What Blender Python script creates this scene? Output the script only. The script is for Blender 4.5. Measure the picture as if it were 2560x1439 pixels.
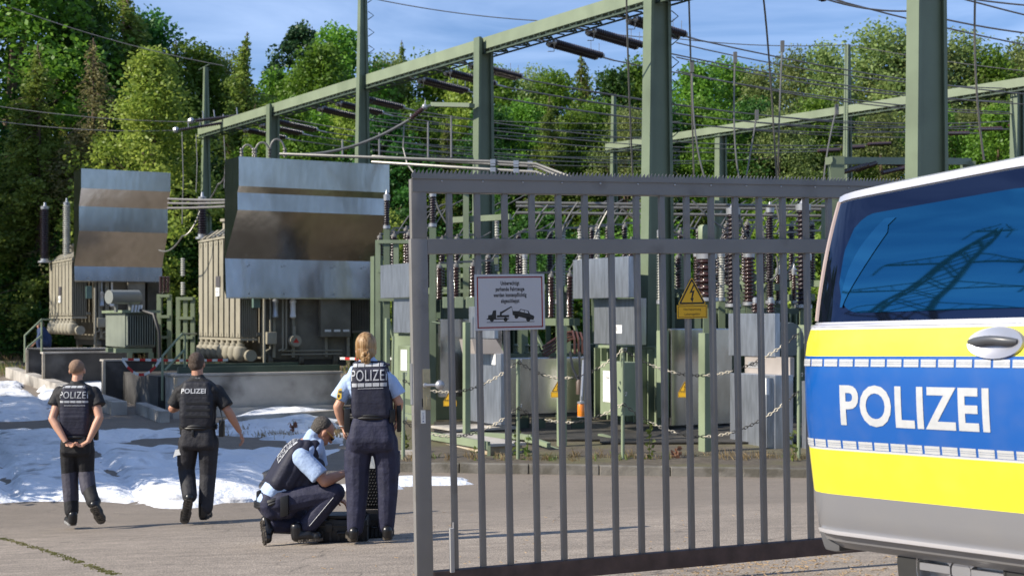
import bpy, bmesh, math, random
from mathutils import Vector, Matrix, noise
from mathutils.bvhtree import BVHTree
R = math.radians
for _o in list(bpy.data.objects): bpy.data.objects.remove(_o)
SC = bpy.context.scene
COL = SC.collection
# ---------------------------------------------------------------- camera
F = 3556.0; HZ = 800.0; CH = 2.3
cam = bpy.data.cameras.new('camera'); camo = bpy.data.objects.new('camera', cam); COL.objects.link(camo)
camo.location = (0, 0, CH); camo.rotation_euler = (R(90), 0, 0)
cam.sensor_width = 36; cam.lens = 36*F/2560; cam.shift_y = (HZ-719.5)/2560
cam.clip_start = .1; cam.clip_end = 3000
SC.camera = camo
cam.dof.use_dof = True; cam.dof.focus_distance = 9.3; cam.dof.aperture_fstop = 5.0
SC.cycles.diffuse_bounces = 2
# ---------------------------------------------------------------- light
SUN_EL = 34.0; SUN_DIR = Vector((-.94, -.34, 0)).normalized()
sv = Vector((SUN_DIR.x*math.cos(R(SUN_EL)), SUN_DIR.y*math.cos(R(SUN_EL)), math.sin(R(SUN_EL))))
sun = bpy.data.lights.new('sun', 'SUN'); suno = bpy.data.objects.new('sun', sun); COL.objects.link(suno)
sun.energy = 5.0; sun.angle = R(.5); sun.color = (1, .92, .79)
suno.rotation_euler = sv.to_track_quat('Z', 'Y').to_euler()
W = bpy.data.worlds.new('World'); SC.world = W; W.use_nodes = True
def nd(nt, typ, **kw):
    n = nt.nodes.new(typ)
    for k, v in kw.items():
        if k in n.inputs and not hasattr(n, k): n.inputs[k].default_value = v
        else: setattr(n, k, v)
    return n
nt = W.node_tree; nt.nodes.clear()
wo = nd(nt, 'ShaderNodeOutputWorld'); bg = nd(nt, 'ShaderNodeBackground'); bg.inputs[1].default_value = .058
sky = nd(nt, 'ShaderNodeTexSky', sky_type='NISHITA', sun_disc=False)
sky.sun_elevation = R(SUN_EL); sky.sun_rotation = math.atan2(sv.x, sv.y)
sky.air_density = 1.0; sky.dust_density = .35; sky.ozone_density = 3.2
tc = nd(nt, 'ShaderNodeTexCoord'); mp = nd(nt, 'ShaderNodeMapping'); mp.inputs['Scale'].default_value = (1.3, 1.3, 7)
mp.inputs['Rotation'].default_value = (0, R(12), 0)
nz = nd(nt, 'ShaderNodeTexNoise'); nz.inputs['Scale'].default_value = 2.6; nz.inputs['Detail'].default_value = 7; nz.inputs['Roughness'].default_value = .55
nz.inputs['Distortion'].default_value = .6
rp = nd(nt, 'ShaderNodeMapRange'); rp.inputs[1].default_value = .36; rp.inputs[2].default_value = .78; rp.inputs[3].default_value = .04; rp.inputs[4].default_value = .62
mx = nd(nt, 'ShaderNodeMix', data_type='RGBA'); mx.inputs[7].default_value = (10.5, 13.2, 18.5, 1)
L = nt.links.new
L(tc.outputs['Generated'], mp.inputs[0]); L(mp.outputs[0], nz.inputs['Vector']); L(nz.outputs[0], rp.inputs[0])
tint = nd(nt, 'ShaderNodeVectorMath', operation='MULTIPLY'); tint.inputs[1].default_value = (.95, 1.22, 1.62); L(sky.outputs[0], tint.inputs[0])
L(rp.outputs[0], mx.inputs[0]); L(tint.outputs[0], mx.inputs[6]); L(mx.outputs[2], bg.inputs[0]); L(bg.outputs[0], wo.inputs[0])
SC.view_settings.view_transform = 'Standard'; SC.view_settings.look = 'None'
SC.view_settings.exposure = 0.52; SC.view_settings.gamma = 1
# ---------------------------------------------------------------- helpers
def P(px, py, Y): return Vector(((px-1280)*Y/F, Y, CH+(HZ-py)*Y/F))
def gz(x, y):
    ye = y if y > 5.5 else 5.5-.25*(5.5-y)
    a = .80-.078*(ye-7.68)+.035*max(-9, min(9, x))
    b = min(.037*(y-18), 1.12)
    return .5*(a+b+math.sqrt((a-b)**2+.012))
def PG(px, Y, dz=0):
    x = (px-1280)*Y/F
    return Vector((x, Y, gz(x, Y)+dz))
MATS = {}
def mat(name, col, rough=.6, metal=0, var=.12, vs=3.0, bump=0, bs=20, spec=.5, coat=0, detail=4, col2=None, v2=(.45, .6), s2=None, stretch=None, bd=.02):
    if name in MATS: return MATS[name]
    m = bpy.data.materials.new(name); m.use_nodes = True; t = m.node_tree; b = t.nodes['Principled BSDF']; l = t.links.new
    b.inputs['Roughness'].default_value = rough; b.inputs['Metallic'].default_value = metal
    b.inputs['Specular IOR Level'].default_value = spec; b.inputs['Coat Weight'].default_value = coat
    g = nd(t, 'ShaderNodeNewGeometry'); vec = g.outputs['Position']
    if stretch:
        q = nd(t, 'ShaderNodeMapping'); q.inputs['Scale'].default_value = stretch; l(vec, q.inputs[0]); vec = q.outputs[0]
    n = nd(t, 'ShaderNodeTexNoise'); n.inputs['Scale'].default_value = vs; n.inputs['Detail'].default_value = detail; l(vec, n.inputs['Vector'])
    r = nd(t, 'ShaderNodeMapRange'); r.inputs[1].default_value = .3; r.inputs[2].default_value = .7
    r.inputs[3].default_value = 1-var; r.inputs[4].default_value = 1+var; l(n.outputs[0], r.inputs[0])
    h = nd(t, 'ShaderNodeVectorMath', operation='SCALE'); h.inputs[0].default_value = col[:3]; l(r.outputs[0], h.inputs['Scale'])
    out = h.outputs[0]
    if col2:
        n2 = nd(t, 'ShaderNodeTexNoise'); n2.inputs['Scale'].default_value = s2 or vs*.4; n2.inputs['Detail'].default_value = 6; l(vec, n2.inputs['Vector'])
        r2 = nd(t, 'ShaderNodeMapRange'); r2.inputs[1].default_value = v2[0]; r2.inputs[2].default_value = v2[1]; l(n2.outputs[0], r2.inputs[0])
        k = nd(t, 'ShaderNodeMix', data_type='RGBA'); k.inputs[7].default_value = (*col2[:3], 1); l(r2.outputs[0], k.inputs[0]); l(out, k.inputs[6]); out = k.outputs[2]
    l(out, b.inputs['Base Color'])
    if bump:
        n3 = nd(t, 'ShaderNodeTexNoise'); n3.inputs['Scale'].default_value = bs; n3.inputs['Detail'].default_value = 3; l(vec, n3.inputs['Vector'])
        bb = nd(t, 'ShaderNodeBump'); bb.inputs['Strength'].default_value = bump; bb.inputs['Distance'].default_value = bd
        l(n3.outputs[0], bb.inputs['Height']); l(bb.outputs[0], b.inputs['Normal'])
    MATS[name] = m; return m
def leafmat(name, c1, c2, tr=.35):
    m = bpy.data.materials.new(name); m.use_nodes = True; t = m.node_tree; t.nodes.clear(); l = t.links.new
    o = nd(t, 'ShaderNodeOutputMaterial'); g = nd(t, 'ShaderNodeNewGeometry')
    oi = nd(t, 'ShaderNodeObjectInfo')
    k = nd(t, 'ShaderNodeMix', data_type='RGBA'); k.inputs[6].default_value = (*c1, 1); k.inputs[7].default_value = (*c2, 1); pn = nd(t, 'ShaderNodeTexNoise'); pn.inputs['Scale'].default_value = .9; pn.inputs['Detail'].default_value = 2; l(g.outputs['Position'], pn.inputs['Vector'])
    ma = nd(t, 'ShaderNodeMath', operation='MULTIPLY_ADD'); ma.inputs[1].default_value = .45; l(g.outputs['Random Per Island'], ma.inputs[0])
    mb_ = nd(t, 'ShaderNodeMapRange'); mb_.inputs[1].default_value = .35; mb_.inputs[2].default_value = .65; mb_.inputs[4].default_value = .55; l(pn.outputs[0], mb_.inputs[0]); l(mb_.outputs[0], ma.inputs[2]); l(ma.outputs[0], k.inputs[0])
    hs = nd(t, 'ShaderNodeHueSaturation'); mr = nd(t, 'ShaderNodeMapRange'); mr.inputs[3].default_value = .7; mr.inputs[4].default_value = 1.3
    l(oi.outputs['Random'], mr.inputs[0]); l(mr.outputs[0], hs.inputs['Value']); l(k.outputs[2], hs.inputs['Color'])
    mr2 = nd(t, 'ShaderNodeMapRange'); mr2.inputs[3].default_value = .485; mr2.inputs[4].default_value = .515; l(oi.outputs['Random'], mr2.inputs[0]); l(mr2.outputs[0], hs.inputs['Hue'])
    d = nd(t, 'ShaderNodeBsdfPrincipled'); d.inputs['Roughness'].default_value = .5; d.inputs['Specular IOR Level'].default_value = .35; l(hs.outputs[0], d.inputs['Base Color'])
    tb = nd(t, 'ShaderNodeBsdfTranslucent'); l(hs.outputs[0], tb.inputs[0])
    ms = nd(t, 'ShaderNodeMixShader'); ms.inputs[0].default_value = tr+.1; l(d.outputs[0], ms.inputs[1]); l(tb.outputs[0], ms.inputs[2]); l(ms.outputs[0], o.inputs[0])
    MATS[name] = m; return m
TM = {}                                   # object -> matrix of its thing
def tag(o, label=None, cat=None, group=None, kind=None):
    if label: o['label'] = label
    if cat: o['category'] = cat
    if group: o['group'] = group
    if kind: o['kind'] = kind
    return o
def thing(name, label, cat, M=None, group=None):
    M = M if M is not None else Matrix()
    if isinstance(M, (Vector, tuple)): M = Matrix.Translation(M)
    o = bpy.data.objects.new(name, None); COL.objects.link(o); o.matrix_world = M; o.empty_display_size = .2
    TM[o.name] = M.copy()
    return tag(o, label, cat, group)
def frame(x, y, z, deg, pitch=0): return Matrix.Translation((x, y, z)) @ Matrix.Rotation(R(deg), 4, 'Z') @ Matrix.Rotation(pitch, 4, 'Y')
def basis(a, b, up=Vector((0, 0, 1))):
    d = (b-a).normalized(); s = d.cross(up)
    if s.length < 1e-4: s = d.cross(Vector((0, 1, 0)))
    s.normalize(); return d, s, s.cross(d)
class MB:
    def __init__(s): s.v = []; s.f = []; s.mi = []; s.cur = 0
    def add(s, vs, fs):
        k = len(s.v); s.v += [Vector(v) for v in vs]; s.f += [tuple(i+k for i in f) for f in fs]; s.mi += [s.cur]*len(fs); return s
    def box(s, x0, x1, y0, y1, z0, z1):
        return s.add([(x0,y0,z0),(x1,y0,z0),(x1,y1,z0),(x0,y1,z0),(x0,y0,z1),(x1,y0,z1),(x1,y1,z1),(x0,y1,z1)],
                     [(0,3,2,1),(4,5,6,7),(0,1,5,4),(1,2,6,5),(2,3,7,6),(3,0,4,7)])
    def cbox(s, c, a, b, h):              # box from a corner with two edge vectors and height
        c = Vector(c); z = Vector((0, 0, h)); a = Vector(a); b = Vector(b)
        vs = [c, c+a, c+a+b, c+b]; vs += [v+z for v in vs]
        fl = a.cross(b).z*h < 0
        fs = [(0,3,2,1),(4,5,6,7),(0,1,5,4),(1,2,6,5),(2,3,7,6),(3,0,4,7)]
        if fl: fs = [f[::-1] for f in fs]
        return s.add(vs, fs)
    def bar(s, a, b, w, h, up=Vector((0, 0, 1)), w2=None, h2=None):
        a = Vector(a); b = Vector(b); d, x, y = basis(a, b, up); w2 = w if w2 is None else w2; h2 = h if h2 is None else h2
        vs = [a+x*(i*w/2)+y*(j*h/2) for i, j in ((-1,-1),(1,-1),(1,1),(-1,1))]+[b+x*(i*w2/2)+y*(j*h2/2) for i, j in ((-1,-1),(1,-1),(1,1),(-1,1))]
        return s.add(vs, [(0,1,2,3),(7,6,5,4),(0,4,5,1),(1,5,6,2),(2,6,7,3),(3,7,4,0)])
    def tube(s, pts, r, n=8, caps=True, closed=False):
        pts = [Vector(p) for p in pts]; rs = r if isinstance(r, (list, tuple)) else [r]*len(pts)
        k = len(s.v); m = len(pts); pu = None
        for i, p in enumerate(pts):
            a = pts[i-1] if (i or closed) else p; b = pts[(i+1) % m] if (i < m-1 or closed) else p
            d = (b-a).normalized() if (b-a).length > 1e-9 else Vector((0, 0, 1))
            if pu is None:
                pu = d.orthogonal().normalized()
                if abs(d.z) < .95: pu = d.cross(Vector((0, 0, 1))).normalized()
            u = (pu-d*pu.dot(d)); u = u.normalized() if u.length > 1e-6 else d.orthogonal().normalized(); pu = u; w = d.cross(u)
            for j in range(n):
                t = 2*math.pi*j/n; s.v.append(p+u*(math.cos(t)*rs[i])+w*(math.sin(t)*rs[i]))
        q = m if closed else m-1
        for i in range(q):
            for j in range(n):
                a = k+i*n+j; b = k+i*n+(j+1) % n; c = k+((i+1) % m)*n+(j+1) % n; d = k+((i+1) % m)*n+j
                s.f.append((a, b, c, d)); s.mi.append(s.cur)
        if caps and not closed:
            s.f.append(tuple(k+j for j in range(n))[::-1]); s.f.append(tuple(k+(m-1)*n+j for j in range(n))); s.mi += [s.cur]*2
        return s
    def lathe(s, base, axis, prof, n=12, caps=True):   # prof: (radius, distance along axis)
        base = Vector(base); ax = Vector(axis).normalized(); u = ax.orthogonal().normalized(); w = ax.cross(u); k = len(s.v)
        for r, t in prof:
            for j in range(n):
                a = 2*math.pi*j/n; s.v.append(base+ax*t+u*(r*math.cos(a))+w*(r*math.sin(a)))
        for i in range(len(prof)-1):
            for j in range(n):
                s.f.append((k+i*n+j, k+i*n+(j+1) % n, k+(i+1)*n+(j+1) % n, k+(i+1)*n+j)); s.mi.append(s.cur)
        if caps: s.f.append(tuple(k+j for j in range(n))[::-1]); s.f.append(tuple(k+(len(prof)-1)*n+j for j in range(n))); s.mi += [s.cur]*2
        return s
    def insul(s, a, b, r, pitch=.06, core=.62, n=10):   # ribbed insulator
        a = Vector(a); b = Vector(b); Ln = (b-a).length; k = max(3, int(Ln/pitch)); pr = [(r*core, 0)]
        for i in range(k):
            t = Ln*i/k; p = Ln/k; pr += [(r*core, t+p*.15), (r, t+p*.5), (r*.97, t+p*.62), (r*core, t+p*.85)]
        pr.append((r*core, Ln)); return s.lathe(a, b-a, pr, n)
    def prism(s, pts, d):                 # polygon pts (3d) extruded by vector d
        n = len(pts); pts = [Vector(p) for p in pts]; d = Vector(d)
        nrm = Vector((0, 0, 0))
        for i in range(n): nrm += pts[i].cross(pts[(i+1) % n])
        if nrm.dot(d) > 0: pts = pts[::-1]
        vs = pts+[p+d for p in pts]
        return s.add(vs, [tuple(range(n)), tuple(range(n, 2*n))[::-1]]+[(i, i+n, (i+1) % n+n, (i+1) % n) for i in range(n)])
    def ball(s, c, r, n=10, m=7, M=None):
        c = Vector(c); r = Vector(r) if not isinstance(r, (int, float)) else Vector((r, r, r)); k = len(s.v)
        def q(x, y, z):
            v = Vector((x*r.x, y*r.y, z*r.z)); return c+(M @ v if M else v)
        s.v.append(q(0, 0, -1))
        for i in range(1, m):
            th = math.pi*i/m
            for j in range(n): a = 2*math.pi*j/n; s.v.append(q(math.sin(th)*math.cos(a), math.sin(th)*math.sin(a), -math.cos(th)))
        s.v.append(q(0, 0, 1)); e = len(s.v)-1; fs = []
        for j in range(n):
            fs.append((k, k+1+(j+1) % n, k+1+j)); fs.append((e, e-n+j, e-n+(j+1) % n))
            for i in range(m-2): a = k+1+i*n; fs.append((a+j, a+(j+1) % n, a+n+(j+1) % n, a+n+j))
        s.f += fs; s.mi += [s.cur]*len(fs); return s
    def cap(s, a, b, ra, rb, n=12):        # capsule for remeshing
        a = Vector(a); b = Vector(b); d = (b-a); Ln = d.length
        if Ln < 1e-5: return s.ball(a, ra, n, 8)
        pr = []
        for i in range(1, 5): t = math.pi/2*i/4; pr.append((ra*math.sin(t), -ra*math.cos(t)))
        for i in range(0, 4): t = math.pi/2*i/4; pr.append((rb*math.cos(t), Ln+rb*math.sin(t)))
        return s.lathe(a, d, pr, n)
    def chain(s, pts, rs, n=12):
        for i in range(len(pts)-1): s.cap(pts[i], pts[i+1], rs[i], rs[i+1], n)
        return s
    def build(s, name, m, parent=None, world=False, smooth=False, bevel=0, remesh=0, sm=0, inv=None):
        me = bpy.data.meshes.new(name)
        vs = s.v
        if world and parent is not None:
            I = TM[parent.name].inverted(); vs = [I @ v for v in vs]
        me.from_pydata([tuple(v) for v in vs], [], s.f)
        for q in (m if isinstance(m, (list, tuple)) else [m]): me.materials.append(q)
        if isinstance(m, (list, tuple)): me.polygons.foreach_set('material_index', s.mi)
        me.update()
        o = bpy.data.objects.new(name, me); COL.objects.link(o)
        if remesh:
            md = o.modifiers.new('r', 'REMESH'); md.mode = 'VOXEL'; md.voxel_size = remesh; md.adaptivity = 0
            if sm: md2 = o.modifiers.new('s', 'SMOOTH'); md2.factor = .5; md2.iterations = sm
            bpy.context.view_layer.update(); dg = bpy.context.evaluated_depsgraph_get()
            nm = bpy.data.meshes.new_from_object(o.evaluated_get(dg)); o.modifiers.clear(); o.data = nm; bpy.data.meshes.remove(me); me = nm; me.name = name
            me.materials.clear(); me.materials.append(m); smooth = True
        if bevel:
            bm = bmesh.new(); bm.from_mesh(me)
            es = [e for e in bm.edges if len(e.link_faces) == 2 and e.calc_face_angle(0) > .5]
            bmesh.ops.bevel(bm, geom=es, offset=bevel, segments=2, profile=.6, affect='EDGES', clamp_overlap=True); bm.to_mesh(me); bm.free()
        if smooth:
            me.polygons.foreach_set('use_smooth', [True]*len(me.polygons))
            if not remesh: me.set_sharp_from_angle(angle=R(40))
        if parent is not None:
            o.parent = parent; TM[o.name] = TM[parent.name]
        else: TM[o.name] = Matrix()
        me.update(); return o
def copy_tree(o, parent=None):
    c = o.copy(); COL.objects.link(c)
    if parent is not None: c.parent = parent
    for ch in list(o.children): copy_tree(ch, c)
    return c
def text_mesh(txt, h, xs=1.0, sp=1.0, ext=.0, bold=0, align='CENTER', lh=1.0):
    """letter outlines as (verts2d, faces); cap height h, width factor xs"""
    cu = bpy.data.curves.new('t', 'FONT'); cu.body = txt; cu.size = h/.70; cu.align_x = align; cu.align_y = 'CENTER'
    cu.space_character = sp; cu.space_line = lh; cu.offset = bold; cu.resolution_u = 4
    o = bpy.data.objects.new('t', cu); COL.objects.link(o); bpy.context.view_layer.update()
    me = bpy.data.meshes.new_from_object(o.evaluated_get(bpy.context.evaluated_depsgraph_get()))
    vs = [(v.co.x*xs, v.co.y) for v in me.vertices]; fs = [tuple(p.vertices) for p in me.polygons]
    bpy.data.objects.remove(o); bpy.data.meshes.remove(me); return vs, fs
def put_text(mb, tm, org, ux, uz, off=Vector((0, 0, 0))):
    vs, fs = tm; org = Vector(org); n = len(mb.v)
    mb.v += [org+Vector(ux)*x+Vector(uz)*y+off for x, y in vs]; mb.f += [tuple(i+n for i in f) for f in fs]; mb.mi += [mb.cur]*len(fs)
def conform(mb, target_obj, direction, off=.004, subdiv=0):
    """drop every vertex of mb onto the surface of target_obj along direction (same local space)"""
    me = target_obj.data; bvh = BVHTree.FromPolygons([v.co.copy() for v in me.vertices], [tuple(p.vertices) for p in me.polygons])
    d = Vector(direction).normalized()
    if subdiv:
        bm = bmesh.new(); vs = [bm.verts.new(v) for v in mb.v]
        for f in mb.f:
            try: bm.faces.new([vs[i] for i in f])
            except ValueError: pass
        bmesh.ops.triangulate(bm, faces=bm.faces[:])
        for _ in range(subdiv): bmesh.ops.subdivide_edges(bm, edges=[e for e in bm.edges if e.calc_length() > .02], cuts=1)
        bmesh.ops.triangulate(bm, faces=bm.faces[:])
        bm.verts.index_update(); mb.v = [v.co.copy() for v in bm.verts]; mb.f = [tuple(v.index for v in f.verts) for f in bm.faces]; mb.mi = [0]*len(mb.f); bm.free()
    for i, v in enumerate(mb.v):
        h = bvh.ray_cast(v-d*2, d)
        if h[0] is None:
            p = v-d*.0; h = bvh.find_nearest(v+d*.6)
        if h[0] is not None: mb.v[i] = h[0]-d*off
def sheet(x0, x1, nx, y0, y1, ny, zf):
    mb = MB(); xs = [x0+(x1-x0)*i/nx for i in range(nx+1)]; ys = [y0+(y1-y0)*j/ny for j in range(ny+1)]
    vs = [(x, y, zf(x, y)) for y in ys for x in xs]
    mb.add(vs, [(j*(nx+1)+i, j*(nx+1)+i+1, (j+1)*(nx+1)+i+1, (j+1)*(nx+1)+i) for j in range(ny) for i in range(nx)]); return mb
# ---------------------------------------------------------------- materials
green = mat('green_paint', (.135, .172, .108), .5, 0, .10, 1.5, col2=(.10, .128, .078), v2=(.5, .75), s2=1.2)
beamg = mat('beam_green_paint', (.20, .24, .155), .5, 0, .12, 1.5, col2=(.15, .185, .115), v2=(.5, .75), s2=1.2)  # gantry green lightened to put the sunlight on the beam into its colour
dgreen = mat('dark_green_steel', (.05, .075, .05), .55, 0, .2, 2)
lgreen = mat('light_green_paint', (.215, .26, .165), .5, 0, .12, 2, col2=(.14, .17, .105), v2=(.5, .75))
beige = mat('beige_tank_paint', (.31, .285, .22), .5, 0, .10, 2, col2=(.19, .17, .12), v2=(.55, .75))
dbeige = mat('beige_steel_dirty', (.17, .155, .12), .6, 0, .25, 3, col2=(.09, .075, .05), v2=(.5, .7))
alu = mat('brushed_aluminium', (.52, .50, .47), .2, 1, .07, 8, bump=.9, bs=1.3, stretch=(1, 1, .35), col2=(.44, .42, .39), v2=(.5, .7))
zinc = mat('galvanised_sheet', (.40, .43, .48), .38, .8, .2, 5, bump=.1, bs=8, stretch=(3, 3, .5))
steel = mat('grey_metal', (.42, .43, .45), .4, .7, .1, 5)
wire = mat('conductor_wire', (.22, .21, .20), .5, .5, .1, 5)
wirel = mat('light_conductor', (.20, .195, .18), .45, .5, .1, 5)
brown = mat('brown_porcelain', (.042, .018, .015), .22, 0, .15, 5, coat=.6)
dbrown = mat('dark_porcelain', (.022, .012, .016), .3, 0, .15, 5, coat=.4)
gporc = mat('grey_porcelain', (.42, .42, .38), .3, 0, .1, 5, coat=.3)
conc = mat('concrete', (.42, .39, .35), .85, 0, .15, 2.5, bump=.25, bs=30, col2=(.10, .09, .08), v2=(.5, .68), s2=.9)
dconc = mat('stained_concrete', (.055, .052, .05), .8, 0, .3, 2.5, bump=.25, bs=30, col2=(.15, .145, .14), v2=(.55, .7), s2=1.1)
lconc = mat('pale_concrete', (.50, .44, .35), .85, 0, .12, 4, bump=.25, bs=30, col2=(.34, .26, .16), v2=(.45, .65), s2=2.5)
kerbm = mat('kerb_stone', (.17, .155, .13), .9, 0, .2, 6, bump=.4, bs=40, col2=(.10, .09, .07), v2=(.5, .6))
black = mat('black_plastic', (.012, .012, .013), .45, 0, .2, 10)
rubber = mat('rubber', (.02, .02, .02), .8, 0, .2, 10)
white = mat('white_label', (.75, .75, .73), .5, 0, .03, 3)
red = mat('red_tape', (.55, .02, .02), .45, 0, .05, 3)
signy = mat('warning_yellow', (.75, .42, .015), .45, 0, .05, 3)
ink = mat('black_ink', (.012, .012, .012), .5, 0, .05, 3)
# asphalt
def asphalt():
    m = bpy.data.materials.new('asphalt'); m.use_nodes = True; t = m.node_tree; b = t.nodes['Principled BSDF']; l = t.links.new
    g = nd(t, 'ShaderNodeNewGeometry'); pos = g.outputs['Position']
    def nz(sc, det=4, st=None, ro=.5):
        n = nd(t, 'ShaderNodeTexNoise'); n.inputs['Scale'].default_value = sc; n.inputs['Detail'].default_value = det; n.inputs['Roughness'].default_value = ro
        v = pos
        if st: q = nd(t, 'ShaderNodeMapping'); q.inputs['Scale'].default_value = st; l(pos, q.inputs[0]); v = q.outputs[0]
        l(v, n.inputs['Vector']); return n.outputs[0]
    def ramp(s, a, b_, c, d):
        r = nd(t, 'ShaderNodeMapRange'); r.inputs[1].default_value = a; r.inputs[2].default_value = b_; r.inputs[3].default_value = c; r.inputs[4].default_value = d; l(s, r.inputs[0]); return r.outputs[0]
    def mul(a, b_):
        n = nd(t, 'ShaderNodeMath', operation='MULTIPLY'); l(a, n.inputs[0]); l(b_, n.inputs[1]); return n.outputs[0]
    k = mul(mul(ramp(nz(85, 2), .35, .65, .52, 1.48), ramp(nz(.8, 5), .3, .7, .84, 1.14)), ramp(nz(2.2, 6, (.35, 2.2, 1), .62), .35, .7, .86, 1.12))
    vo = nd(t, 'ShaderNodeTexVoronoi'); vo.inputs['Scale'].default_value = 70; l(pos, vo.inputs['Vector'])
    k = mul(k, ramp(vo.outputs['Distance'], .0, .5, 1.25, .88))
    sc = nd(t, 'ShaderNodeVectorMath', operation='SCALE'); sc.inputs[0].default_value = (.30, .252, .205); l(k, sc.inputs['Scale'])
    w1 = nd(t, 'ShaderNodeTexNoise'); w1.inputs['Scale'].default_value = 1.5; l(pos, w1.inputs['Vector'])
    wv = nd(t, 'ShaderNodeVectorMath', operation='MULTIPLY_ADD'); wv.inputs[1].default_value = (.9, .9, .9); l(w1.outputs[1], wv.inputs[0]); l(pos, wv.inputs[2])
    v2 = nd(t, 'ShaderNodeTexVoronoi', feature='DISTANCE_TO_EDGE'); v2.inputs['Scale'].default_value = .33; l(wv.outputs[0], v2.inputs['Vector'])
    k = mul(k, ramp(v2.outputs['Distance'], .0, .006, .55, 1.0)); k = mul(k, ramp(nz(6, 3), .35, .7, .88, 1.08)); l(k, sc.inputs['Scale'])
    # darker worn surface beyond the gate
    mx = nd(t, 'ShaderNodeMix', data_type='RGBA'); mx.inputs[7].default_value = (.155, .130, .106, 1)
    sx = nd(t, 'ShaderNodeSeparateXYZ'); l(pos, sx.inputs[0])
    yy = nd(t, 'ShaderNodeMath', operation='ADD'); l(sx.outputs[1], yy.inputs[0]); l(ramp(nz(.7, 4), .3, .7, -1.2, 1.2), yy.inputs[1])
    l(ramp(yy.outputs[0], 12.5, 17, 0, .68), mx.inputs[0]); l(sc.outputs[0], mx.inputs[6]); l(mx.outputs[2], b.inputs['Base Color'])
    b.inputs['Roughness'].default_value = .88
    bp = nd(t, 'ShaderNodeBump'); bp.inputs['Strength'].default_value = .55; bp.inputs['Distance'].default_value = .006; l(vo.outputs['Distance'], bp.inputs['Height']); l(bp.outputs[0], b.inputs['Normal'])
    return m
asph = asphalt()
soil = mat('dry_soil', (.085, .07, .052), .95, 0, .35, 9, bump=.6, bs=25, col2=(.10, .09, .045), v2=(.45, .6), s2=.8)
# ---------------------------------------------------------------- ground
def nonuni():
    xs = [-400, -200, -100, -60, -40, -30]+[-24+i*.75 for i in range(65)]+[30, 40, 60, 100, 200, 400]
    ys = [-60, -30, -12, -5]+[i*.6 for i in range(0, 100)]+[62, 68, 76, 90, 110, 150, 250, 600]
    mb = MB(); nx = len(xs)
    mb.add([(x, y, gz(x, y)) for y in ys for x in xs], [(j*nx+i, j*nx+i+1, (j+1)*nx+i+1, (j+1)*nx+i) for j in range(len(ys)-1) for i in range(nx-1)])
    return mb
tag(nonuni().build('asphalt_ground', asph, smooth=True), kind='structure')
# raised yard soil behind the kerb
yb = [(-1.62, 20.72), (-3.3, 27.2), (-3.2, 46), (-40, 46), (-40, 62), (60, 62), (60, 14), (14, 17.7), (4.5, 19.98)]
def yard():
    mb = MB(); nx = 90; ny = 70
    def inside(x, y):
        if y > 46: return x > -60
        if y < 20.72-.12*(x+1.62): return False
        if y < 27.2: return x > -1.62-(y-20.72)*.26
        return x > -3.3 if y < 46 else True
    xs = [-60+i*2 for i in range(27)]+[-6+i*.4 for i in range(60)]+[18+i*3 for i in range(18)]; ys = [13+.3*i for i in range(70)]+[34+i*1.5 for i in range(24)]+[75, 90, 140]
    # strip mesh following the kerb line
    xs2 = [-1.62+i*.6 for i in range(1)]
    pts = []; n = 60
    for j in range(70):
        row = []
        for i in range(n+1):
            y = 20.72+j*.9
            xl = -1.62-(y-20.72)*.26 if y < 27.2 else (-3.3 if y < 46 else -60)
            t = i/n; x = xl+(60-xl)*t**1.6
            yy = y-.12*(max(-1.62, x)+1.62)*max(0, 1-(y-20.72)/8)
            row.append((x, yy, gz(x, yy)+.115+(.02*noise.noise(Vector((x*1.3, yy*1.3, 0))))))
        pts += row
    mb.add(pts, [(j*(n+1)+i, j*(n+1)+i+1, (j+1)*(n+1)+i+1, (j+1)*(n+1)+i) for j in range(69) for i in range(n)])
    return mb
tag(yard().build('gravel_yard', soil, smooth=True), kind='structure')
# kerb
kb = MB(); pts = []
for i in range(26):
    x0 = -1.75+i*1.0; x1 = x0+.985
    y0 = 20.72-.12*(x0+1.62); y1 = 20.72-.12*(x1+1.62)
    z0 = gz(x0, y0); z1 = gz(x1, y1)
    j = .008*math.sin(i*7.3)
    kb.add([(x0,y0-.14,z0-.1),(x1,y1-.14,z1-.1),(x1,y1+.02,z1-.1),(x0,y0+.02,z0-.1),(x0,y0-.12,z0+.125+j),(x1,y1-.12,z1+.125+j),(x1,y1+.02,z1+.13+j),(x0,y0+.02,z0+.13+j)],
           [(0,3,2,1),(4,5,6,7),(0,1,5,4),(1,2,6,5),(2,3,7,6),(3,0,4,7)])
tag(kb.build('kerb', kerbm, bevel=.012), kind='structure')
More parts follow.
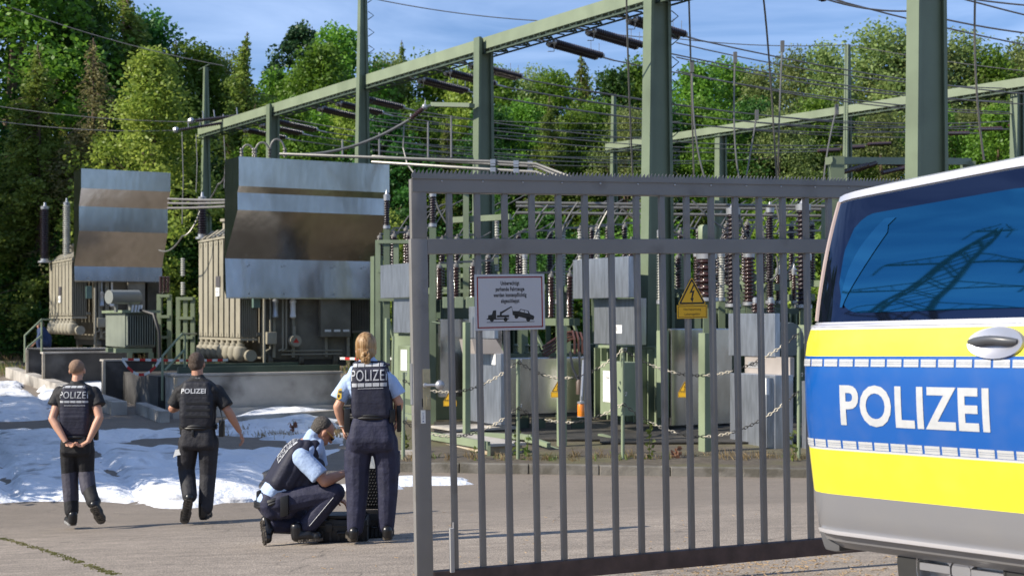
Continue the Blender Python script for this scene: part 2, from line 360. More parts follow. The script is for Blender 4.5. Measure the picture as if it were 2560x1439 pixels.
# ---------------------------------------------------------------- foam blanket on the ground
foamm = mat('white_foam', (.74, .76, .80), .8, 0, .10, 1.2, bump=1, bs=7, bd=.05, col2=(.34, .34, .35), v2=(.55, .72), s2=2.4)
def foam():
    mb = MB(); st = .11; idx = {}; x0, x1, y0, y1 = -15.5, .6, 15.5, 37.5
    nx = int((x1-x0)/st); ny = int((y1-y0)/st)
    def dens(x, y):
        px = 1280+F*x/y
        # front edge of the blanket, in world metres
        fe = 17.75+.25*math.sin(x*1.9)+.35*noise.noise(Vector((x*1.1, 3, 0)))
        if px > 640: fe = 18.3+.9*noise.noise(Vector((x*1.1, 8, 0)))
        d = min(1, (y-fe)*1.6)
        # right limit
        lim = 655 if y < 20.5 else (655+(y-20.5)*75 if y < 23 else 842)
        d = min(d, (lim-px)/90+.5*noise.noise(Vector((x*1.2, y*.8, 11))))
        d = min(d, (36.6-y)*.7)
        n = .55*noise.noise(Vector((x*.42+4, y*.30, 1)))+.3*noise.noise(Vector((x*1.3, y*.9, 4)))+.12*noise.noise(Vector((x*4, y*3, 7)))
        def blob(cx, cy, rx, ry): return 1.4*math.exp(-(((x-cx)/rx)**2+((y-cy)/ry)**2))
        b = blob(-7.3, 28, 1.5, 2.3)+.8*blob(-9.6, 26.8, 1.4, .6)+.7*blob(-5.0, 24.2, .9, .7)+.8*blob(-3.9, 23.4, .9, .6)+.8*blob(-13.5, 33, 2, 1)
        n += .26*min(1, max(0, y-18.5))*noise.noise(Vector((x*.9+y*.5, (y-x*.45)*2.0, 13)))
        v = .40+.95*n-b
        # tyre tracks
        for k in (0, 1.55):
            tx = -6.3+k-(y-18)*.42
            v -= .5*math.exp(-((x-tx)/.15)**2)
        return min(v, d*.5+.0)
    for j in range(ny+1):
        for i in range(nx+1):
            x = x0+i*st; y = y0+j*st; v = dens(x, y)
            if v > -.25: idx[(i, j)] = v
    vid = {}
    for (i, j), v in idx.items():
        x = x0+i*st; y = y0+j*st
        h = max(-.06, min(.13, v*.30))+.05*noise.noise(Vector((x*1.6+y*.8, y*2.0-x, 2)))*min(1, max(0, v*3))+.03*abs(noise.noise(Vector((x*3.2, y*2.6, 9))))*min(1, max(0, v*3))+.02*abs(noise.noise(Vector((x*6, y*6, 5))))*min(1, max(0, v*4))
        vid[(i, j)] = len(mb.v); mb.v.append(Vector((x, y, gz(x, y)+h)))
    for (i, j) in idx:
        q = [(i, j), (i+1, j), (i+1, j+1), (i, j+1)]
        if all(k in vid for k in q): mb.f.append(tuple(vid[k] for k in q)); mb.mi.append(0)
    return mb
tag(foam().build('extinguishing_foam', foamm, smooth=True), 'white fire fighting foam lying in a patchy blanket over the left yard', 'foam', kind='stuff')
def small_foam():
    mb = MB()
    for (px, Y, rx, ry, s) in ((1035, 19.6, .85, .42, 1), (905, 19.0, .5, .22, 2), (585, 18.2, .35, .2, 3), (590, 17.9, .2, .1, 4)):
        c = PG(px, Y); n = 26; k = len(mb.v); ring = []
        mb.v.append(c+Vector((0, 0, .06)))
        for q, hh in ((.5, .055), (.85, .04), (1, -.01)):
            for a in range(n):
                t = 2*math.pi*a/n; rr = q*(1+.28*noise.noise(Vector((math.cos(t)*1.6+s*5, math.sin(t)*1.6, s))))
                x = c.x+rx*rr*math.cos(t); y = c.y+ry*rr*math.sin(t); mb.v.append(Vector((x, y, gz(x, y)+hh)))
        for a in range(n):
            b = (a+1) % n; mb.f.append((k, k+1+a, k+1+b))
            for r_ in range(2): o = k+1+r_*n; mb.f.append((o+a, o+n+a, o+n+b, o+b))
        mb.mi = [0]*len(mb.f)
    return mb
tag(small_foam().build('foam_remains', foamm, smooth=True), 'small flat puddles of white foam left beside the kerb and the kneeling officer', 'foam', kind='stuff')
# ---------------------------------------------------------------- trees
bark = mat('bark', (.11, .075, .05), .9, 0, .3, 4, bump=.5, bs=10)
LF = {
 'broad': leafmat('leaf_green', (0.075, 0.164, 0.017), (0.201, 0.342, 0.039)),
 'light': leafmat('leaf_yellow_green', (0.186, 0.288, 0.042), (0.449, 0.531, 0.104), .4),
 'dark': leafmat('leaf_dark', (0.027, 0.091, 0.017), (0.079, 0.191, 0.029), .3),
 'larch': leafmat('needle_olive', (0.118, 0.182, 0.033), (0.273, 0.342, 0.065)),
 'pine': leafmat('needle_dark', (0.019, 0.048, 0.020), (0.054, 0.102, 0.032), .15),
 'willow': leafmat('leaf_willow', (0.131, 0.198, 0.056), (0.288, 0.342, 0.104)),
 'dry': leafmat('needle_dry', (0.198, 0.212, 0.079), (0.389, 0.342, 0.142)),
}
def leaf(mb, p, s, rnd, drop=0, axis=None):
    a = Vector((rnd.gauss(0, 1), rnd.gauss(0, 1), rnd.gauss(0, .7)-drop)).normalized()
    if axis is not None: a = (a*.6+axis).normalized()
    b = a.cross(Vector((rnd.gauss(0, 1), rnd.gauss(0, 1), rnd.gauss(0, 1)))).normalized()
    k = len(mb.v); mb.v += [p-a*s*.5, p+b*s*.32, p+a*s*.5, p-b*s*.32]; mb.f.append((k, k+1, k+2, k+3)); mb.mi.append(0)
def broad_mesh(seed, n=9000, H=14, W=4.2, low=.12, ls=.30, drop=0, cone=0, gap=1.0):
    rnd = random.Random(seed); cl = []
    nc = 96
    for i in range(nc):
        t = (i+rnd.random())/nc; z = low+(1-low)*t
        prof = max(.34*(1-t)+.12, math.sin(min(1, (t*1.02+.06))**.8*math.pi)**.6)
        a = i*2.399+rnd.random()*1.2; rr = W*prof*(rnd.random()**.38)*(.8+.35*rnd.random())
        if cone: rr *= 1-cone*t
        cl.append((Vector((rr*math.cos(a), rr*math.sin(a), z*H)), rnd.uniform(.55, 1.25)*W/4.2))
    crown = MB()
    for i in range(n):
        c, r = cl[rnd.randrange(len(cl))]
        d = Vector((rnd.gauss(0, 1), rnd.gauss(0, 1), rnd.gauss(0, .75))).normalized()*r*gap*(rnd.random()**.5)
        if d.z < -r*.35 and rnd.random() < .6: d.z = -d.z
        leaf(crown, c+d+Vector((0, 0, -abs(drop)*rnd.random())), ls*rnd.uniform(.6, 1.35), rnd, drop)
    tr = MB(); top = H*.9
    pts = [Vector((.25*noise.noise(Vector((seed, t*3, 0)))*t*3, .25*noise.noise(Vector((seed+9, t*3, 0)))*t*3, t*top)) for t in [i/8 for i in range(9)]]
    tr.tube(pts, [.26*(1-t*.85)*H/14+.02 for t in [i/8 for i in range(9)]], 7)
    for i in range(16):
        c, r = cl[(i*5) % len(cl)]; t = max(.15, min(.85, c.z/H-.18)); b = pts[0].lerp(pts[-1], t)
        tr.tube([b, b.lerp(c, .5)+Vector((0, 0, .3)), c], [.09, .06, .025], 5)
    return crown, tr
def conifer_mesh(seed, n=9000, H=15, W=2.6, ls=.26, droop=.5, sparse=0, low=.1):
    rnd = random.Random(seed); crown = MB(); tr = MB()
    tr.tube([(0, 0, 0), (.05, 0, H*.5), (0, .03, H)], [.19, .12, .02], 7)
    nb = 150; per = n//nb
    for i in range(nb):
        t = i/nb; z = H*(low+(1-low)*t)
        Lb = W*((1-t)**.85)*rnd.uniform(.45, 1.2)+.10
        a = rnd.random()*math.tau; d = Vector((math.cos(a), math.sin(a), 0))
        up = .25 if t > .7 else -.05
        e = d*Lb+Vector((0, 0, Lb*up)); p0 = Vector((0, 0, z))
        if i % 2 == 0: tr.tube([p0, p0+e*.5+Vector((0, 0, .06)), p0+e+Vector((0, 0, -droop*.3))], [.035, .022, .008], 4)
        if sparse and rnd.random() < sparse: continue
        for k in range(max(14, int(per*1.5*min(1, Lb/(W*.62))))):
            u = rnd.random()**.7; q = p0+e*u+Vector((0, 0, -droop*.3*u*u))
            w = .05+.16*Lb*.5*(1-abs(u-.5)); q += Vector((rnd.gauss(0, w), rnd.gauss(0, w), -abs(rnd.gauss(0, droop*.55*(.3+u)))))
            leaf(crown, q, ls*rnd.uniform(.6, 1.25), rnd, .6, d*.5)
    return crown, tr
protos = {}
def proto(key, pair, lm):
    c, t = pair
    mc = bpy.data.meshes.new('crown'); mc.from_pydata([tuple(v) for v in c.v], [], c.f); mc.materials.append(LF[lm])
    mt = bpy.data.meshes.new('trunk'); mt.from_pydata([tuple(v) for v in t.v], [], t.f); mt.materials.append(bark)
    protos.setdefault(key, []).append((mc, mt))
for sd in (1, 2, 3): proto('broad', broad_mesh(sd, 27000, ls=.19), 'broad')
for sd in (4, 5): proto('light', broad_mesh(sd, 24000, ls=.20, cone=.5), 'light')
for sd in (6, 7): proto('dark', broad_mesh(sd, 25000, ls=.20), 'dark')
for sd in (8, 9): proto('willow', broad_mesh(sd, 32000, ls=.155, drop=.35, W=4.6), 'willow')
for sd in (10, 11): proto('larch', conifer_mesh(sd, 26000, droop=.9, ls=.17, W=3.3), 'larch')
proto('pine', broad_mesh(12, 16000, W=2.8, low=.45, ls=.17, gap=.7), 'pine')
proto('dry', conifer_mesh(13, 12000, droop=.8, W=2.6, sparse=.3, low=.3, ls=.15), 'dry')
proto('bush', broad_mesh(14, 22000, H=6, W=3.4, low=.02, ls=.16), 'broad')
proto('bush', broad_mesh(15, 22000, H=6, W=3.4, low=.02, ls=.16), 'dark')
proto('bush', broad_mesh(16, 22000, H=6, W=3.4, low=.02, ls=.16), 'light')
HH = {'bush': 6.0, 'larch': 15.0, 'dry': 15.0, 'pine': 14.0}
NM = {'broad': ('broadleaf_tree', 'tree'), 'light': ('maple_tree', 'tree'), 'dark': ('broadleaf_tree', 'tree'), 'willow': ('willow_tree', 'tree'), 'larch': ('larch_tree', 'tree'),
      'pine': ('pine_tree', 'tree'), 'dry': ('larch_tree', 'tree'), 'bush': ('bush', 'bush')}
_c = {}
def tree(px, top, Y, kind, label, wd=1.0, var=None, group='trees of the wood behind the substation', X=None, H=None):
    x = (px-1280)*Y/F if X is None else X; g = gz(x, Y)-.1
    h = (CH+(HZ-top)*Y/F-g) if H is None else H
    i = _c.get(kind, 0); _c[kind] = i+1; ps = protos[kind]; mc, mt = ps[(i if var is None else var) % len(ps)]
    base = HH.get(kind, 14.0); nm, cat = NM[kind]
    rnd = random.Random(px*13+int(Y*7)+i)
    s = h/base; sw = (.55*s+.45)*wd
    o = bpy.data.objects.new(nm, None); COL.objects.link(o); o.location = (x, Y, g); o.rotation_euler = (0, 0, rnd.random()*6.28); o.scale = (sw, sw, s)
    tag(o, label, cat, group)
    for n_, me in (('crown', mc), ('trunk', mt)):
        c = bpy.data.objects.new(n_, me); COL.objects.link(c); c.parent = o
    return o
# the skyline, left to right (pixel column, top, distance)
LEFT = [
 (20, -120, 52, 'broad', 'tall dark green broadleaf tree filling the top left corner of the picture', 1.25),
 (150, -60, 55, 'dark', 'tall dark tree just right of the top left corner tree', 1.1),
 (95, 110, 47, 'larch', 'feathery larch in front of the dark top left trees', 1.1),
 (235, 10, 58, 'broad', 'broadleaf tree reaching the sky left of the tall pointed larch', 1.0),
 (310, -25, 54, 'larch', 'tallest larch, its pointed top at the left edge of the open sky', 1.5),
 (232, 95, 47, 'dry', 'thin brownish half bare larch with a visible pale trunk at the left', 1.0),
 (375, 60, 60, 'dark', 'dark tree on the slope of the skyline right of the tallest larch', .95),
 (440, 100, 57, 'larch', 'larch with a small pointed top above the yellow green maple', 1.0),
 (378, 150, 46, 'light', 'bright yellow green maple left of the far gantry pole', .95),
 (500, 135, 56, 'broad', 'rounded broadleaf tree right behind the far gantry pole', .9),
 (560, 160, 62, 'willow', 'soft green tree in the dip between far gantry pole and larch', .8),
 (618, 80, 54, 'larch', 'slim larch with a spindly top standing alone against the sky', 1.1),
 (690, 200, 60, 'broad', 'low tree in the notch of the skyline left of the black pine', .9),
 (745, 72, 62, 'pine', 'dark pine with an uneven top standing above the skyline', 1.0),
 (800, 130, 57, 'broad', 'bright green broadleaf tree right of the dark pine', .9),
 (850, 92, 60, 'broad', 'broadleaf tree just left of the tall lightning pole', .9),
 (960, 160, 62, 'willow', 'light tree right of the tall lightning pole below the beam', .9),
 (1003, 100, 64, 'larch', 'thin leaning larch top poking out above the green beam', .7),
 (1085, 165, 62, 'broad', 'broadleaf tree behind the beam left of the middle gantry pillar', .9),
 (1160, 190, 60, 'light', 'yellow green tree behind the middle gantry pillar', .8),
 (1250, 190, 60, 'broad', 'broadleaf tree just right of the middle gantry pillar', .9),
 (1330, 195, 64, 'willow', 'low pale tree right of the middle gantry pillar', .8),
 (1390, 200, 60, 'broad', 'broadleaf tree under the double insulator strings', .9),
 (1455, 135, 63, 'larch', 'wispy tall larch standing above the skyline left of the big gantry pillar', .95),
 (1530, 195, 60, 'dark', 'dark tree just left of the big gantry pillar', .8),
 (1585, 175, 62, 'broad', 'green tree hugging the left side of the big gantry pillar', .8),
 (1740, 180, 60, 'broad', 'broadleaf tree right of the big gantry pillar', .9),
 (1830, 175, 62, 'broad', 'broadleaf tree behind the hanging droppers', .9),
 (1900, 190, 60, 'willow', 'pale willow between the droppers and the second lightning pole', .9),
 (1985, 150, 63, 'willow', 'willow with a rounded top left of the second lightning pole', .8),
 (2070, 132, 62, 'willow', 'willow touching the second lightning pole from the left', .9),
 (2200, 90, 60, 'willow', 'tallest willow, between the second lightning pole and the nearest pillar', 1.2),
 (2300, 95, 60, 'willow', 'tall willow directly behind the nearest pillar', 1.0),
 (2400, 110, 61, 'willow', 'willow just right of the nearest pillar', 1.1),
 (2480, 150, 60, 'broad', 'broadleaf tree above the van roof near the right edge', .9),
 (2565, 120, 62, 'willow', 'willow cut off by the right edge of the picture', 1.1),
 (2660, 110, 62, 'broad', 'broadleaf tree outside the right edge of the picture', 1.1),
]
for a in LEFT: tree(*a[:5], wd=a[5])
FRONT = ['in the second row', 'in the second row']
rr = random.Random(5)
mids = [(40, 330, 50, 'dark'), (160, 300, 49, 'larch'), (280, 260, 51, 'dark'), (470, 330, 50, 'dark'), (560, 300, 52, 'larch'), (640, 260, 53, 'larch'), (720, 270, 52, 'broad'),
        (790, 300, 54, 'broad'), (880, 250, 54, 'light'), (960, 280, 53, 'dark'), (1050, 270, 55, 'broad'), (1120, 300, 53, 'larch'), (1230, 290, 54, 'dark'), (1310, 270, 55, 'broad'),
        (1375, 240, 53, 'larch'), (1440, 300, 54, 'broad'), (1500, 270, 55, 'broad'), (1570, 290, 53, 'willow'), (1660, 280, 54, 'dark'), (1730, 270, 55, 'broad'), (1800, 300, 53, 'broad'),
        (1880, 270, 54, 'dark'), (1950, 290, 53, 'willow'), (2040, 260, 54, 'broad'), (2120, 300, 55, 'dark'), (2200, 290, 53, 'willow'), (2330, 270, 54, 'broad'), (2420, 290, 55, 'willow'), (2500, 280, 53, 'broad')]
where = ['above the left transformer', 'between the transformers', 'above the middle transformer', 'behind the gantry wires', 'above the gate', 'behind the far gantry', 'right of the nearest pillar']
adj = {'dark': 'dark shaded tree', 'larch': 'drooping larch', 'broad': 'fresh green tree', 'light': 'yellow green tree', 'willow': 'fine leaved pale tree'}
def near_name(px):
    for lim, w in ((120, 'at the far left edge'), (220, 'above the left transformer radiators'), (330, 'above the left transformer hood'), (500, 'left of the far gantry pillar'), (590, 'right of the far gantry pillar'), (680, 'above the hoops of the middle transformer'),
                   (760, 'right of the second gantry pillar'), (840, 'above the middle transformer hood'), (920, 'beside the tall lightning pole'), (1000, 'just right of the tall lightning pole'), (1080, 'behind the slanting suspended cable'),
                   (1170, 'left of the middle gantry pillar'), (1270, 'right of the middle gantry pillar'), (1350, 'above the tow away sign'), (1410, 'above the gate fourth bar'), (1470, 'above the left part of the gate'), (1540, 'beside the thin far pole'),
                   (1620, 'left of the big gantry pillar'), (1690, 'right behind the big gantry pillar'), (1765, 'right of the big gantry pillar'), (1840, 'behind the short far pillar'), (1920, 'behind the long droppers'), (1990, 'above the right part of the gate'),
                   (2080, 'left of the second lightning pole'), (2160, 'behind the second lightning pole'), (2260, 'left of the nearest pillar'), (2380, 'right of the nearest pillar'), (2460, 'above the van roof')):
        if px < lim: return w
    return 'at the far right edge'
for (px, top, Y, k) in mids: tree(px, top, Y, k, f'{adj[k]} of the second row {near_name(px)}', wd=.8)  # dark kinds put the shade of the lower wood into the leaf colour
bl = ['low bush', 'low dark bush', 'pale low bush']
for i in range(26):
    px = -20+i*104+rr.randint(-20, 20); top = rr.randint(520, 640)
    Y = 47+rr.random()*3
    tree(px, top, Y, 'bush', f'{bl[(1, 0, 1, 1, 2)[i % 5]]} at the foot of the wood, {near_name(px)}', wd=1.0, group='bushes along the foot of the wood', var=(1, 0, 1, 1, 2)[i % 5])  # mostly dark leaves, standing in for shade at the foot of the wood
# deep wood that reads as one dark mass
def wood():
    mb = MB(); rnd = random.Random(77)
    for i in range(52000):
        x = rnd.uniform(-42, 46); y = rnd.uniform(63, 76)
        px = 1280+F*x/y
        top = 5.5+2.2*noise.noise(Vector((x*.2, 1, 1)))+(3.5 if px < 380 else 0)
        leaf(mb, Vector((x, y, gz(x, y)+rnd.random()*top)), rnd.uniform(.5, 1.0), rnd)
    return mb
tag(wood().build('forest_undergrowth', LF['dark']), 'dense dark undergrowth of the wood behind the substation', 'undergrowth', kind='stuff')
# trees outside the left edge whose shade falls on the foam
for (x, y, h) in ((-11.3, 18.9, 6.4), (-12.1, 21.0, 6.6), (-13.2, 23.4, 6.8), (-16, 18.3, 9.5), (-16.6, 21.5, 9.5), (-17.5, 25, 9.0)):
    tree(0, 0, y, 'broad', 'broadleaf tree standing outside the left edge, its shade on the foam', 1.1, group='trees left of the yard', X=x, H=h)

for i, (x, y, h) in enumerate(((-22.5, 43.5, 13), (-24, 47.5, 14), (-27.5, 51, 15), (-29, 45, 15))):
    tree(0, 0, y, 'dark', 'tall dark tree outside the left edge whose shade falls on the wood', 1.1, group='tall trees left of the wood', X=x, H=h)
# unseen trees added behind the camera to darken reflections in hoods and glass
for i in range(15):
    tree(0, 0, -34-(i % 3)*4, ['broad', 'dark', 'larch'][i % 3], 'tree of the wood edge behind the camera, only mirrored in the metal', 1.3, group='trees behind the camera', X=-62+i*8.0, H=7+(i*7 % 4))
# ---------------------------------------------------------------- steel gantries
E1 = Vector((.56, -.83, 0)).normalized(); E2 = Vector((.83, .56, 0)).normalized()
def gpos(x, y): return Vector((x, y, gz(x, y)))
def pillar(par, c, ztop, w0, w1, rungs=False, th=.36, th2=.34):
    TH, TH2 = th, th2
    """tapering lattice-free H column: two flanges (along E1) joined by a web; w0 bottom width, w1 top width"""
    zb = c.z-.1; t = th/2; mb = MB(); web = MB()
    def ring(z, w):
        return z, w/2
    for s in (-1, 1):
        th, th2 = (TH*.66, TH2*.66) if s < 0 else (TH*.42, TH2*.42); t = th/2
        b = Vector((c.x, c.y, zb))+E2*(s*w0/2); a = Vector((c.x, c.y, ztop))+E2*(s*w1/2)
        mb.bar(b, a, .03, th, up=E1, h2=th2)
        # flange lips
        for q in (-1, 1):
            mb.bar(b+E1*(q*(t-.008))-E2*(s*.03), a+E1*(q*(th2/2-.008))-E2*(s*.03), .045, .014, up=E1)
    b = Vector((c.x, c.y, zb)); a = Vector((c.x, c.y, ztop))
    vs = [b-E2*(w0/2-.015), b+E2*(w0/2-.015), a+E2*(w1/2-.015), a-E2*(w1/2-.015)]
    web.prism([v-E1*.01 for v in vs], E1*.02)
    p = mb.build('flange', green, par, world=True); web.build('web_plate', green, par, world=True)
    if rungs:
        rb = MB(); n = int((ztop-zb)/.42)
        for i in range(6, n):
            z = zb+i*.42; w = w0+(w1-w0)*(z-zb)/(ztop-zb)
            q = Vector((c.x, c.y, z))+E2*(w/2)+E1*.1
            rb.tube([q, q+E2*.16+Vector((0, 0, .12)), q+Vector((0, 0, .2))], .012, 4)
        rb.build('climbing_rungs', dgreen, par, world=True)
def beamlat(par, A, B, h=.25, d=.36):
    mb = MB(); lat = MB()
    for s in (-1, 1):
        mb.bar(A+E2*(s*d/2), B+E2*(s*d/2), .03, h)
    for z in (h/2, -h/2):
        for s in (-1, 1): mb.bar(A+E2*(s*(d/2-.05))+Vector((0, 0, z)), B+E2*(s*(d/2-.05))+Vector((0, 0, z)), .10, .016)
    Ln = (B-A).length; n = max(2, int(Ln/.42)); D = (B-A).normalized()
    for i in range(n):
        p = A+D*(Ln*(i+.08)/n)-Vector((0, 0, h/2+.06)); q = A+D*(Ln*(i+.92)/n)-Vector((0, 0, h/2+.06)); k = 1 if i % 2 else -1
        lat.bar(p+E2*(k*d/2), q-E2*(k*d/2), .045, .02); lat.bar(p-E2*(d/2), p+E2*(d/2), .045, .02)
    for s in (-1, 1): lat.bar(A+E2*(s*d/2)-Vector((0, 0, h/2+.09)), B+E2*(s*d/2)-Vector((0, 0, h/2+.09)), .03, .03)
    for i in range(n*2): p = A+D*(Ln*(i+.5)/n/2)-Vector((0, 0, h/2)); lat.bar(p-E2*(d/2), p-E2*(d/2)-Vector((0, 0, .09)), .025, .03)
    mb.build('beam', beamg, par, world=True); lat.build('lattice', dgreen, par, world=True)
g1 = [(515, 44.9), (683, 40.2), (907, 35.5), (1210, 30.9), (1645, 26.0), (2320, 20.9)]
tops1 = [CH+(800-168)*44.9/F, CH+(800-262)*40.2/F, CH+(800+140)*35.5/F, CH+(800-96)*30.9/F, 11.5, 10.6]
wid1 = [(.48, .10), (.36, .30), (.55, .12), (.50, .36), (.72, .36), (.82, .54)]
G1 = thing('gantry', 'long green steel gantry with tapering pillars, its beam climbing from the far left', 'gantry', PG(1210, 30.9))
cs = []
for i, ((px, Y), zt, (w0, w1)) in enumerate(zip(g1, tops1, wid1)):
    c = PG(px, Y); cs.append(c)
    pillar(G1, c, zt, w0, w1, rungs=i in (2, 4), th2=.2 if i in (0, 2) else .34)
ZB = CH+6.02
A = Vector((cs[0].x, cs[0].y, ZB-.05))-E1*.2; B = Vector((cs[-1].x, cs[-1].y, ZB))+E1*6
beamlat(G1, A, B)
rod = MB(); rod.tube([Vector((cs[0].x, cs[0].y, tops1[0]))-E1*.6, Vector((cs[0].x, cs[0].y, tops1[0]+.05))+E1*.3], .02, 5)
rod.build('wire_bracket', dgreen, G1, world=True)
# side arm on the middle pillar that carries the slanting cable
arm = MB(); pA = P(1180, 264, 30.6); arm.bar(P(1083, 262, 31.2), pA, .2, .09); arm.build('side_arm', green, G1, world=True)
g2 = [(1535, 50.2), (1803, 45.9), (2120, 41.4), (2545, 37.1)]
tops2 = [CH+(800-238)*50.2/F, CH+(800-335)*45.9/F, CH+(800-112)*41.4/F, CH+(800-222)*37.1/F]
G2 = thing('gantry', 'second green steel gantry behind the gate rising towards the right edge', 'gantry', PG(1803, 45.9))
cs2 = []
for i, ((px, Y), zt) in enumerate(zip(g2, tops2)):
    c = PG(px, Y); cs2.append(c); pillar(G2, c, zt, .46, .10 if i in (0, 2) else .32, rungs=(i == 2), th2=.2 if i in (0, 2) else .34)
A2 = Vector((cs2[0].x, cs2[0].y, ZB+.1))-E1*.3; B2 = Vector((cs2[-1].x, cs2[-1].y, ZB+.1))+E1*8
beamlat(G2, A2, B2, .22, .30)
# small portal in front of the nearest pillar
G3 = thing('steel_portal', 'low green steel portal with brown insulators left of the nearest pillar', 'portal', PG(2090, 27))
mb = MB(); mb.bar(PG(2090, 27), P(2090, 392, 27), .26, .26); mb.bar(PG(2420, 31), P(2420, 404, 31), .26, .26); mb.build('post', green, G3, world=True)
mb = MB(); mb.bar(P(2072, 402, 26.9), P(2420, 404, 31), .16, .14); mb.build('crossbar', green, G3, world=True)
mb = MB()
for (a, b) in (((2215, 408, 28.6), (2262, 412, 29)), ((2108, 430, 27), (2170, 412, 27.6)), ((2205, 432, 28), (2260, 420, 28.6)), ((2140, 425, 27.4), (2190, 408, 28))):
    mb.insul(P(*a), P(*b), .05, .05)
mb.build('insulator', brown, G3, world=True)
# distant earth wire mast group: strings and spans between the two gantries
def along1(px, z):
    # point on beam 1 seen in pixel column px
    a, b = Vector((cs[0].x, cs[0].y, 0)), Vector((cs[-1].x, cs[-1].y, 0)); d = b-a; k = (px-1280)/F
    t = (k*a.y-a.x)/(d.x-k*d.y); p = a+d*t; p.z = z; return p
def sag(a, b, s, n=14): return [a.lerp(b, i/n)-Vector((0, 0, 4*s*(i/n)*(1-i/n))) for i in range(n+1)]
SPAN = 17.5
sp = [(588, 1), (628, 1), (662, 1), (772, 1), (818, 1), (868, 1), (1022, 2), (1088, 2), (1150, 2), (1345, 2), (1443, 2), (1545, 2), (1905, 2), (2075, 2)]
WL = ['leftmost', 'second', 'third', 'fourth', 'fifth', 'sixth', 'seventh', 'eighth', 'ninth', 'tenth', 'eleventh', 'twelfth', 'thirteenth', 'last']
for i, (px, dbl) in enumerate(sp):
    a = along1(px, ZB-.22); dirn = (E2-Vector((0, 0, .12))).normalized()
    T = thing('insulator_string', f'dark double insulator string hanging under the long gantry beam, {WL[i]} from the left', 'insulator', a, 'insulator strings under the long gantry beam')
    st = a+dirn*.35; en = st+dirn*1.25; m = MB(); hw = MB()
    for s in (-1, 1):
        m.insul(st+E1*(s*.11), en+E1*(s*.11), .075, .055, .6, 10)
        for q in (st, en): hw.ball(q+E1*(s*.11), .06, 8, 6)
    hw.bar(st-E1*.16, st+E1*.16, .05, .02); hw.bar(en-E1*.16, en+E1*.16, .05, .02); hw.tube([a, st], .018, 5); hw.tube([en, en+dirn*.4], .022, 5)
    if dbl == 2:
        for q in (0, .22):
            r = en-dirn*q; hw.tube([r, r+Vector((0, 0, .28))], .008, 4)
    hw.tube([st+E1*.1-Vector((0, 0, .03)), st+dirn*.06-Vector((0, 0, .16)), st-dirn*.1-Vector((0, 0, .2))], .01, 4)
    m.build('insulator', dbrown, T, world=True, smooth=True); hw.build('fitting', steel, T, world=True)
    w0 = en+dirn*.4; w1 = w0+E2*SPAN; w1.z = ZB-.15; wm = MB()
    for s in ((-1, 1) if (dbl == 2 and i < 9) else (0,)):
        wm.tube(sag(w0, w1+E1*(s*.0)+Vector((0, 0, s*.12)), .35+.05*s), .016, 5)
    o = wm.build('overhead_wire', wire, None); tag(o, f'overhead conductor running right from insulator string number {i+1} under the beam'.replace(f'number {i+1}', WL[i]+' from the left'), 'wire', 'conductors between the two gantries')
    # matching string at the second gantry
    T = thing('insulator_string', f'brown insulator string at the far end of the conductor that is {WL[i]} from the left', 'insulator', w1, 'insulator strings of the rear gantry')
    m = MB(); m.insul(w1, w1+(E2+Vector((0, 0, .1)))*1.1, .07, .06); m.build('insulator', brown, T, world=True)
# far lines running left and right behind
def span(pts, r, label, name='overhead_wire', m=None, s=.4, grp=None, n=14):
    mb = MB()
    for k in range(len(pts)-1): mb.tube(sag(pts[k], pts[k+1], s, n), r, 5)
    o = mb.build(name, m or wire, None); return tag(o, label, 'wire', grp)
T4 = Vector((cs2[2].x, cs2[2].y, tops2[2]))
span([P(880, -14, 37), P(1340, 52, 38), P(1700, 98, 39.5), T4], .014, 'thin earth wire crossing the sky down to the second lightning pole', s=.1)
span([T4, P(2700, 190, 40)], .012, 'thin earth wire going right from the second lightning pole', s=.1)
for i, (y0, y1, lab) in enumerate(((-10, 95, 'upper conductor crossing the sky at the top right corner'), (-60, 20, 'highest conductor cutting the extreme top right corner'))):
    span([P(2040, y0, 24), P(2275, y0+38 if i == 0 else y0+30, 25), P(2700, y1, 27)], .017, lab, s=.08)
for i, (y0, y1) in enumerate(((152, 200), (188, 232), (222, 262))):
    span([P(1690, y0-45, 33), P(2700, y1+20, 38)], .016, ['highest', 'middle', 'lowest'][i]+' of three single conductors behind the second lightning pole', s=.35, grp='single conductors at the upper right')
for i, y in enumerate((282, 300, 318, 352, 366, 378)):
    span([P(930, y-4, 46), P(1700, y+22, 50)], .014, ['first', 'second', 'third', 'fourth', 'fifth', 'sixth'][i]+' from the top of the faint far wires in front of the trees', s=.2, grp='faint far wires before the trees')
for i, (x0, y0, x1, y1) in enumerate(((-30, 300, 470, 325), (-30, 262, 540, 305), (30, 20, 560, 165), (700, 292, 1180, 352))):
    span([P(x0, y0, 44), P(x1, y1, 45)], .014, ['lower faint wire across the left trees', 'upper faint wire across the left trees', 'faint wire falling across the top left trees', 'faint wire between the lightning pole and the middle pillar'][i], s=.15)
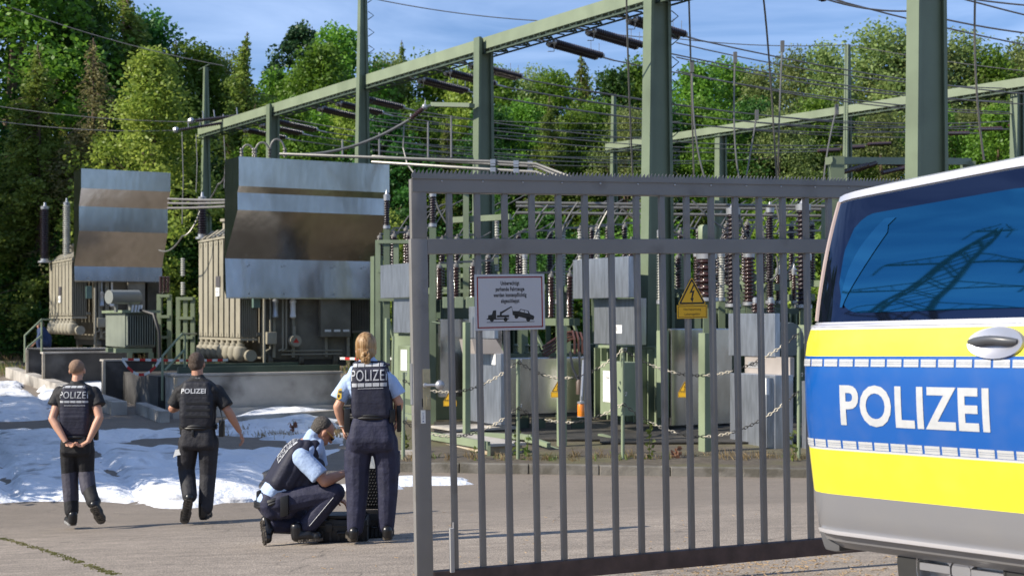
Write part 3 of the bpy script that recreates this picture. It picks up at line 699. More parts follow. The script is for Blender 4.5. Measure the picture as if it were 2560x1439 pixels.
# droppers
dr = [((1722, -10, 26), (1727, 160, 27), (1735, 452, 28), 'long dropper right of the big gantry pillar'), ((1838, 138, 28), (1836, 330, 28), (1850, 455, 28), 'dropper hanging from a clamp in the middle of the upper right wires'),
      ((1956, 110, 28), (1948, 300, 28), (1945, 455, 28.5), 'dropper with a dark clamp left of the second lightning pole'), ((1908, -10, 25), (1925, 180, 26), (1942, 460, 27), 'thin long dropper coming down from the top edge'),
      ((1566, -10, 25), (1572, 200, 26), (1582, 448, 27), 'long dropper left of the big gantry pillar'), ((2438, -10, 22), (2440, 200, 22.5), (2460, 400, 23), 'dropper at the right of the nearest pillar'),
      ((2092, 268, 30), (2070, 370, 30), (2058, 460, 30), 'curved double jumper beside the second lightning pole'), ((1892, 282, 30), (1880, 360, 30), (1862, 460, 30), 'curved jumper left of the thin long dropper'),
      ((1730, 160, 27), (1738, 330, 27), (1765, 455, 27), 'light coloured dropper bending away at its foot')]
for a, b, c, lab in dr:
    mb = MB(); A_, B_, C_ = P(*a), P(*b), P(*c); pts = []
    for i in range(13):
        t = i/12; pts.append(A_*((1-t)*(1-2*t))+B_*(4*t*(1-t))+C_*(t*(2*t-1)))
    o = mb.tube(pts, .017, 6)
    if a[1] > 0: mb.bar(A_+Vector((0, 0, .06)), A_-Vector((0, 0, .16)), .07, .07)
    tag(mb.build('dropper_wire', wirel, None), lab, 'wire', 'vertical droppers to the switchgear')
# tubes, sloping suspended cable, loops at mid height
for i, (y0, y1, Y) in enumerate(((388, 408, 27.5), (394, 420, 29), (408, 432, 26.5))):
    T = thing('busbar_tube', ['upper', 'middle', 'lower'][i]+' of the three horizontal busbar tubes right of the middle transformer hood', 'busbar', P(1000, y0, Y), 'busbar tubes above the middle transformer')
    mb = MB(); xl = 700 if i < 1 else 930; m2 = MB()
    mb.tube([P(xl, y0-3, Y+1), P(1230, y0+16, Y-.5), P(1340, y0+22, Y-.6), P(1440, y1+40, Y-1.2)], .03, 8); mb.build('tube', wirel, T, world=True, smooth=True)
    for px in (1232, 1290, 1325): q = P(px, y0+16+(px-1232)*.05, Y-.55); m2.cbox(q-Vector((.05, .04, .04)), (.10, 0, 0), (0, .08, 0), .08)
    m2.build('clamp', steel, T, world=True)
T = thing('suspended_cable', 'slack pale cable rising from the middle hood to a brown insulator on the side arm', 'cable', P(1068, 264, 31))
mb = MB(); mb.tube(sag(P(722, 386, 30.5), P(1022, 300, 31), .22), .032, 7); mb.build('cable', wirel, T, world=True, smooth=True)
mb = MB(); mb.insul(P(1026, 298, 31), P(1062, 268, 31), .07, .05); mb.build('insulator', brown, T, world=True, smooth=True)
mb = MB(); mb.tube([P(1062, 268, 31), P(1083, 262, 31.2)], .03, 6); mb.tube([P(1062, 268, 31), P(1064, 250, 31)], .015, 5); mb.tube([P(1026, 298, 31), P(1028, 284, 31)], .015, 5); mb.ball(P(1062, 268, 31), .07); mb.build('fitting', steel, T, world=True)
for i, (x, y0, y1) in enumerate(((1010, 312, 430), (1070, 305, 395), (1128, 290, 395), (948, 332, 395), (856, 350, 395))):
    a, b = P(x, y0, 31), P(x+(18 if i == 0 else 0), y1, 30.5)
    pts = [a, a.lerp(b, .5)-Vector((.08 if i == 0 else 0, 0, 0)), b] if i else [a, P(1008, 370, 31), P(1018, 410, 30.8), P(1040, 440, 30.5), P(1050, 452, 30.4)]
    tag(MB().tube(pts, .02, 6).build('dropper_wire', wirel), ['pale dropper curving down to the gate post', 'pale straight dropper left of the middle pillar', 'pale dropper right beside the middle pillar', 'short dropper right of the lightning pole', 'short dropper left of the lightning pole'][i], 'wire', 'droppers above the middle hood')
# far left horizontal isolator rods at the first pillar
for i, (x0, y0, x1, y1, lab) in enumerate(((440, 325, 600, 300, 'lower'), (478, 302, 632, 285, 'upper'))):
    T = thing('rod_insulator', f'{lab} of the two dark horizontal rod insulators crossing the far gantry pole', 'insulator', P(x0, y0, 43), 'rod insulators at the far pole')
    m = MB().insul(P(x0+10, y0, 43), P(x1, y1, 43.5), .06, .06); m.build('insulator', dbrown, T, world=True)
    h = MB(); h.ball(P(x0, y0, 43), .10, 8, 6)
    for t in (.2, .38, .75): q = P(x0, y0, 43).lerp(P(x1, y1, 43.5), t); h.tube([q, q+Vector((-.03, 0, .25))], .02, 5)
    h.build('fitting', steel, T, world=True)
for i, (x, y0, y1) in enumerate(((455, 330, 560), (490, 335, 480), (560, 340, 470))):
    tag(MB().tube([P(x, y0, 42), P(x+3, (y0+y1)/2, 42), P(x, y1, 42)], .015, 5).build('dropper_wire', wire), ['thin wire hanging left of the far pole down to the hoods', 'short thin wire just left of the far pole', 'short thin wire right of the far pole'][i], 'wire', 'thin wires around the far pole')
# jumpers between the hoods
for i, q in enumerate((((420, 497, 33), (565, 500, 31)), ((420, 508, 33), (565, 507, 31)), ((420, 520, 33), (565, 516, 31)))):
    span([P(*q[0]), P(*q[1])], .025, ['upper', 'middle', 'lower'][i]+' of the three dark tubes joining the left and the middle hood', s=.01, grp='tubes between the two hoods', n=4)
span([P(398, 625, 34), P(455, 590, 33), P(500, 528, 33)], .018, 'curved pale lead rising between the two hoods to the brown bushing', m=wirel, s=.15)
span([P(500, 518, 32), P(545, 460, 31.5), P(570, 415, 31)], .018, 'pale lead rising from the brown bushing to the middle hood', m=wirel, s=.1)
# ---------------------------------------------------------------- gate
gatem = mat('gate_grey_paint', (.19, .182, .172), .45, .0, .09, 3, bump=.04, bs=60, col2=(.135, .125, .115), v2=(.58, .75), s2=5)
rustm = mat('gate_bottom_dirty', (.075, .05, .045), .7, 0, .3, 12, bump=.2, bs=40)
GR = R(20.7)
GM = Matrix.Translation((-.518, 7.68, .80)) @ Matrix.Rotation(GR, 4, 'Z') @ Matrix.Rotation(-.019, 4, 'Y')
GA = thing('sliding_gate', 'tall grey steel gate with vertical bars, a spiked top rail and a ball handle', 'gate', GM)
GL = 3.35
def gt(px):     # distance along the gate for a pixel column
    k = (px-1280)/F; return (k*7.68+.518)/(math.cos(GR)-k*math.sin(GR))
Z0 = .80
def zz(z): return z-Z0
D = .05
m = MB().box(.0, .094, -D/2, D/2, zz(.845), zz(2.738)); m.box(.007, .094, -.022, .022, zz(2.7385), zz(3.06)); m.build('post', gatem, GA, bevel=.004, smooth=True)
MB().box(.0942, GL, -.022, .022, zz(2.985), zz(3.06)).build('top_rail', gatem, GA, bevel=.003)
MB().box(.0942, GL, -.025, .025, zz(2.655), zz(2.738)).build('middle_rail', gatem, GA, bevel=.003)
MB().box(.0942, GL, -.028, .028, zz(.84), zz(.939)).build('bottom_rail', rustm, GA, bevel=.003)
m = MB(); m.box(.012, GL, -.0265, -.0222, zz(2.99), zz(3.062)); m.box(.012, GL, -.034, -.024, zz(3.0602), zz(3.066)); m.build('cover_strip', gatem, GA)
# spikes
m = MB(); n = int(GL/.0232); y = -.024
m.box(.01, GL, y-.0015, y+.0015, zz(3.0662), zz(3.087))
for i in range(n):
    x = .012+i*.0232
    m.prism([(x, y-.0015, zz(3.087)), (x+.022, y-.0015, zz(3.087)), (x+.020, y-.0015, zz(3.111))], (0, .003, 0))
m.build('spike_strip', gatem, GA)
m = MB()
for i in range(14): m.lathe((.18+i*.235, -.0267, zz(3.05)), (0, -1, 0), [(.006, 0), (.006, .003), (.003, .006)], 8)
m.build('rivet', steel, GA)
barx = [.227+i*.1609 for i in range(19)]
b0 = None
for i, x in enumerate(barx):
    if b0 is None:
        b0 = MB().box(-.0155, .0155, -.0165, .0165, zz(.939), zz(2.655)).build('bar', gatem, GA, bevel=.0035, smooth=True)
        b1 = MB().box(-.0155, .0155, -.0165, .0165, zz(2.738), zz(2.985)).build('upper_bar', gatem, GA, bevel=.0035, smooth=True)
        b0.location.x = x; b1.location.x = x
    else:
        for q in (b0, b1):
            c = q.copy(); COL.objects.link(c); c.parent = GA; c.location.x = x
# lock
brass = mat('worn_lock_plate', (.38, .35, .26), .35, .8, .15, 20)
zc = 2.3-(968-800)/463-Z0
m = MB().box(.052, .094, -.031, -.0255, zc-.12, zc+.10).build('lock_plate', brass, GA, bevel=.002)
m2 = MB(); m2.lathe((.062, -.031, zc+.012), (0, -1, 0), [(.012, 0), (.012, .018), (.008, .02)], 12); m2.tube([(.062, -.045, zc+.012), (.118, -.062, zc+.012)], .0085, 10); m2.ball((.135, -.066, zc+.012), .026, 16, 12)
m2.build('ball_handle', steel, GA, smooth=True)
m3 = MB().box(.068, .088, -.038, -.0312, zc-.105, zc-.045); m3.lathe((.078, -.0382, zc-.06), (0, -1, 0), [(.006, 0), (.006, .004)], 8); m3.build('lock_cylinder', brass, GA, bevel=.002)
MB().box(.046, .056, -.0262, -.0252, zc-.105, zc-.06).build('slot', black, GA)
MB().box(-.006, .0, -.018, .018, zc-.09, zc+.13).build('striker_plate', steel, GA)
# sticker with vertical writing
stz = 2.3-(1041-800)/463-Z0
s_ = MB().box(.038, .064, -.0262, -.0252, stz-.036, stz+.036).build('sticker', white, GA)
m = MB(); put_text(m, text_mesh('Notruf 112', .0085, .62), (.051, -.0266, stz+.004), (0, 0, 1), (-1, 0, 0)); m.prism([(.051-.006, -.0266, stz-.028), (.051+.006, -.0266, stz-.028), (.051, -.0266, stz-.020)], (0, .0002, 0)); m.build('sticker_text', mat('blue_print', (.02, .04, .2), .5), s_)
# drop bolt housing
t0 = gt(1122); m = MB().box(t0, t0+.02, -.045, -.019, zz(.93), zz(1.17)); m.box(t0+.0205, t0+.027, -.035, -.019, zz(.93), zz(1.20)); m.build('drop_bolt', mat('bolt_grey', (.4, .39, .38), .5, .3), GA, bevel=.002)
# ---- tow away sign
TMX = GM
def gframe(t, z, y=-.03): return GM @ Matrix.Translation((t, y, z))
ta, tb = gt(1196), gt(1370); wS = tb-ta; tcn = (ta+tb)/2; sS = F/(7.68+math.sin(GR)*tcn); zS = 2.3-(755-800)/sS-Z0-.019*tcn; hS = 139/sS
SG = thing('parking_sign', 'white tow away sign with red border, black German text and a tow truck picture', 'sign', gframe(tcn, zS, -.022))
w2, h2 = wS/2, hS/2
MB().box(-w2, w2, -.006, -.002, -h2, h2).build('sign_plate', mat('sign_white', (.47, .47, .49), .5, 0, .03, 3), SG, bevel=.001)
m = MB(); bw = .007; a_, b_ = w2-.013, h2-.013
for q in ((-a_, a_, b_-bw, b_), (-a_, a_, -b_, -b_+bw), (-a_, -a_+bw, -b_+bw, b_-bw), (a_-bw, a_, -b_+bw, b_-bw)): m.box(q[0], q[1], -.0066, -.0061, q[2], q[3])
m.build('border', mat('sign_red', (.22, .01, .012), .5), SG)
m = MB()
for k, l in enumerate(('Unberechtigt', 'parkende Fahrzeuge', 'werden kostenpflichtig', 'abgeschleppt')):
    put_text(m, text_mesh(l, .0215, .60, 1.12, bold=.001), (0, -.0068, h2-.050-k*.0325), (1, 0, 0), (0, 0, 1))
m.build('lettering', ink, SG)
# pictogram traced as polygons (units: zoom pixels of the sign, 7.19 per photo pixel)
def pz(x, y): k = 1/7.19/sS; return ((x-738)*k, -.0068, -(y-683)*k)
pic = [[(285,985),(285,970),(310,968),(315,910),(385,900),(408,830),(468,820),(465,968),(710,968),(710,985),(465,988),(285,988)],
       [(480,915),(535,912),(540,850),(560,852),(752,757),(765,760),(765,770),(570,888),(575,912),(712,912),(712,950),(480,950)],
       [(760,762),(768,762),(782,840),(776,842)],
       [(776,840),(890,845),(905,838),(932,808),(1085,842),(1100,872),(1120,905),(1180,930),(1198,950),(1180,1008),(1110,998),(960,960),(780,912)],
       [(285,1032),(1200,1032),(1200,1042),(285,1042)]]
m = MB()
for poly in pic: m.prism([pz(*p) for p in poly], (0, .0003, 0))
for cx, cy, r in ((383, 990, 38), (645, 990, 38), (853, 940, 40), (1078, 995, 40)):
    m.prism([pz(cx+r*math.cos(a*math.tau/16), cy+r*math.sin(a*math.tau/16)) for a in range(16)], (0, .0004, 0))
m.build('tow_truck_picture', ink, SG)
m = MB()
for poly in ([(912, 850), (938, 822), (1000, 836), (998, 872)], [(1012, 838), (1070, 852), (1080, 890), (1008, 874)]):
    m.prism([Vector(pz(*p))+Vector((0, -.0006, 0)) for p in poly], (0, .0003, 0))
m.build('car_windows', MATS['sign_white'], SG)
m = MB()
for x in (-w2+.022, w2-.022):
    for z in (-b_+.003, b_-.003): m.lathe((x, -.0068, z), (0, -1, 0), [(.003, 0), (.003, .002)], 8)
m.build('screw', black, SG)
# ---- high voltage sign
def hv_sign(T, w, plate=True, base_y=0, thick=.003, txt=True):
    h = w*.87; y = base_y
    b = MB(); r = .035*w/.185
    def tri(s, z0=0):
        ww = w*s; hh = h*s; c = h/3
        pts = [(-ww/2, -hh/3), (ww/2, -hh/3), (0, hh*2/3)]
        return pts
    def rtri(s, rad):
        out = []; P3 = tri(s)
        for i in range(3):
            p = Vector(P3[i]); a = (Vector(P3[i-1])-p).normalized(); c = (Vector(P3[(i+1) % 3])-p).normalized()
            for t in (0, .5, 1):
                q = p+a*rad*(1-t)+c*rad*t; q = q.lerp(p, .35 if t == .5 else 0); out.append((q.x, q.y))
        return out
    b.prism([(x, y, z) for x, z in rtri(1, .012*w/.185)], (0, thick, 0))
    if plate:
        z1 = -h/3-.002; ph = w*.42; b.box(-w*.53, w*.53, y, y+thick, z1-ph, z1)
    b.build('sign_plate', signy, T)
    k = MB(); o = rtri(.93, .01*w/.185); i_ = rtri(.76, .004*w/.185); n = len(o); y2 = y-.0006
    vs = [(x, y2, z) for x, z in o]+[(x, y2, z) for x, z in i_]
    k.add(vs, [(j, (j+1) % n, (j+1) % n+n, j+n) for j in range(n)])
    s = w/.185
    bolt = [(.008, .066), (-.016, .018), (.002, .024), (-.006, -.012), (-.013, -.010), (.002, -.034), (.011, -.008), (.003, -.010), (.017, .036), (-.001, .030), (.017, .066)]
    k.prism([(x*s, y2, (z-.006)*s) for x, z in bolt], (0, .0004, 0))
    if plate:
        a_ = w*.5; zt = z1-.006*s; zb_ = z1-ph+.006*s; t = .003*s
        for q in ((-a_, a_, zt-t, zt), (-a_, a_, zb_, zb_+t), (-a_, -a_+t, zb_+t, zt-t), (a_-t, a_, zb_+t, zt-t)): k.box(q[0], q[1], y2, y2+.0004, q[2], q[3])
        if txt:
            put_text(k, text_mesh('Hochspannung', .0135*s, .95, 1.05), (0, y2-.0002, z1-ph*.32), (1, 0, 0), (0, 0, 1))
            put_text(k, text_mesh('Lebensgefahr', .0135*s, .95, 1.05), (0, y2-.0002, z1-ph*.68), (1, 0, 0), (0, 0, 1))
    k.build('lettering', ink, T)
th = gt(1737); sH = F/(7.68+math.sin(GR)*th)
HV = thing('warning_sign', 'large yellow high voltage warning sign fixed to a bar of the grey gate', 'sign', gframe(th, 2.3-(738-800)/sH-Z0-.019*th, -.024))
hv_sign(HV, 76/sH/math.cos(GR)*.98)
# ---------------------------------------------------------------- police van
VT = math.atan2(-.809, .588)
VM = Matrix.Translation((1.223, 6.16, .95)) @ Matrix.Rotation(VT, 4, 'Z') @ Matrix.Rotation(-.02, 4, 'Y')
def livery():
    m = bpy.data.materials.new('van_livery'); m.use_nodes = True; t = m.node_tree; b = t.nodes['Principled BSDF']; l = t.links.new
    c = nd(t, 'ShaderNodeTexCoord'); s = nd(t, 'ShaderNodeSeparateXYZ'); l(c.outputs['Object'], s.inputs[0])
    r = nd(t, 'ShaderNodeValToRGB'); r.color_ramp.interpolation = 'CONSTANT'; mr = nd(t, 'ShaderNodeMath', operation='DIVIDE'); mr.inputs[1].default_value = 2.2
    l(s.outputs[2], mr.inputs[0]); l(mr.outputs[0], r.inputs[0])
    silver = (.19, .19, .20, 1); yel = (.80, .72, .03, 1); blu = (.0, .078, .33, 1)
    e = r.color_ramp.elements; e[0].position = 0; e[0].color = silver
    e[1].position = .603/2.2; e[1].color = yel
    for p, cc in ((.797, (.5, .5, .52, 1)), (.803, blu), (1.186, (.5, .5, .52, 1)), (1.192, yel), (1.304, (.55, .55, .57, 1))):
        q = e.new(p/2.2); q.color = cc
    nn = nd(t, 'ShaderNodeTexNoise'); nn.inputs['Scale'].default_value = 7; nn.inputs['Detail'].default_value = 8; l(c.outputs['Object'], nn.inputs['Vector'])
    dm = nd(t, 'ShaderNodeMapRange'); dm.inputs[1].default_value = .45; dm.inputs[2].default_value = .8; dm.inputs[3].default_value = .0; dm.inputs[4].default_value = .09; l(nn.outputs[0], dm.inputs[0])
    dx = nd(t, 'ShaderNodeMix', data_type='RGBA'); dx.inputs[7].default_value = (.30, .27, .22, 1); l(dm.outputs[0], dx.inputs[0]); l(r.outputs[0], dx.inputs[6])
    l(dx.outputs[2], b.inputs['Base Color']); b.inputs['Roughness'].default_value = .35; b.inputs['Coat Weight'].default_value = .5; b.inputs['Coat Roughness'].default_value = .08
    return m
liv = livery()
silver = mat('silver_paint', (.52, .52, .56), .3, .3, .02, 2, coat=.8)
VAN = thing('police_van', 'silver police van with blue and yellow side stripes parked at the right edge', 'van', VM)
# half section of the side: inset (y) against height, outside = 0
prof = [(.365, .16), (.42, .095), (.5, .068), (.60, .05), (.79, .022), (.95, .004), (1.09, 0), (1.186, .004), (1.27, .022), (1.336, .052), (1.40, .064), (1.46, .077), (1.52, .092), (1.58, .108), (1.64, .126), (1.70, .146), (1.76, .168), (1.81, .188), (1.86, .209), (1.90, .228)]
Wd = 1.92
def inset(x, z):
    z = min(1.9, max(.34, z)); i = 0
    while i < len(prof)-2 and prof[i+1][0] < z: i += 1
    def cr(k): return prof[max(0, min(len(prof)-1, k))]
    (z0, y0), (z1, y1), (z2, y2), (z3, y3) = cr(i-1), cr(i), cr(i+1), cr(i+2)
    t = (z-z1)/(z2-z1); m1 = (y2-y0)/max(1e-6, z2-z0)*(z2-z1); m2 = (y3-y1)/max(1e-6, z3-z1)*(z2-z1)
    y = (2*t**3-3*t*t+1)*y1+(t**3-2*t*t+t)*m1+(-2*t**3+3*t*t)*y2+(t**3-t*t)*m2
    r = 0 if x > .22 else (.22-x)/.22
    return y+.22*(1-math.sqrt(max(0, 1-r*r)))*.6+.018*(max(0, 1.2-x))**2*(1 if z > 1.33 else 0)
def sec(x):
    # x: distance from the rear corner; rounded rear end and sloping nose
    r = 0 if x > .22 else (.22-x)/.22; ins = .22*(1-math.sqrt(max(0, 1-r*r)))*.6
    nose = max(0, (x-3.7)/1.25)
    out = []
    for z, _y in prof:
        y = inset(x, z); ins = 0
        zz_ = z
        if z > 1.336:
            top = (1.336+(z-1.336)*(1+.105*min(1, x)))/z
            zz_ = z*top if nose == 0 else 1.336*.98+(z-1.336)*max(.02, 1-nose*1.15)
            if nose > 0: zz_ = min(z*top, zz_)
        if nose > 0 and z <= 1.336: zz_ = z*(1-.18*nose*(z/1.336)**2)
        out.append((zz_, y+ins+.12*nose**2))
    return out
xs = [0, .02, .05, .1, .16, .22, .4, .7, 1.0, 1.3, 1.7, 2.2, 2.8, 3.4, 3.7, 4.0, 4.3, 4.6, 4.85, 4.95]
def rearx(z):      # rear outline of the body against height
    return .0
m = MB(); rows = []
for x in xs:
    s = sec(x); pts = [Vector((x, y, z)) for z, y in s]
    # roof crown
    zt, yt = s[-1]; zt += .0
    for k in range(1, 8):
        t = k/8; pts.append(Vector((x, yt+.05+(Wd-2*yt-.1)*t, zt+.075*math.sin(math.pi*t)**.5)))
    pts += [Vector((x, Wd-y, z)) for z, y in s[::-1]]
    rows.append(pts)
n = len(rows[0]); k = 0
for r_ in rows: m.v += r_
for i in range(len(rows)-1):
    for j in range(n-1): m.f.append((i*n+j, (i+1)*n+j, (i+1)*n+j+1, i*n+j+1))
    m.f.append((i*n+n-1, (i+1)*n+n-1, (i+1)*n, i*n))
m.f.append(tuple(range(n))); m.f.append(tuple((len(rows)-1)*n+j for j in range(n))[::-1]); m.mi = [0]*len(m.f)
body = m.build('body', liv, VAN, smooth=True)
# recalc normals
bm = bmesh.new(); bm.from_mesh(body.data); bmesh.ops.recalc_face_normals(bm, faces=bm.faces); bm.to_mesh(body.data); bm.free()
bvhV = BVHTree.FromPolygons([v.co.copy() for v in body.data.vertices], [tuple(p.vertices) for p in body.data.polygons])
def onbody(x, z, off):
    return Vector((x, inset(x, z if z < 1.336 else 1.336+(z-1.336)/(1.0+.105*min(1, x)))-off, z))
def patch(poly, off, th, nx=24, nz=14):
    """curved patch following the body: poly(u)->(zlow, zhigh)"""
    mb = MB(); x0, x1, f = poly; fr = []
    for i in range(nx+1):
        x = x0+(x1-x0)*i/nx; lo, hi = f(x)
        for j in range(nz+1): fr.append(onbody(x, lo+(hi-lo)*j/nz, off))
    q = nz+1; mb.add(fr, [(i*q+j, (i+1)*q+j, (i+1)*q+j+1, i*q+j+1) for i in range(nx) for j in range(nz)])
    bk = [v+Vector((0, th, 0)) for v in fr]; b0_ = len(fr); mb.v += bk
    ed = [i*q for i in range(nx+1)]+[nx*q+j for j in range(1, q)]+[i*q+nz for i in range(nx-1, -1, -1)]+[j for j in range(nz-1, 0, -1)]
    for a in range(len(ed)): u, v = ed[a], ed[(a+1) % len(ed)]; mb.f.append((v, u, u+b0_, v+b0_))
    mb.mi = [0]*len(mb.f); return mb
# sliding door pulled back over the rear wheel: stands a little proud of the body
DX0, DX1 = .012, 1.42
def rzf(x): return 1.0+.031*min(1, x)
door = patch((DX0, DX1, lambda x: (.40+.0*x, 1.318)), .012, .02).build('sliding_door', liv, VAN, smooth=True)
glassd = bpy.data.materials.new('tinted_glass'); glassd.use_nodes = True
b = glassd.node_tree.nodes['Principled BSDF']; b.inputs['Base Color'].default_value = (.03, .045, .085, 1); b.inputs['Metallic'].default_value = .9; b.inputs['Roughness'].default_value = .03; 
gl2 = bpy.data.materials.new('clear_glass'); gl2.use_nodes = True; t = gl2.node_tree; t.nodes.clear()
o_ = nd(t, 'ShaderNodeOutputMaterial'); tr = nd(t, 'ShaderNodeBsdfTransparent'); tr.inputs[0].default_value = (.05, .42, .60, 1); gg = nd(t, 'ShaderNodeBsdfGlossy'); gg.inputs[1].default_value = .01; gg.inputs[0].default_value = (.75, .9, 1, 1)
ms = nd(t, 'ShaderNodeMixShader'); lw = nd(t, 'ShaderNodeFresnel'); lw.inputs[0].default_value = 2.1; t.links.new(lw.outputs[0], ms.inputs[0]); t.links.new(tr.outputs[0], ms.inputs[1]); t.links.new(gg.outputs[0], ms.inputs[2]); t.links.new(ms.outputs[0], o_.inputs[0])
patch((.07, 1.40, lambda x: (1.336, 1.858*rzf(x))), .008, .004).build('window_surround', glassd, VAN, smooth=True)
# rounded inner window
def rr_(x, a=.20, b_=1.36, lo=1.375, hi=1.78, r=.13):
    h0, h1 = lo, hi*rzf(x)
    for e, s in ((a, 1), (b_, -1)):
        d = (x-e)*s
        if d < r:
            k = r-math.sqrt(max(0, r*r-(r-d)**2)); h0 += k; h1 -= k*1.1
    return h0, h1
wi = patch((.20, 1.36, rr_), .0125, .002, 40, 10); wi.build('window_pane', mat('pane_blue', (.02, .13, .24), .03, .92, .0, 1), VAN, smooth=True)
# pale crescent painted on the opaque pane for light at the opposite window frame
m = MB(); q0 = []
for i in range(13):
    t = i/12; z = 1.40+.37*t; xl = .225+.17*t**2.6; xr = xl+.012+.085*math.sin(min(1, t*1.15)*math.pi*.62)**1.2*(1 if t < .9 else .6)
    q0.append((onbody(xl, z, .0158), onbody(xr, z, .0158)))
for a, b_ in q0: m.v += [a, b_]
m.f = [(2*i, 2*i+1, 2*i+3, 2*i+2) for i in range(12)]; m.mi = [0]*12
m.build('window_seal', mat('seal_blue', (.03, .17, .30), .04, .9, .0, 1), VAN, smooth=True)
# pillar trim along the rear edge of the glass
m = MB(); m.tube([onbody(.05, 1.345+(1.87-1.345)*i/10, .006) for i in range(11)], .011, 6); m.build('pillar_trim', mat('trim_bronze', (.55, .42, .36), .3, .4), VAN, smooth=True)
m = patch((.03, 1.45, lambda x: (1.866*rzf(x), 1.896*rzf(x))), .014, .03, 20, 3); m.build('roof_rail_edge', silver, VAN, smooth=True)
# belt line strip
m = patch((.012, 1.42, lambda x: (1.318, 1.338)), .016, .02, 20, 3); m.build('belt_strip', silver, VAN, smooth=True)
# skirt strip
m = patch((.06, 1.45, lambda x: (.435, .452)), .026, .02, 20, 3); m.build('skirt_strip', mat('strip_silver', (.7, .7, .74), .2, .4, .02, 2, coat=1), VAN, smooth=True)
# reflective blocks
refl = mat('reflective_film', (.47, .48, .49), .35, .1, .06, 30)
def blocks(z0, z1, name):
    mb = MB(); x = .035; w = .072; gap = .011
    while x < 1.38:
        for a, b_ in ((z0, z0+(z1-z0)*.36), (z0+(z1-z0)*.40, z0+(z1-z0)*.60), (z0+(z1-z0)*.64, z1)):
            q = [onbody(x+i*w/3, a if j == 0 else b_, .0135) for j in (0, 1) for i in range(4)]
            mb.add(q, [(0, 1, 5, 4), (1, 2, 6, 5), (2, 3, 7, 6)])
        x += w+gap
    return mb.build(name, refl, VAN)
blocks(1.152, 1.182, 'reflective_blocks'); blocks(.810, .842, 'reflective_blocks')
m = MB(); put_text(m, text_mesh('POLIZEI', .158, 1.0, 1.06, bold=.006, align='LEFT'), (0, -.5, 0), (1, 0, 0), (0, 0, 1))
xa = min(v.x for v in m.v); xb = max(v.x for v in m.v)
x0_, x1_ = .285, 1.01
for v in m.v: v.x = x0_+(v.x-xa)/(xb-xa)*(x1_-x0_); v.z = v.z+.982
conform(m, body, (0, 1, 0), .0136, 2)
for v in m.v: v.y = inset(v.x, v.z)-.0142
m.build('lettering', refl, VAN)
# handle
hx, hz_ = 1.035, 1.245
m = MB(); m.lathe(onbody(hx, hz_, .012)+Vector((0, 0, 0)), (0, -1, 0), [(.001, 0), (1, 0)], 4)
m = MB(); pl = []
cen = onbody(hx, hz_, .0)
for (q, dy) in ((1, .0125), (.96, .024), (.86, .022), (.6, .0145), (.3, .0132), (.001, .0130)):
    pl.append([Vector((hx+.125*q*math.cos(a*math.tau/28), onbody(hx+.125*q*math.cos(a*math.tau/28), hz_+.062*q*math.sin(a*math.tau/28), dy).y, hz_+.062*q*math.sin(a*math.tau/28))) for a in range(28)])
for r_ in pl: m.v += r_
m.f = [(i*28+j, i*28+(j+1) % 28, (i+1)*28+(j+1) % 28, (i+1)*28+j) for i in range(len(pl)-1) for j in range(28)]; m.mi = [0]*len(m.f)
hb = m.build('handle_bowl', mat('bowl_silver', (.40, .40, .43), .25, .6, .02, 2), VAN, smooth=True)
m = MB(); m.tube([onbody(hx-.115+.21*i/8, hz_+.008-.004*math.cos(i/8*6.28), .02+.018*math.sin(i/8*math.pi)) for i in range(9)], [.010, .015, .016, .016, .016, .016, .016, .015, .010], 10); m.build('handle', mat('handle_grey', (.07, .075, .085), .35), hb, smooth=True)
# wheel, arch and underbody
def wheel(x, y, name='wheel'):
    T_ = MB().lathe((x, y, .335), (0, 1, 0), [(.20, 0), (.31, .0), (.335, .03), (.338, .1), (.335, .19), (.31, .22), (.2, .22)], 32, caps=False).build(name, rubber, VAN, smooth=True)
    rim = MB(); rim.lathe((x, y-.004, .335), (0, 1, 0), [(.212, 0), (.20, .02), (.19, .06), (.05, .05), (.045, .01), (.001, .01)], 28, caps=False)
    for a in range(10):
        t = a*math.tau/10; rim.bar((x+.05*math.cos(t), y+.012, .335+.05*math.sin(t)), (x+.2*math.cos(t), y+.012, .335+.2*math.sin(t)), .03, .02, up=Vector((0, 1, 0)))
    rim.build('rim', mat('alloy', (.45, .45, .47), .3, .8), T_, smooth=True)
for x in (.74, 3.9):
    for y in (.16, 1.55): wheel(x, y)
MB().box(.3, 4.8, .45, 1.5, .30, .45).build('underbody', black, VAN)
m = MB()
pts = [(0.03, .34), (.0, .42), (-.012, .5), (-.01, .60), (.02, .64)]
m.prism([(x, .16, z) for x, z in pts]+[(.12, .16, .64), (.12, .16, .34)], (0, 1.6, 0)); m.build('rear_bumper', mat('bumper_grey', (.10, .10, .105), .5), VAN, bevel=.03, smooth=True)
# front details (outside the picture)
for y in (.18, 1.6): MB().ball((4.86, y+.06, .85), (.1, .13, .12)).build('headlight', steel, VAN, smooth=True)
patch((1.6, 3.3, lambda x: (1.345, 1.80)), .008, .004).build('front_window', glassd, VAN, smooth=True)
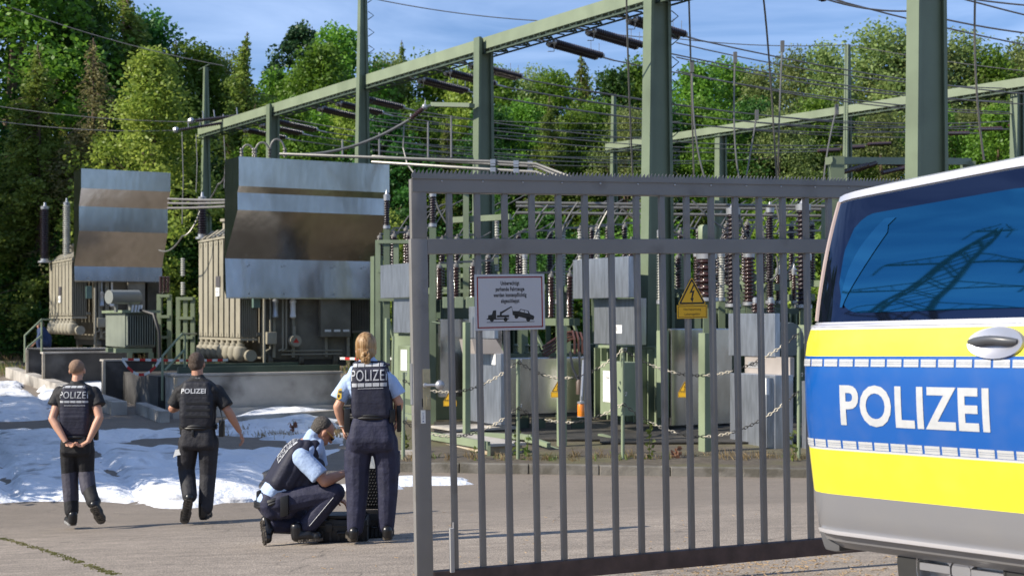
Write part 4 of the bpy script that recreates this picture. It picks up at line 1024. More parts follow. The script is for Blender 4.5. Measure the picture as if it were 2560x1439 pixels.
# ---------------------------------------------------------------- pylon behind the camera's left, mirrored in the van window
PY = thing('lattice_pylon', 'tall dark lattice pylon whose reflection fills the van window', 'pylon', (-58, 13.5, 0))
m = MB(); H_ = 36
def pw(z): return 3.0*(1-z/H_)+.35
lv = [q*36/44 for q in (0, 5, 10, 14.5, 18.5, 22, 25.5, 29, 32, 35, 38, 41, 44)]
for sx in (-1, 1):
    for sy in (-1, 1):
        for i in range(len(lv)-1): m.bar((sx*pw(lv[i]), sy*pw(lv[i]), lv[i]), (sx*pw(lv[i+1]), sy*pw(lv[i+1]), lv[i+1]), .24, .24)
for i in range(len(lv)-1):
    a, b_ = pw(lv[i]), pw(lv[i+1])
    for s in (-1, 1):
        for u, v in (((-a, s*a), (b_, s*b_)), ((a, s*a), (-b_, s*b_)), ((s*a, -a), (s*b_, b_)), ((s*a, a), (s*b_, -b_))): m.bar((*u, lv[i]), (*v, lv[i+1]), .15, .15)
m.build('tower', mat('pylon_steel', (.04, .04, .035), .6, .2), PY)
m = MB()
for z, w in ((18, 8), (23.7, 6.8), (28.6, 5.5), (35.5, 2)):
    for s in (-1, 1):
        m.bar((0, s*pw(z), z), (0, s*w, z+.2), .2, .25); m.bar((0, s*pw(z), z+1.7), (0, s*w, z+.3), .14, .14)
        for k_ in range(1, 5): q = k_/5; y_ = s*(pw(z)+(w-pw(z))*q); m.bar((0, y_, z), (0, y_+s*.7, z+1.6*(1-q)), .08, .08)
        m.tube([(0, s*w, z), (0, s*w, z-1.6)], .12, 6)
m.build('crossarm', MATS['pylon_steel'], PY)
# ---------------------------------------------------------------- big transformers (local: u right, v back, z up; origin at hood front left corner, ground)
def TF(px, Y, deg=28):
    p = PG(px, Y); return Matrix.Translation(p) @ Matrix.Rotation(R(deg), 4, 'Z')
def bushing(par, base, h, r, m, cap=True):
    a = Vector(base); o = MB().insul(a+Vector((0, 0, .12)), a+Vector((0, 0, h-.12)), r, .055, .66, 12).build('bushing', m, par, smooth=True)
    k = MB(); k.lathe(a, (0, 0, 1), [(r*1.25, 0), (r*1.25, .05), (r*.8, .06), (r*.8, .12)], 12); k.lathe(a+Vector((0, 0, h-.12)), (0, 0, 1), [(r*.75, 0), (r*.8, .08), (r*.3, .1), (r*.2, .2)], 12)
    k.build('bushing_fitting', steel, o, smooth=True); return o
def hood(par, prof, w, depth, m, name='hood'):
    """prof: (v, z) of the front surface from top to bottom; side walls reach back to v=depth"""
    b = MB(); t = .012
    n = len(prof)
    for i in range(n-1):
        (v0, z0), (v1, z1) = prof[i], prof[i+1]
        ny = 1 if i not in (3,) else 8; nx = 14
        pts = []
        for a in range(ny+1):
            for c in range(nx+1):
                q = a/ny; x = w*c/nx; v = v0+(v1-v0)*q; z = z0+(z1-z0)*q
                dent = .012*noise.noise(Vector((x*1.1, z*1.3, w)))*math.sin(math.pi*q) if ny > 1 else 0
                pts.append((x, v+dent, z))
        b.add(pts, [(a*(nx+1)+c, (a+1)*(nx+1)+c, (a+1)*(nx+1)+c+1, a*(nx+1)+c+1) for a in range(ny) for c in range(nx)])
    zt = prof[0][1]
    b.add([(0, prof[0][0], zt), (w, prof[0][0], zt), (w, depth, zt+.02), (0, depth, zt+.02)], [(0, 1, 2, 3)])
    for x in (0, w):
        pts = [(x, v, z) for v, z in prof]; pts += [(x, depth+.02, prof[-1][1]+.15), (x, depth, zt+.02)]
        b.add(pts, [tuple(range(len(pts)))] if x else [tuple(range(len(pts)))[::-1]])
    # hem
    v, z = prof[-1]; b.box(0, w, v+.001, v+.04, z-.03, z)
    return b.build(name, m, par)
def big_transformer(name, label, M, w, prof, hd, rad, tank, zp, lab_z, npan=8, gbush=None):
    T = thing(name, label, 'transformer', M)
    hood(T, prof, w, hd, alu)
    r = MB()
    for x in (.15*w, .38*w, .72*w, .93*w):
        for z in (prof[-1][1]+.08, prof[-1][1]+.7): r.lathe((x, prof[-1][0], z), (0, -1, 0), [(.018, 0), (.014, .012)], 6)
    r.build('hood_bolts', steel, T)
    u0, u1, v0, v1, z0, z1 = rad
    # left radiator bank: wide plates seen from the left, thin fins seen from the front
    pit = (v1-v0)/npan
    for i in range(npan):
        a = v0+i*pit; b = MB(); nf = 9
        for k in range(nf):
            x = u0+(u1-u0)*k/(nf-1)
            b.box(x-.008, x+.008, a+.055, a+pit-.055, z0, z1)
        b.tube([(u0-.02, a+pit/2, z1-.06), (u1+.15, a+pit/2, z1-.06)], .05, 8); b.tube([(u0-.02, a+pit/2, z0+.06), (u1+.15, a+pit/2, z0+.06)], .05, 8)
        b.build('radiator', beige, T)
    b = MB(); b.box(u0-.01, u1+.02, v0+.02, v1, z1+.02, z1+.07); b.box(u0-.01, u1+.02, v0+.02, v1, z0-.07, z0-.02)
    for i in range(npan*1): b.bar((u0, v0+(i+.3)*pit, z1+.08), (u0+.35, v0+(i+.9)*pit, z1+.3), .06, .03)
    b.build('radiator_frame', beige, T)
    b = MB()
    for i in range(npan):          # lower header elbows
        a = v0+(i+.5)*pit
        b.lathe((u0+.05, a, z0-.13), (0, 0, -1), [(.07, -.06), (.07, 0), (.10, .01), (.10, .06), (.15, .10), (.17, .26), (.12, .36), (.04, .40)], 10)
    b.tube([(u0+.2, v0-.1, z0-.40), (u0+.2, v1, z0-.40)], .13, 10)
    b.build('lower_header', beige if name == 'power_transformer' else beige, T, smooth=True)
    # right radiators
    b = MB()
    ru0 = tank[1]+.12
    for k in range(11): x = ru0+k*.04; b.box(x-.007, x+.007, v0+.2, v1-.2, z0+.15, z1-.1)
    b.box(ru0-.02, ru0+.42, v0+.18, v1-.2, z1-.09, z1-.03); b.box(ru0-.02, ru0+.42, v0+.18, v1-.2, z0+.09, z0+.14)
    b.build('radiator', dbeige, T)
    # tank
    tu0, tu1, tv0, tv1, tz0, tz1 = tank
    b = MB(); b.box(tu0, tu1, tv0, tv1, tz0, tz1); b.box(tu0-.12, tu1+.12, tv0-.12, tv1+.12, tz1, tz1+.07)
    b.build('tank', dbeige, T, bevel=.02)
    b = MB()
    for q in (.0, .12, .34, .72, .98):
        x = tu0+(tu1-tu0)*q; b.box(x-.035, x+.035, tv0-.10, tv0-.001, tz0+.05, tz1-.1)
    for z in (tz0+.1, tz0+.18): b.box(tu0+.4, tu1-.2, tv0-.13, tv0-.101, z, z+.03)
    b.build('tank_ribs', beige, T, bevel=.01)
    b = MB(); b.box(tu0+.62*(tu1-tu0), tu0+.97*(tu1-tu0), tv0-.30, tv0-.131, tz0+.5, tz1-.3); b.build('control_cabinet', dbeige, T, bevel=.015)
    b = MB(); xx = tu0+.64*(tu1-tu0)
    for k in range(3): b.box(xx+k*.22+.05, xx+k*.22+.2, tv0-.305, tv0-.3005, tz0+.62, tz0+.67)
    b.build('cabinet_plates', white, T)
    # pipes, dryers, valves in front
    b = MB(); y = tv0-.2
    for q, zt_ in ((.06, tz0+1.9), (.20, tz0+1.9), (.24, tz0+1.9)):
        x = tu0+(tu1-tu0)*q; b.tube([(x, y, zt_), (x, y, tz0+.25), (x-.1, y, tz0+.2)], .022, 7)
    b.tube([(tu0-.05, y-.1, tz1-.6), (tu0-.05, y-.1, zp+.02), (tu0+.6, y-.1, zp+.02)], .03, 7)
    b.build('pipework', beige, T, smooth=True)
    for q, c_ in ((.11, steel), (.31, white)):
        x = tu0+(tu1-tu0)*q; b = MB(); b.lathe((x, y-.03, tz0+1.0), (0, 0, 1), [(.03, -.08), (.07, -.05), (.07, 0), (.06, .02), (.06, .26), (.075, .28), (.075, .31), (.02, .36), (.02, .8)], 12); b.build('dehydrating_breather', c_, T, smooth=True)
    x = tu0+(tu1-tu0)*.33; b = MB(); b.lathe((x, y+.05, tz0+.42), (0, -1, 0), [(.12, 0), (.14, .02), (.14, .06), (.09, .07), (.09, .13), (.13, .14), (.13, .18)], 18); b.tube([(x, y, tz0+.42), (x, y, tz0+.75)], .04, 8)
    v_ = b.build('gauge', beige, T, smooth=True); MB().prism([(x-.07, y-.132, tz0+.38), (x+.07, y-.132, tz0+.38), (x, y-.132, tz0+.49)], (0, .002, 0)).build('gauge_mark', mat('mark_red', (.5, .03, .02), .5), v_)
    b = MB(); b.box(tu0+.02, tu0+.25, y-.08, y+.1, tz0+.35, tz0+.62); b.build('junction_box', beige, T, bevel=.02, smooth=True)
    b = MB(); b.box(tu0-.28, tu0-.12, y-.05, y+.08, tz0+1.15, tz0+1.5); b.build('junction_box', mat('cabinet_teal', (.10, .16, .14), .5), T, bevel=.01)
    # wheels and skid
    b = MB()
    for q in (.1, .45, .85):
        x = tu0+(tu1-tu0)*q
        for v in (tv0+.1, tv1-.2): b.lathe((x-.06, v, zp+.17), (1, 0, 0), [(.05, -.03), (.17, -.02), (.17, .03), (.14, .04), (.14, .1), (.05, .12)], 16)
    b.build('wheels', dbeige, T, smooth=True)
    MB().box(tu0+.05, tu1-.05, tv0+.02, tv1, tz0-.16, tz0-.002).build('skid_frame', mat('skid', (.05, .045, .035), .7), T)
    # bushings, conservator, turret on top
    if gbush:
        for (u, v, z, h, r, mm) in gbush: bushing(T, (u, v, z), h, r, mm)
    b = MB(); b.tube([(tu0+.1, tv1-.4, tz1+.55), (tu1-.1, tv1-.4, tz1+.55)], .28, 18); b.box(tu0+.4, tu0+.5, tv1-.6, tv1-.2, tz1+.07, tz1+.4); b.box(tu1-.5, tu1-.4, tv1-.6, tv1-.2, tz1+.07, tz1+.4)
    b.build('conservator', beige, T, smooth=True)
    b = MB()
    for (u, v) in ((u0+.55, v1-.6), (u0+.55, v1-1.5)): b.lathe((u, v, z1), (0, 0, 1), [(.2, 0), (.2, .05), (.13, .06), (.13, .5), (.19, .51), (.19, .57)], 14)
    b.build('turret', beige, T, smooth=True)
    # name plates on the radiator side
    b = MB(); vv = v0+(v1-v0)*.45; b.box(u0-.03, u0-.012, vv, vv+.32, lab_z+.02, lab_z+.26); k = b.build('name_plate', mat('plate_grey', (.16, .15, .16), .4, .5), T)
    b = MB(); b.box(u0-.034, u0-.012, vv+.02, vv+.32, lab_z-.20, lab_z); k = b.build('name_plate', white, T)
    b = MB(); put_text(b, text_mesh('Trafo 1' if w > 3 else 'Trafo 2', .055, .9), (u0-.036, vv+.17, lab_z-.10), (0, -1, 0), (0, 0, 1)); b.build('plate_lettering', ink, k)
    return T
gM = gz(-5.76, 30); oM = TF(597, 30)
def rel(zs): return [z-gM for z in zs]
prM = [(0, 5.75-gM), (0, 5.13-gM), (.10, 5.0-gM), (.08, 4.63-gM), (1.0, 3.64-gM), (.90, 2.80-gM)]
big_transformer('power_transformer', 'large beige transformer in the middle under a wide folded aluminium hood', oM, 3.44, prM, 1.02,
   (.42, .78, 1.2, 4.6, 1.92-gM, 4.14-gM), (.95, 3.0, 1.35, 4.3, 1.42-gM, 4.0-gM), 1.24-gM, 3.05-gM, 8,
   [(.5, 4.55, 4.25-gM, 1.05, .13, dbrown), (3.35, 1.9, 4.3-gM, 1.3, .11, dbrown)])
gL = gz(-11.6, 38.4)
k_ = 38.4/F
def zl(py): return CH+(800-py)*k_-gL
prL = [(0, zl(421)), (0, zl(470)), (.30, zl(513)), (.30, zl(575)), (.95, zl(662)), (.91, zl(699))]
big_transformer('power_transformer', 'large beige transformer at the left under a narrower hood with two sloping bands', TF(203, 38.4), 2.42, prL, 1.0,
   (-.02, .36, 1.1, 4.6, 2.42-gL, 3.95-gL), (.62, 2.0, 1.3, 4.2, 1.75-gL, 3.8-gL), 1.45-gL, 3.0-gL, 7,
   [(-.2, 4.3, 4.0-gL, 1.7, .16, dbrown), (.2, 3.1, 4.0-gL, 1.75, .12, gporc)])
# hoops on top of the middle hood
for i, (x0, x1, yt) in enumerate(((604, 634, 362), (638, 674, 356), (674, 712, 348))):
    a, b = P(x0, 393, 30.6), P(x1, 393, 30.6); h = P(x0, yt, 30.6).z; mb = MB()
    pts = [a.lerp(b, (1-math.cos(t*math.pi/12))/2)+Vector((0, 0, (h-a.z)*math.sin(t*math.pi/12)**.7 if 0 < t < 12 else 0)) for t in range(13)]
    mb.tube(pts, .022, 7)
    for q in (a, b): mb.insul(q, q+Vector((0, 0, .2)), .045, .05, .6, 8)
    tag(mb.build('conductor_hoop', wirel, smooth=True), ['left and smallest', 'middle', 'right and largest'][i]+' pale conductor hoop on top of the middle hood', 'conductor', 'conductor hoops on the middle hood')
# ---------------------------------------------------------------- foundations
al28 = R(28); UU = Vector((math.cos(al28), math.sin(al28), 0)); VV = Vector((-math.sin(al28), math.cos(al28), 0))
def lenpx(C, d, px):
    k = (px-1280)/F; return (k*C.y-C.x)/(d.x-k*d.y)
def corner(mb, pxL, pxM, pxR, top, bot, Y, zb=None):
    """box whose nearest vertical edge is at pxM, left face runs back-left, right face back-right"""
    c = P(pxM, bot, Y); zt = P(pxM, top, Y).z
    a = UU*max(.02, lenpx(c, UU, pxR)); b = VV*max(.02, lenpx(c, VV, pxL))
    if zb is not None: c.z = zb
    mb.cbox(c, a, b, zt-c.z); return c, a, b, zt
def foundation(label, pxL, pxM, pxR, top, bot, Y, m, plinth=True, cat='foundation'):
    c0 = PG(pxM, Y); T = thing('concrete_foundation', label, 'foundation', c0)
    mb = MB(); c, a, b, zt = corner(mb, pxL, pxM, pxR, top, bot, Y, zb=c0.z-.1); mb.build('wall', m, T, world=True, bevel=.012)
    mb = MB(); e = .04; mb.cbox(Vector((c.x, c.y, zt+.003))-a.normalized()*e-b.normalized()*e, a+a.normalized()*2*e, b*.999, .04); mb.build('coping', conc, T, world=True)
    return T, c, a, b, zt
Tm, c, a, b, zt = foundation('wide concrete base with dark stains carrying the middle transformer', 413, 441, 852, 940, 1020, 28.0, conc)
mb = MB(); mb.cbox(Vector((c.x, c.y, gz(c.x, c.y)-.1))-a.normalized()*.1-b.normalized()*.12, a*1.02, b.normalized()*.119, .28); mb.build('footing', conc, Tm, world=True)
mb = MB(); mb.cbox(c+UU*.1+VV*.2+Vector((0, 0, zt-c.z+.05)), UU*3.4, VV*.15, .12); mb.cbox(c+UU*.1+VV*2.2+Vector((0, 0, zt-c.z+.05)), UU*3.2, VV*.15, .12); mb.build('rail', dgreen, Tm, world=True)
mb = MB(); mb.cbox(PG(395, 28.9), UU*3.9, VV*4.9, 1.15-.4); mb.build('platform', dconc, Tm, world=True)
foundation('dark stained concrete base at the far left below the left transformer', 64, 70, 262, 874, 922, 36.5, dconc)
foundation('second dark concrete base with a pale left edge below the left transformer', 104, 111, 330, 884, 945, 34.5, dconc)
foundation('dark concrete base under the small transformer behind the barrier tape', 253, 262, 412, 903, 975, 31.5, dconc)
mb = MB()
for i, (px, Y, top, bot) in enumerate(((70, 36.44, 874, 925), (111, 34.44, 884, 948), (262, 31.44, 903, 978), (441, 27.94, 943, 1010))):
    T = thing('concrete_post', ['pale narrow concrete edge of the far left base', 'pale narrow concrete edge of the second left base', 'pale narrow concrete edge of the base behind the tape', 'pale concrete edge at the left end of the middle base'][i], 'post', PG(px-3, Y-.03), 'pale edge posts of the concrete bases')
    m_ = MB(); p = P(px-5, bot, Y-.06); m_.cbox(p-Vector((0, 0, .2)), UU*.06, VV*.05, P(px, top, Y).z-p.z+.2); m_.build('post', lconc, T, world=True)
# low edging stones on the left
def edging(label, a, b, h=.18, w=.16):
    A_, B_ = PG(*a), PG(*b); mb = MB(); n = max(1, int((B_-A_).length/1.0))
    for i in range(n):
        p = A_.lerp(B_, i/n); q = A_.lerp(B_, (i+.985)/n); mb.bar(p+Vector((0, 0, h/2-.03)), q+Vector((0, 0, h/2-.03)), w, h)
    o = mb.build('edging', conc, bevel=.01); tag(o, label, 'kerb', 'concrete edgings of the left yard')
edging('concrete edging running from the far left base towards the camera', (28, 38.5), (300, 28.6), .3, .3)
edging('short concrete edging before the stairs of the middle base', (352, 29.0), (412, 27.2), .25, .2)
edging('concrete edging at the right foot of the middle base', (585, 26.6), (840, 28.0), .2, .25)
edging('small concrete block beside the grey gate post', (1004, 21.8), (1045, 21.7), .2, .2)
# handrails
def rail(label, pts, r=.025, name='handrail', m=None, posts=()):
    mb = MB(); mb.tube([P(*p) for p in pts], r, 7)
    for a, b in posts: mb.tube([P(*a), P(*b)], r, 7)
    tag(mb.build(name, m or lgreen, smooth=True), label, 'railing', 'green handrails of the bases')
rail('green handrail at the stairs of the far left base', [(62, 905, 36), (62, 838, 36), (104, 798, 36.5), (130, 798, 38)], posts=[((104, 800, 36.5), (104, 880, 36.5)), ((68, 868, 36.1), (104, 838, 36.5))])
rail('green handrail at the stairs left of the middle transformer', [(406, 1000, 28.5), (406, 890, 28.5), (455, 834, 29), (490, 834, 31)], posts=[((462, 836, 29.2), (462, 925, 29.2)), ((412, 925, 28.6), (460, 875, 29.2))])
# barrier tape
T = thing('barrier_tape', 'red and white barrier tape sagging below the small transformer', 'tape', P(305, 897, 29))
rt = MB(); wt = MB()
def tape(pts, n0=0):
    seg = []
    for k in range(len(pts)-1):
        A_, B_, s = P(*pts[k][:3]), P(*pts[k+1][:3]), pts[k][3]
        m_ = max(4, int((B_-A_).length/.13)); seg += sag(A_, B_, s, m_)[(1 if k else 0):]
    for i in range(len(seg)-1):
        (rt if (i//1) % 2 else wt).bar(seg[i], seg[i+1], .004, .052)
tape([(305, 897, 29, .33), (403, 895, 28.6, 0)]); tape([(305, 897, 29.2, .02), (570, 899, 31, 0)]); tape([(850, 895, 31, .02), (1040, 893, 30, 0)])
rt.build('red_stripes', red, T, world=True); wt.build('white_stripes', white, T, world=True)
# ---------------------------------------------------------------- small transformer on the left
T = thing('small_transformer', 'small green grey transformer with a round oil tank on top behind the barrier tape', 'transformer', PG(330, 31.8))
mb = MB(); c, a, b, zt = corner(mb, 264, 312, 388, 782, 868, 31.8); mb.build('tank', mat('small_tank_grey', (.19, .21, .17), .5), T, world=True, bevel=.015)
mb = MB(); z0 = c.z+.05
for i in range(12):
    p = c+a*((i+.6)/12.6); mb.cbox(Vector((p.x, p.y, z0))-VV*.13, UU*.02, VV*.125, zt-z0-.05)
mb.build('cooling_fins', MATS['small_tank_grey'], T, world=True)
mb = MB(); mb.cbox(Vector((c.x, c.y, zt+.003))-UU*.08-VV*.16, a+UU*.16, b+VV*.2, .06); mb.build('lid', lgreen, T, world=True)
mb = MB(); mb.tube([P(272, 742, 31.4), P(345, 742, 32)], .155, 18); mb.tube([P(290, 755, 31.6), P(290, 780, 31.6)], .05, 6); mb.tube([P(326, 755, 31.9), P(326, 780, 31.9)], .05, 6); mb.build('oil_tank', mat('oil_tank_grey', (.22, .23, .21), .4), T, world=True, smooth=True)
mb = MB()
for px in (330, 338, 346, 352): mb.tube([P(px, 780, 31.7), P(px+3, 762, 31.7)], .025, 6)
mb.build('small_bushings', white, T, world=True)
mb = MB(); mb.cbox(c+Vector((0, 0, -.12))-UU*.2, a*1.2, b*.12, .1); mb.cbox(c+Vector((0, 0, -.12))+VV*.8-UU*.2, a*1.2, b*.12, .1)
for q in (.1, .8): mb.cbox(c+a*q+Vector((0, 0, -.45)), UU*.1, VV*.1, .33)
mb.build('skid_frame', lgreen, T, world=True)
mb = MB(); mb.tube([P(352, 775, 31.7), P(385, 785, 31.3), P(398, 830, 31.2), P(400, 900, 31.2)], .04, 8); mb.build('cable', black, T, world=True, smooth=True)
# switchgear racks between the two big transformers
def rack(label, px0, px1, y0, y1, Y, cols=2, rows=3, ins=None):
    T = thing('equipment_rack', label, 'rack', PG((px0+px1)/2, Y), 'green steel racks')
    mb = MB(); zb_ = gz((px0-1280)*Y/F, Y)
    for i in range(cols): px = px0+(px1-px0)*i/(cols-1); p = P(px, y0, Y); mb.bar((p.x, p.y, zb_), p, .10, .10)
    for j in range(rows): y = y0+(y1-y0)*j/max(1, rows-1)*.9; mb.bar(P(px0, y+4, Y-.06), P(px1, y+4, Y-.06), .06, .07)
    mb.build('frame', lgreen, T, world=True)
    for (px, a_, b_, r, mm) in (ins or []): MB().insul(P(px, b_, Y), P(px, a_, Y), r, .05).build('insulator', mm, T, world=True, smooth=True)
    return T
rack('green rack with red brown insulators right of the small transformer', 398, 424, 735, 850, 34, 2, 3, [(402, 690, 732, .05, brown), (411, 690, 732, .05, brown), (420, 690, 732, .05, brown)])
rack('green rack with grey insulators left of the middle transformer', 446, 482, 742, 850, 34.5, 3, 3, [(457, 645, 690, .06, gporc), (457, 705, 738, .06, gporc)])
# mesh fence at the very back
fm = mat('fence_green', (.03, .06, .04), .6)
def fence(label, x0, x1, Y, h):
    T = thing('wire_fence', label, 'fence', PG((x0+x1)/2, Y)); mb = MB(); po = MB(); A_ = PG(x0, Y); B_ = PG(x1, Y); n = int((B_-A_).length/2.5)+1
    for i in range(n+1): q = A_.lerp(B_, i/n); q.z = gz(q.x, q.y); po.bar(q, q+Vector((0, 0, h)), .06, .06)
    for j in range(12): z = h*(j+.5)/12; mb.tube([A_+Vector((0, 0, z)), B_+Vector((0, 0, z))], .008, 4)
    k = int((B_-A_).length/.22)
    for i in range(k): q = A_.lerp(B_, i/k); mb.tube([q, q+Vector((0, 0, h))], .005, 3)
    mb.build('mesh_panel', fm, T, world=True); po.build('post', fm, T, world=True)
fence('green mesh fence behind the left transformer at the foot of the trees', -60, 260, 45.5, 1.9)
fence('green mesh fence seen between the gate bars far behind the yard', 1000, 2100, 46.5, 1.9)
# ---------------------------------------------------------------- switchyard behind the gate
def part(par, name, m, *a, bevel=.006, **k):
    mb = MB(); c, aa, bb, zt = corner(mb, *a, **k); return mb.build(name, m, par, world=True, bevel=bevel), c, aa, bb, zt
def ins_thing(label, px, y0, y1, Y, r, m, capm=None, base=True, grp=None, foot=None):
    T = thing('post_insulator', label, 'insulator', P(px, y1, Y), grp); a = P(px, y1, Y); b = P(px, y0, Y)
    MB().insul(a, b, r, max(.045, r*.55), .62, 12).build('insulator', m, T, world=True, smooth=True)
    k = MB(); k.lathe(b, (0, 0, 1), [(r*.9, -.01), (r*.95, .10), (r*.5, .12), (r*.15, .2)], 12); k.lathe(a, (0, 0, -1), [(r*1.05, -.01), (r*1.05, .05), (r*.7, .07)], 12); k.build('fitting', capm or steel, T, world=True, smooth=True)
    zf = gz(a.x, a.y)
    g_ = MB(); g_.bar((a.x, a.y, zf), a-Vector((0, 0, .07)), .12, .12); g_.build('support', green, T, world=True)
# --- unit one, partly hidden by the gate post
U1 = thing('substation_transformer', 'green transformer with silver covers half hidden behind the gate post', 'transformer', PG(1040, 26))
part(U1, 'cable_cover', zinc, 951, 1046, 1070, 655, 742, 26)
part(U1, 'cable_cover', zinc, 984, 1050, 1068, 744, 832, 26.2)
part(U1, 'tank', lgreen, 985, 1052, 1200, 834, 1050, 26.4)
o, c, aa, bb, zt = part(U1, 'control_cabinet', lgreen, 995, 1026, 1056, 864, 952, 25.6, bevel=.012)
mb = MB(); q = c+bb*.25; mb.cbox(Vector((q.x, q.y, c.z+.18))-UU*.008, UU*.006, bb*.5, .38); mb.build('notice', white, o, world=True)
part(U1, 'side_panel', alu, 1095, 1101, 1255, 797, 992, 25.4)
mb = MB(); corner(mb, 1076, 1110, 1200, 748, 796, 26); mb.build('lid', dgreen, U1, world=True, bevel=.01)
mb = MB()
for px in (1118, 1148, 1176): mb.bar(P(px, 770, 25.8), P(px, 742, 25.8), .16, .16)
mb.build('valve_box', lgreen, U1, world=True, bevel=.01)
mb = MB(); mb.tube([P(1052, 832, 25), P(1052, 700, 25)], .02, 6); mb.tube([P(980, 990, 25.5), P(983, 840, 25.5)], .025, 6); mb.tube([P(1080, 805, 25), P(1100, 808, 25)], .02, 6); mb.build('earthing_strip', lgreen, U1, world=True)
# --- neighbouring neutral box unit
U1b = thing('neutral_cabinet', 'bright silver cabinet with a pale funnel on top behind the tow away sign', 'cabinet', PG(1240, 24.5))
part(U1b, 'upper_cover', zinc, 1172, 1236, 1246, 765, 846, 24.6)
def funnel(par, pts0, y0, pts1, y1, Y, m):
    mb = MB(); A_ = [P(p, y0, Y) for p in pts0]; B_ = [P(p, y1, Y) for p in pts1]
    d0 = VV*.5; vs = [A_[0], A_[1], A_[1]+d0, A_[0]+d0, B_[0], B_[1], B_[1]+d0, B_[0]+d0]
    mb.add(vs, [(0, 3, 2, 1), (4, 5, 6, 7), (0, 1, 5, 4), (1, 2, 6, 5), (2, 3, 7, 6), (3, 0, 4, 7)]); return mb.build('funnel', m, par, world=True)
pale = mat('pale_sheet', (.36, .32, .29), .5, .2, .08, 4)
funnel(U1b, (1188, 1262), 884, (1180, 1240), 848, 24.4, pale)
o, c, aa, bb, zt = part(U1b, 'lower_box', zinc, 1173, 1252, 1268, 884, 1062, 24.2)
mb = MB(); q = c+bb*.15; mb.cbox(Vector((q.x, q.y, c.z+1.02))-UU*.008, UU*.006, bb*.14, .18); mb.build('plate', white, o, world=True)
U1c = thing('transformer_tank', 'wide smooth dark metal tank behind the bars under the tow away sign', 'transformer', PG(1350, 24.8))
part(U1c, 'tank', alu, 1256, 1262, 1466, 893, 1040, 24.6, bevel=.03)
mb = MB(); corner(mb, 1268, 1275, 1455, 884, 892, 24.7); mb.build('lid', dgreen, U1c, world=True)
mb = MB()
for px in (1290, 1318, 1346): mb.lathe(P(px, 884, 24.9), (0, 0, 1), [(.06, 0), (.06, .03), (.03, .04), (.03, .12), (.05, .14), (.02, .18)], 10)
mb.build('valve', dgreen, U1c, world=True, smooth=True)
mb = MB()
for px in (1290, 1330, 1430): corner(mb, px-2, px, px+34, 1045, 1075, 24.8)
mb.build('wheel_bracket', dgreen, U1c, world=True)
mb = MB()
for k in range(4): mb.tube([P(1356, 868+k*9, 25), P(1410+k*4, 832+k*6, 25.3), P(1432+k*10, 828+k*2, 25), P(1437+k*10, 850, 24.8), P(1437+k*10, 884, 24.8)], .022, 6)
tag(mb.build('bent_cable', mat('red_brown_cable', (.07, .028, .022), .5), smooth=True), 'red brown bent cables rising behind the bars right of the tow away sign', 'cable')
# orange breather
T = thing('breather', 'small orange cylinder hanging between two gate bars above the chain', 'breather', P(1453, 1025, 23))
MB().lathe(P(1453, 1040, 23), (0, 0, 1), [(.06, 0), (.062, .02), (.062, .19), (.05, .21)], 14).build('glass', mat('orange_gel', (.75, .22, .01), .3, coat=.8), T, world=True, smooth=True)
mb = MB(); mb.lathe(P(1453, 1008, 23), (0, 0, 1), [(.068, 0), (.068, .03), (.02, .04), (.02, .12)], 14); mb.lathe(P(1453, 1042, 23), (0, 0, 1), [(.068, 0), (.068, .015)], 14); mb.tube([P(1453, 1000, 23), P(1458, 900, 23.3)], .02, 6); mb.build('cap', steel, T, world=True, smooth=True)
T = thing('cable_gland', 'dark cable bundle with a brown sleeve left of the orange cylinder', 'cable', P(1445, 970, 23.2))
mb = MB(); mb.tube([P(1425, 880, 24), P(1432, 920, 23.5), P(1446, 950, 23.2)], .02, 6); mb.tube([P(1448, 880, 24), P(1450, 920, 23.5), P(1450, 950, 23.2)], .02, 6); mb.build('cable', black, T, world=True); MB().lathe(P(1448, 985, 23.2), (0, 0, 1), [(.05, 0), (.055, .2), (.03, .24)], 12).build('sleeve', mat('sleeve', (.09, .06, .045), .5), T, world=True, smooth=True)
# --- unit two
U2 = thing('substation_transformer', 'green transformer with silver covers and a white notice in the centre of the yard', 'transformer', PG(1600, 25))
part(U2, 'cable_cover', zinc, 1432, 1571, 1601, 640, 743, 25)
o, c, aa, bb, zt = part(U2, 'cable_cover', zinc, 1485, 1601, 1616, 745, 862, 25.1)
mb = MB(); q = c+bb*.38; mb.cbox(Vector((q.x, q.y, c.z+.20))-UU*.008, UU*.006, bb*.26, .15); w_ = mb.build('notice', white, o, world=True)
mb = MB(); put_text(mb, text_mesh('-E1-', .085, .8), Vector((q.x, q.y, c.z+.275))+bb*.13-UU*.012, -VV, (0, 0, 1)); mb.build('notice_text', ink, w_, world=True)
o, c, aa, bb, zt = part(U2, 'tank', lgreen, 1487, 1640, 1690, 866, 1130, 25.3, bevel=.02)
mb = MB()
for i in range(9): q = c+bb*(i+.3)/9.2; mb.cbox(Vector((q.x, q.y, c.z+.5))-UU*.12, UU*.118, bb.normalized()*.03, zt-c.z-.55)
mb.build('cooling_fins', lgreen, U2, world=True)
o, c, aa, bb, zt = part(U2, 'control_cabinet', lgreen, 1500, 1554, 1598, 905, 1040, 24.2, bevel=.015)
mb = MB(); q = c+bb*.42; mb.cbox(Vector((q.x, q.y, c.z+.22))-UU*.008, UU*.006, bb*.42, .54); w_ = mb.build('notice', white, o, world=True)
mb = MB(); put_text(mb, text_mesh('Trafo', .04, .8), Vector((q.x, q.y, c.z+.64))+bb*.2-UU*.012, -VV, (0, 0, 1)); mb.build('notice_text', ink, w_, world=True)
mb = MB(); corner(mb, 1640, 1665, 1860, 782, 820, 26.5); mb.build('lid', dgreen, U2, world=True, bevel=.02)
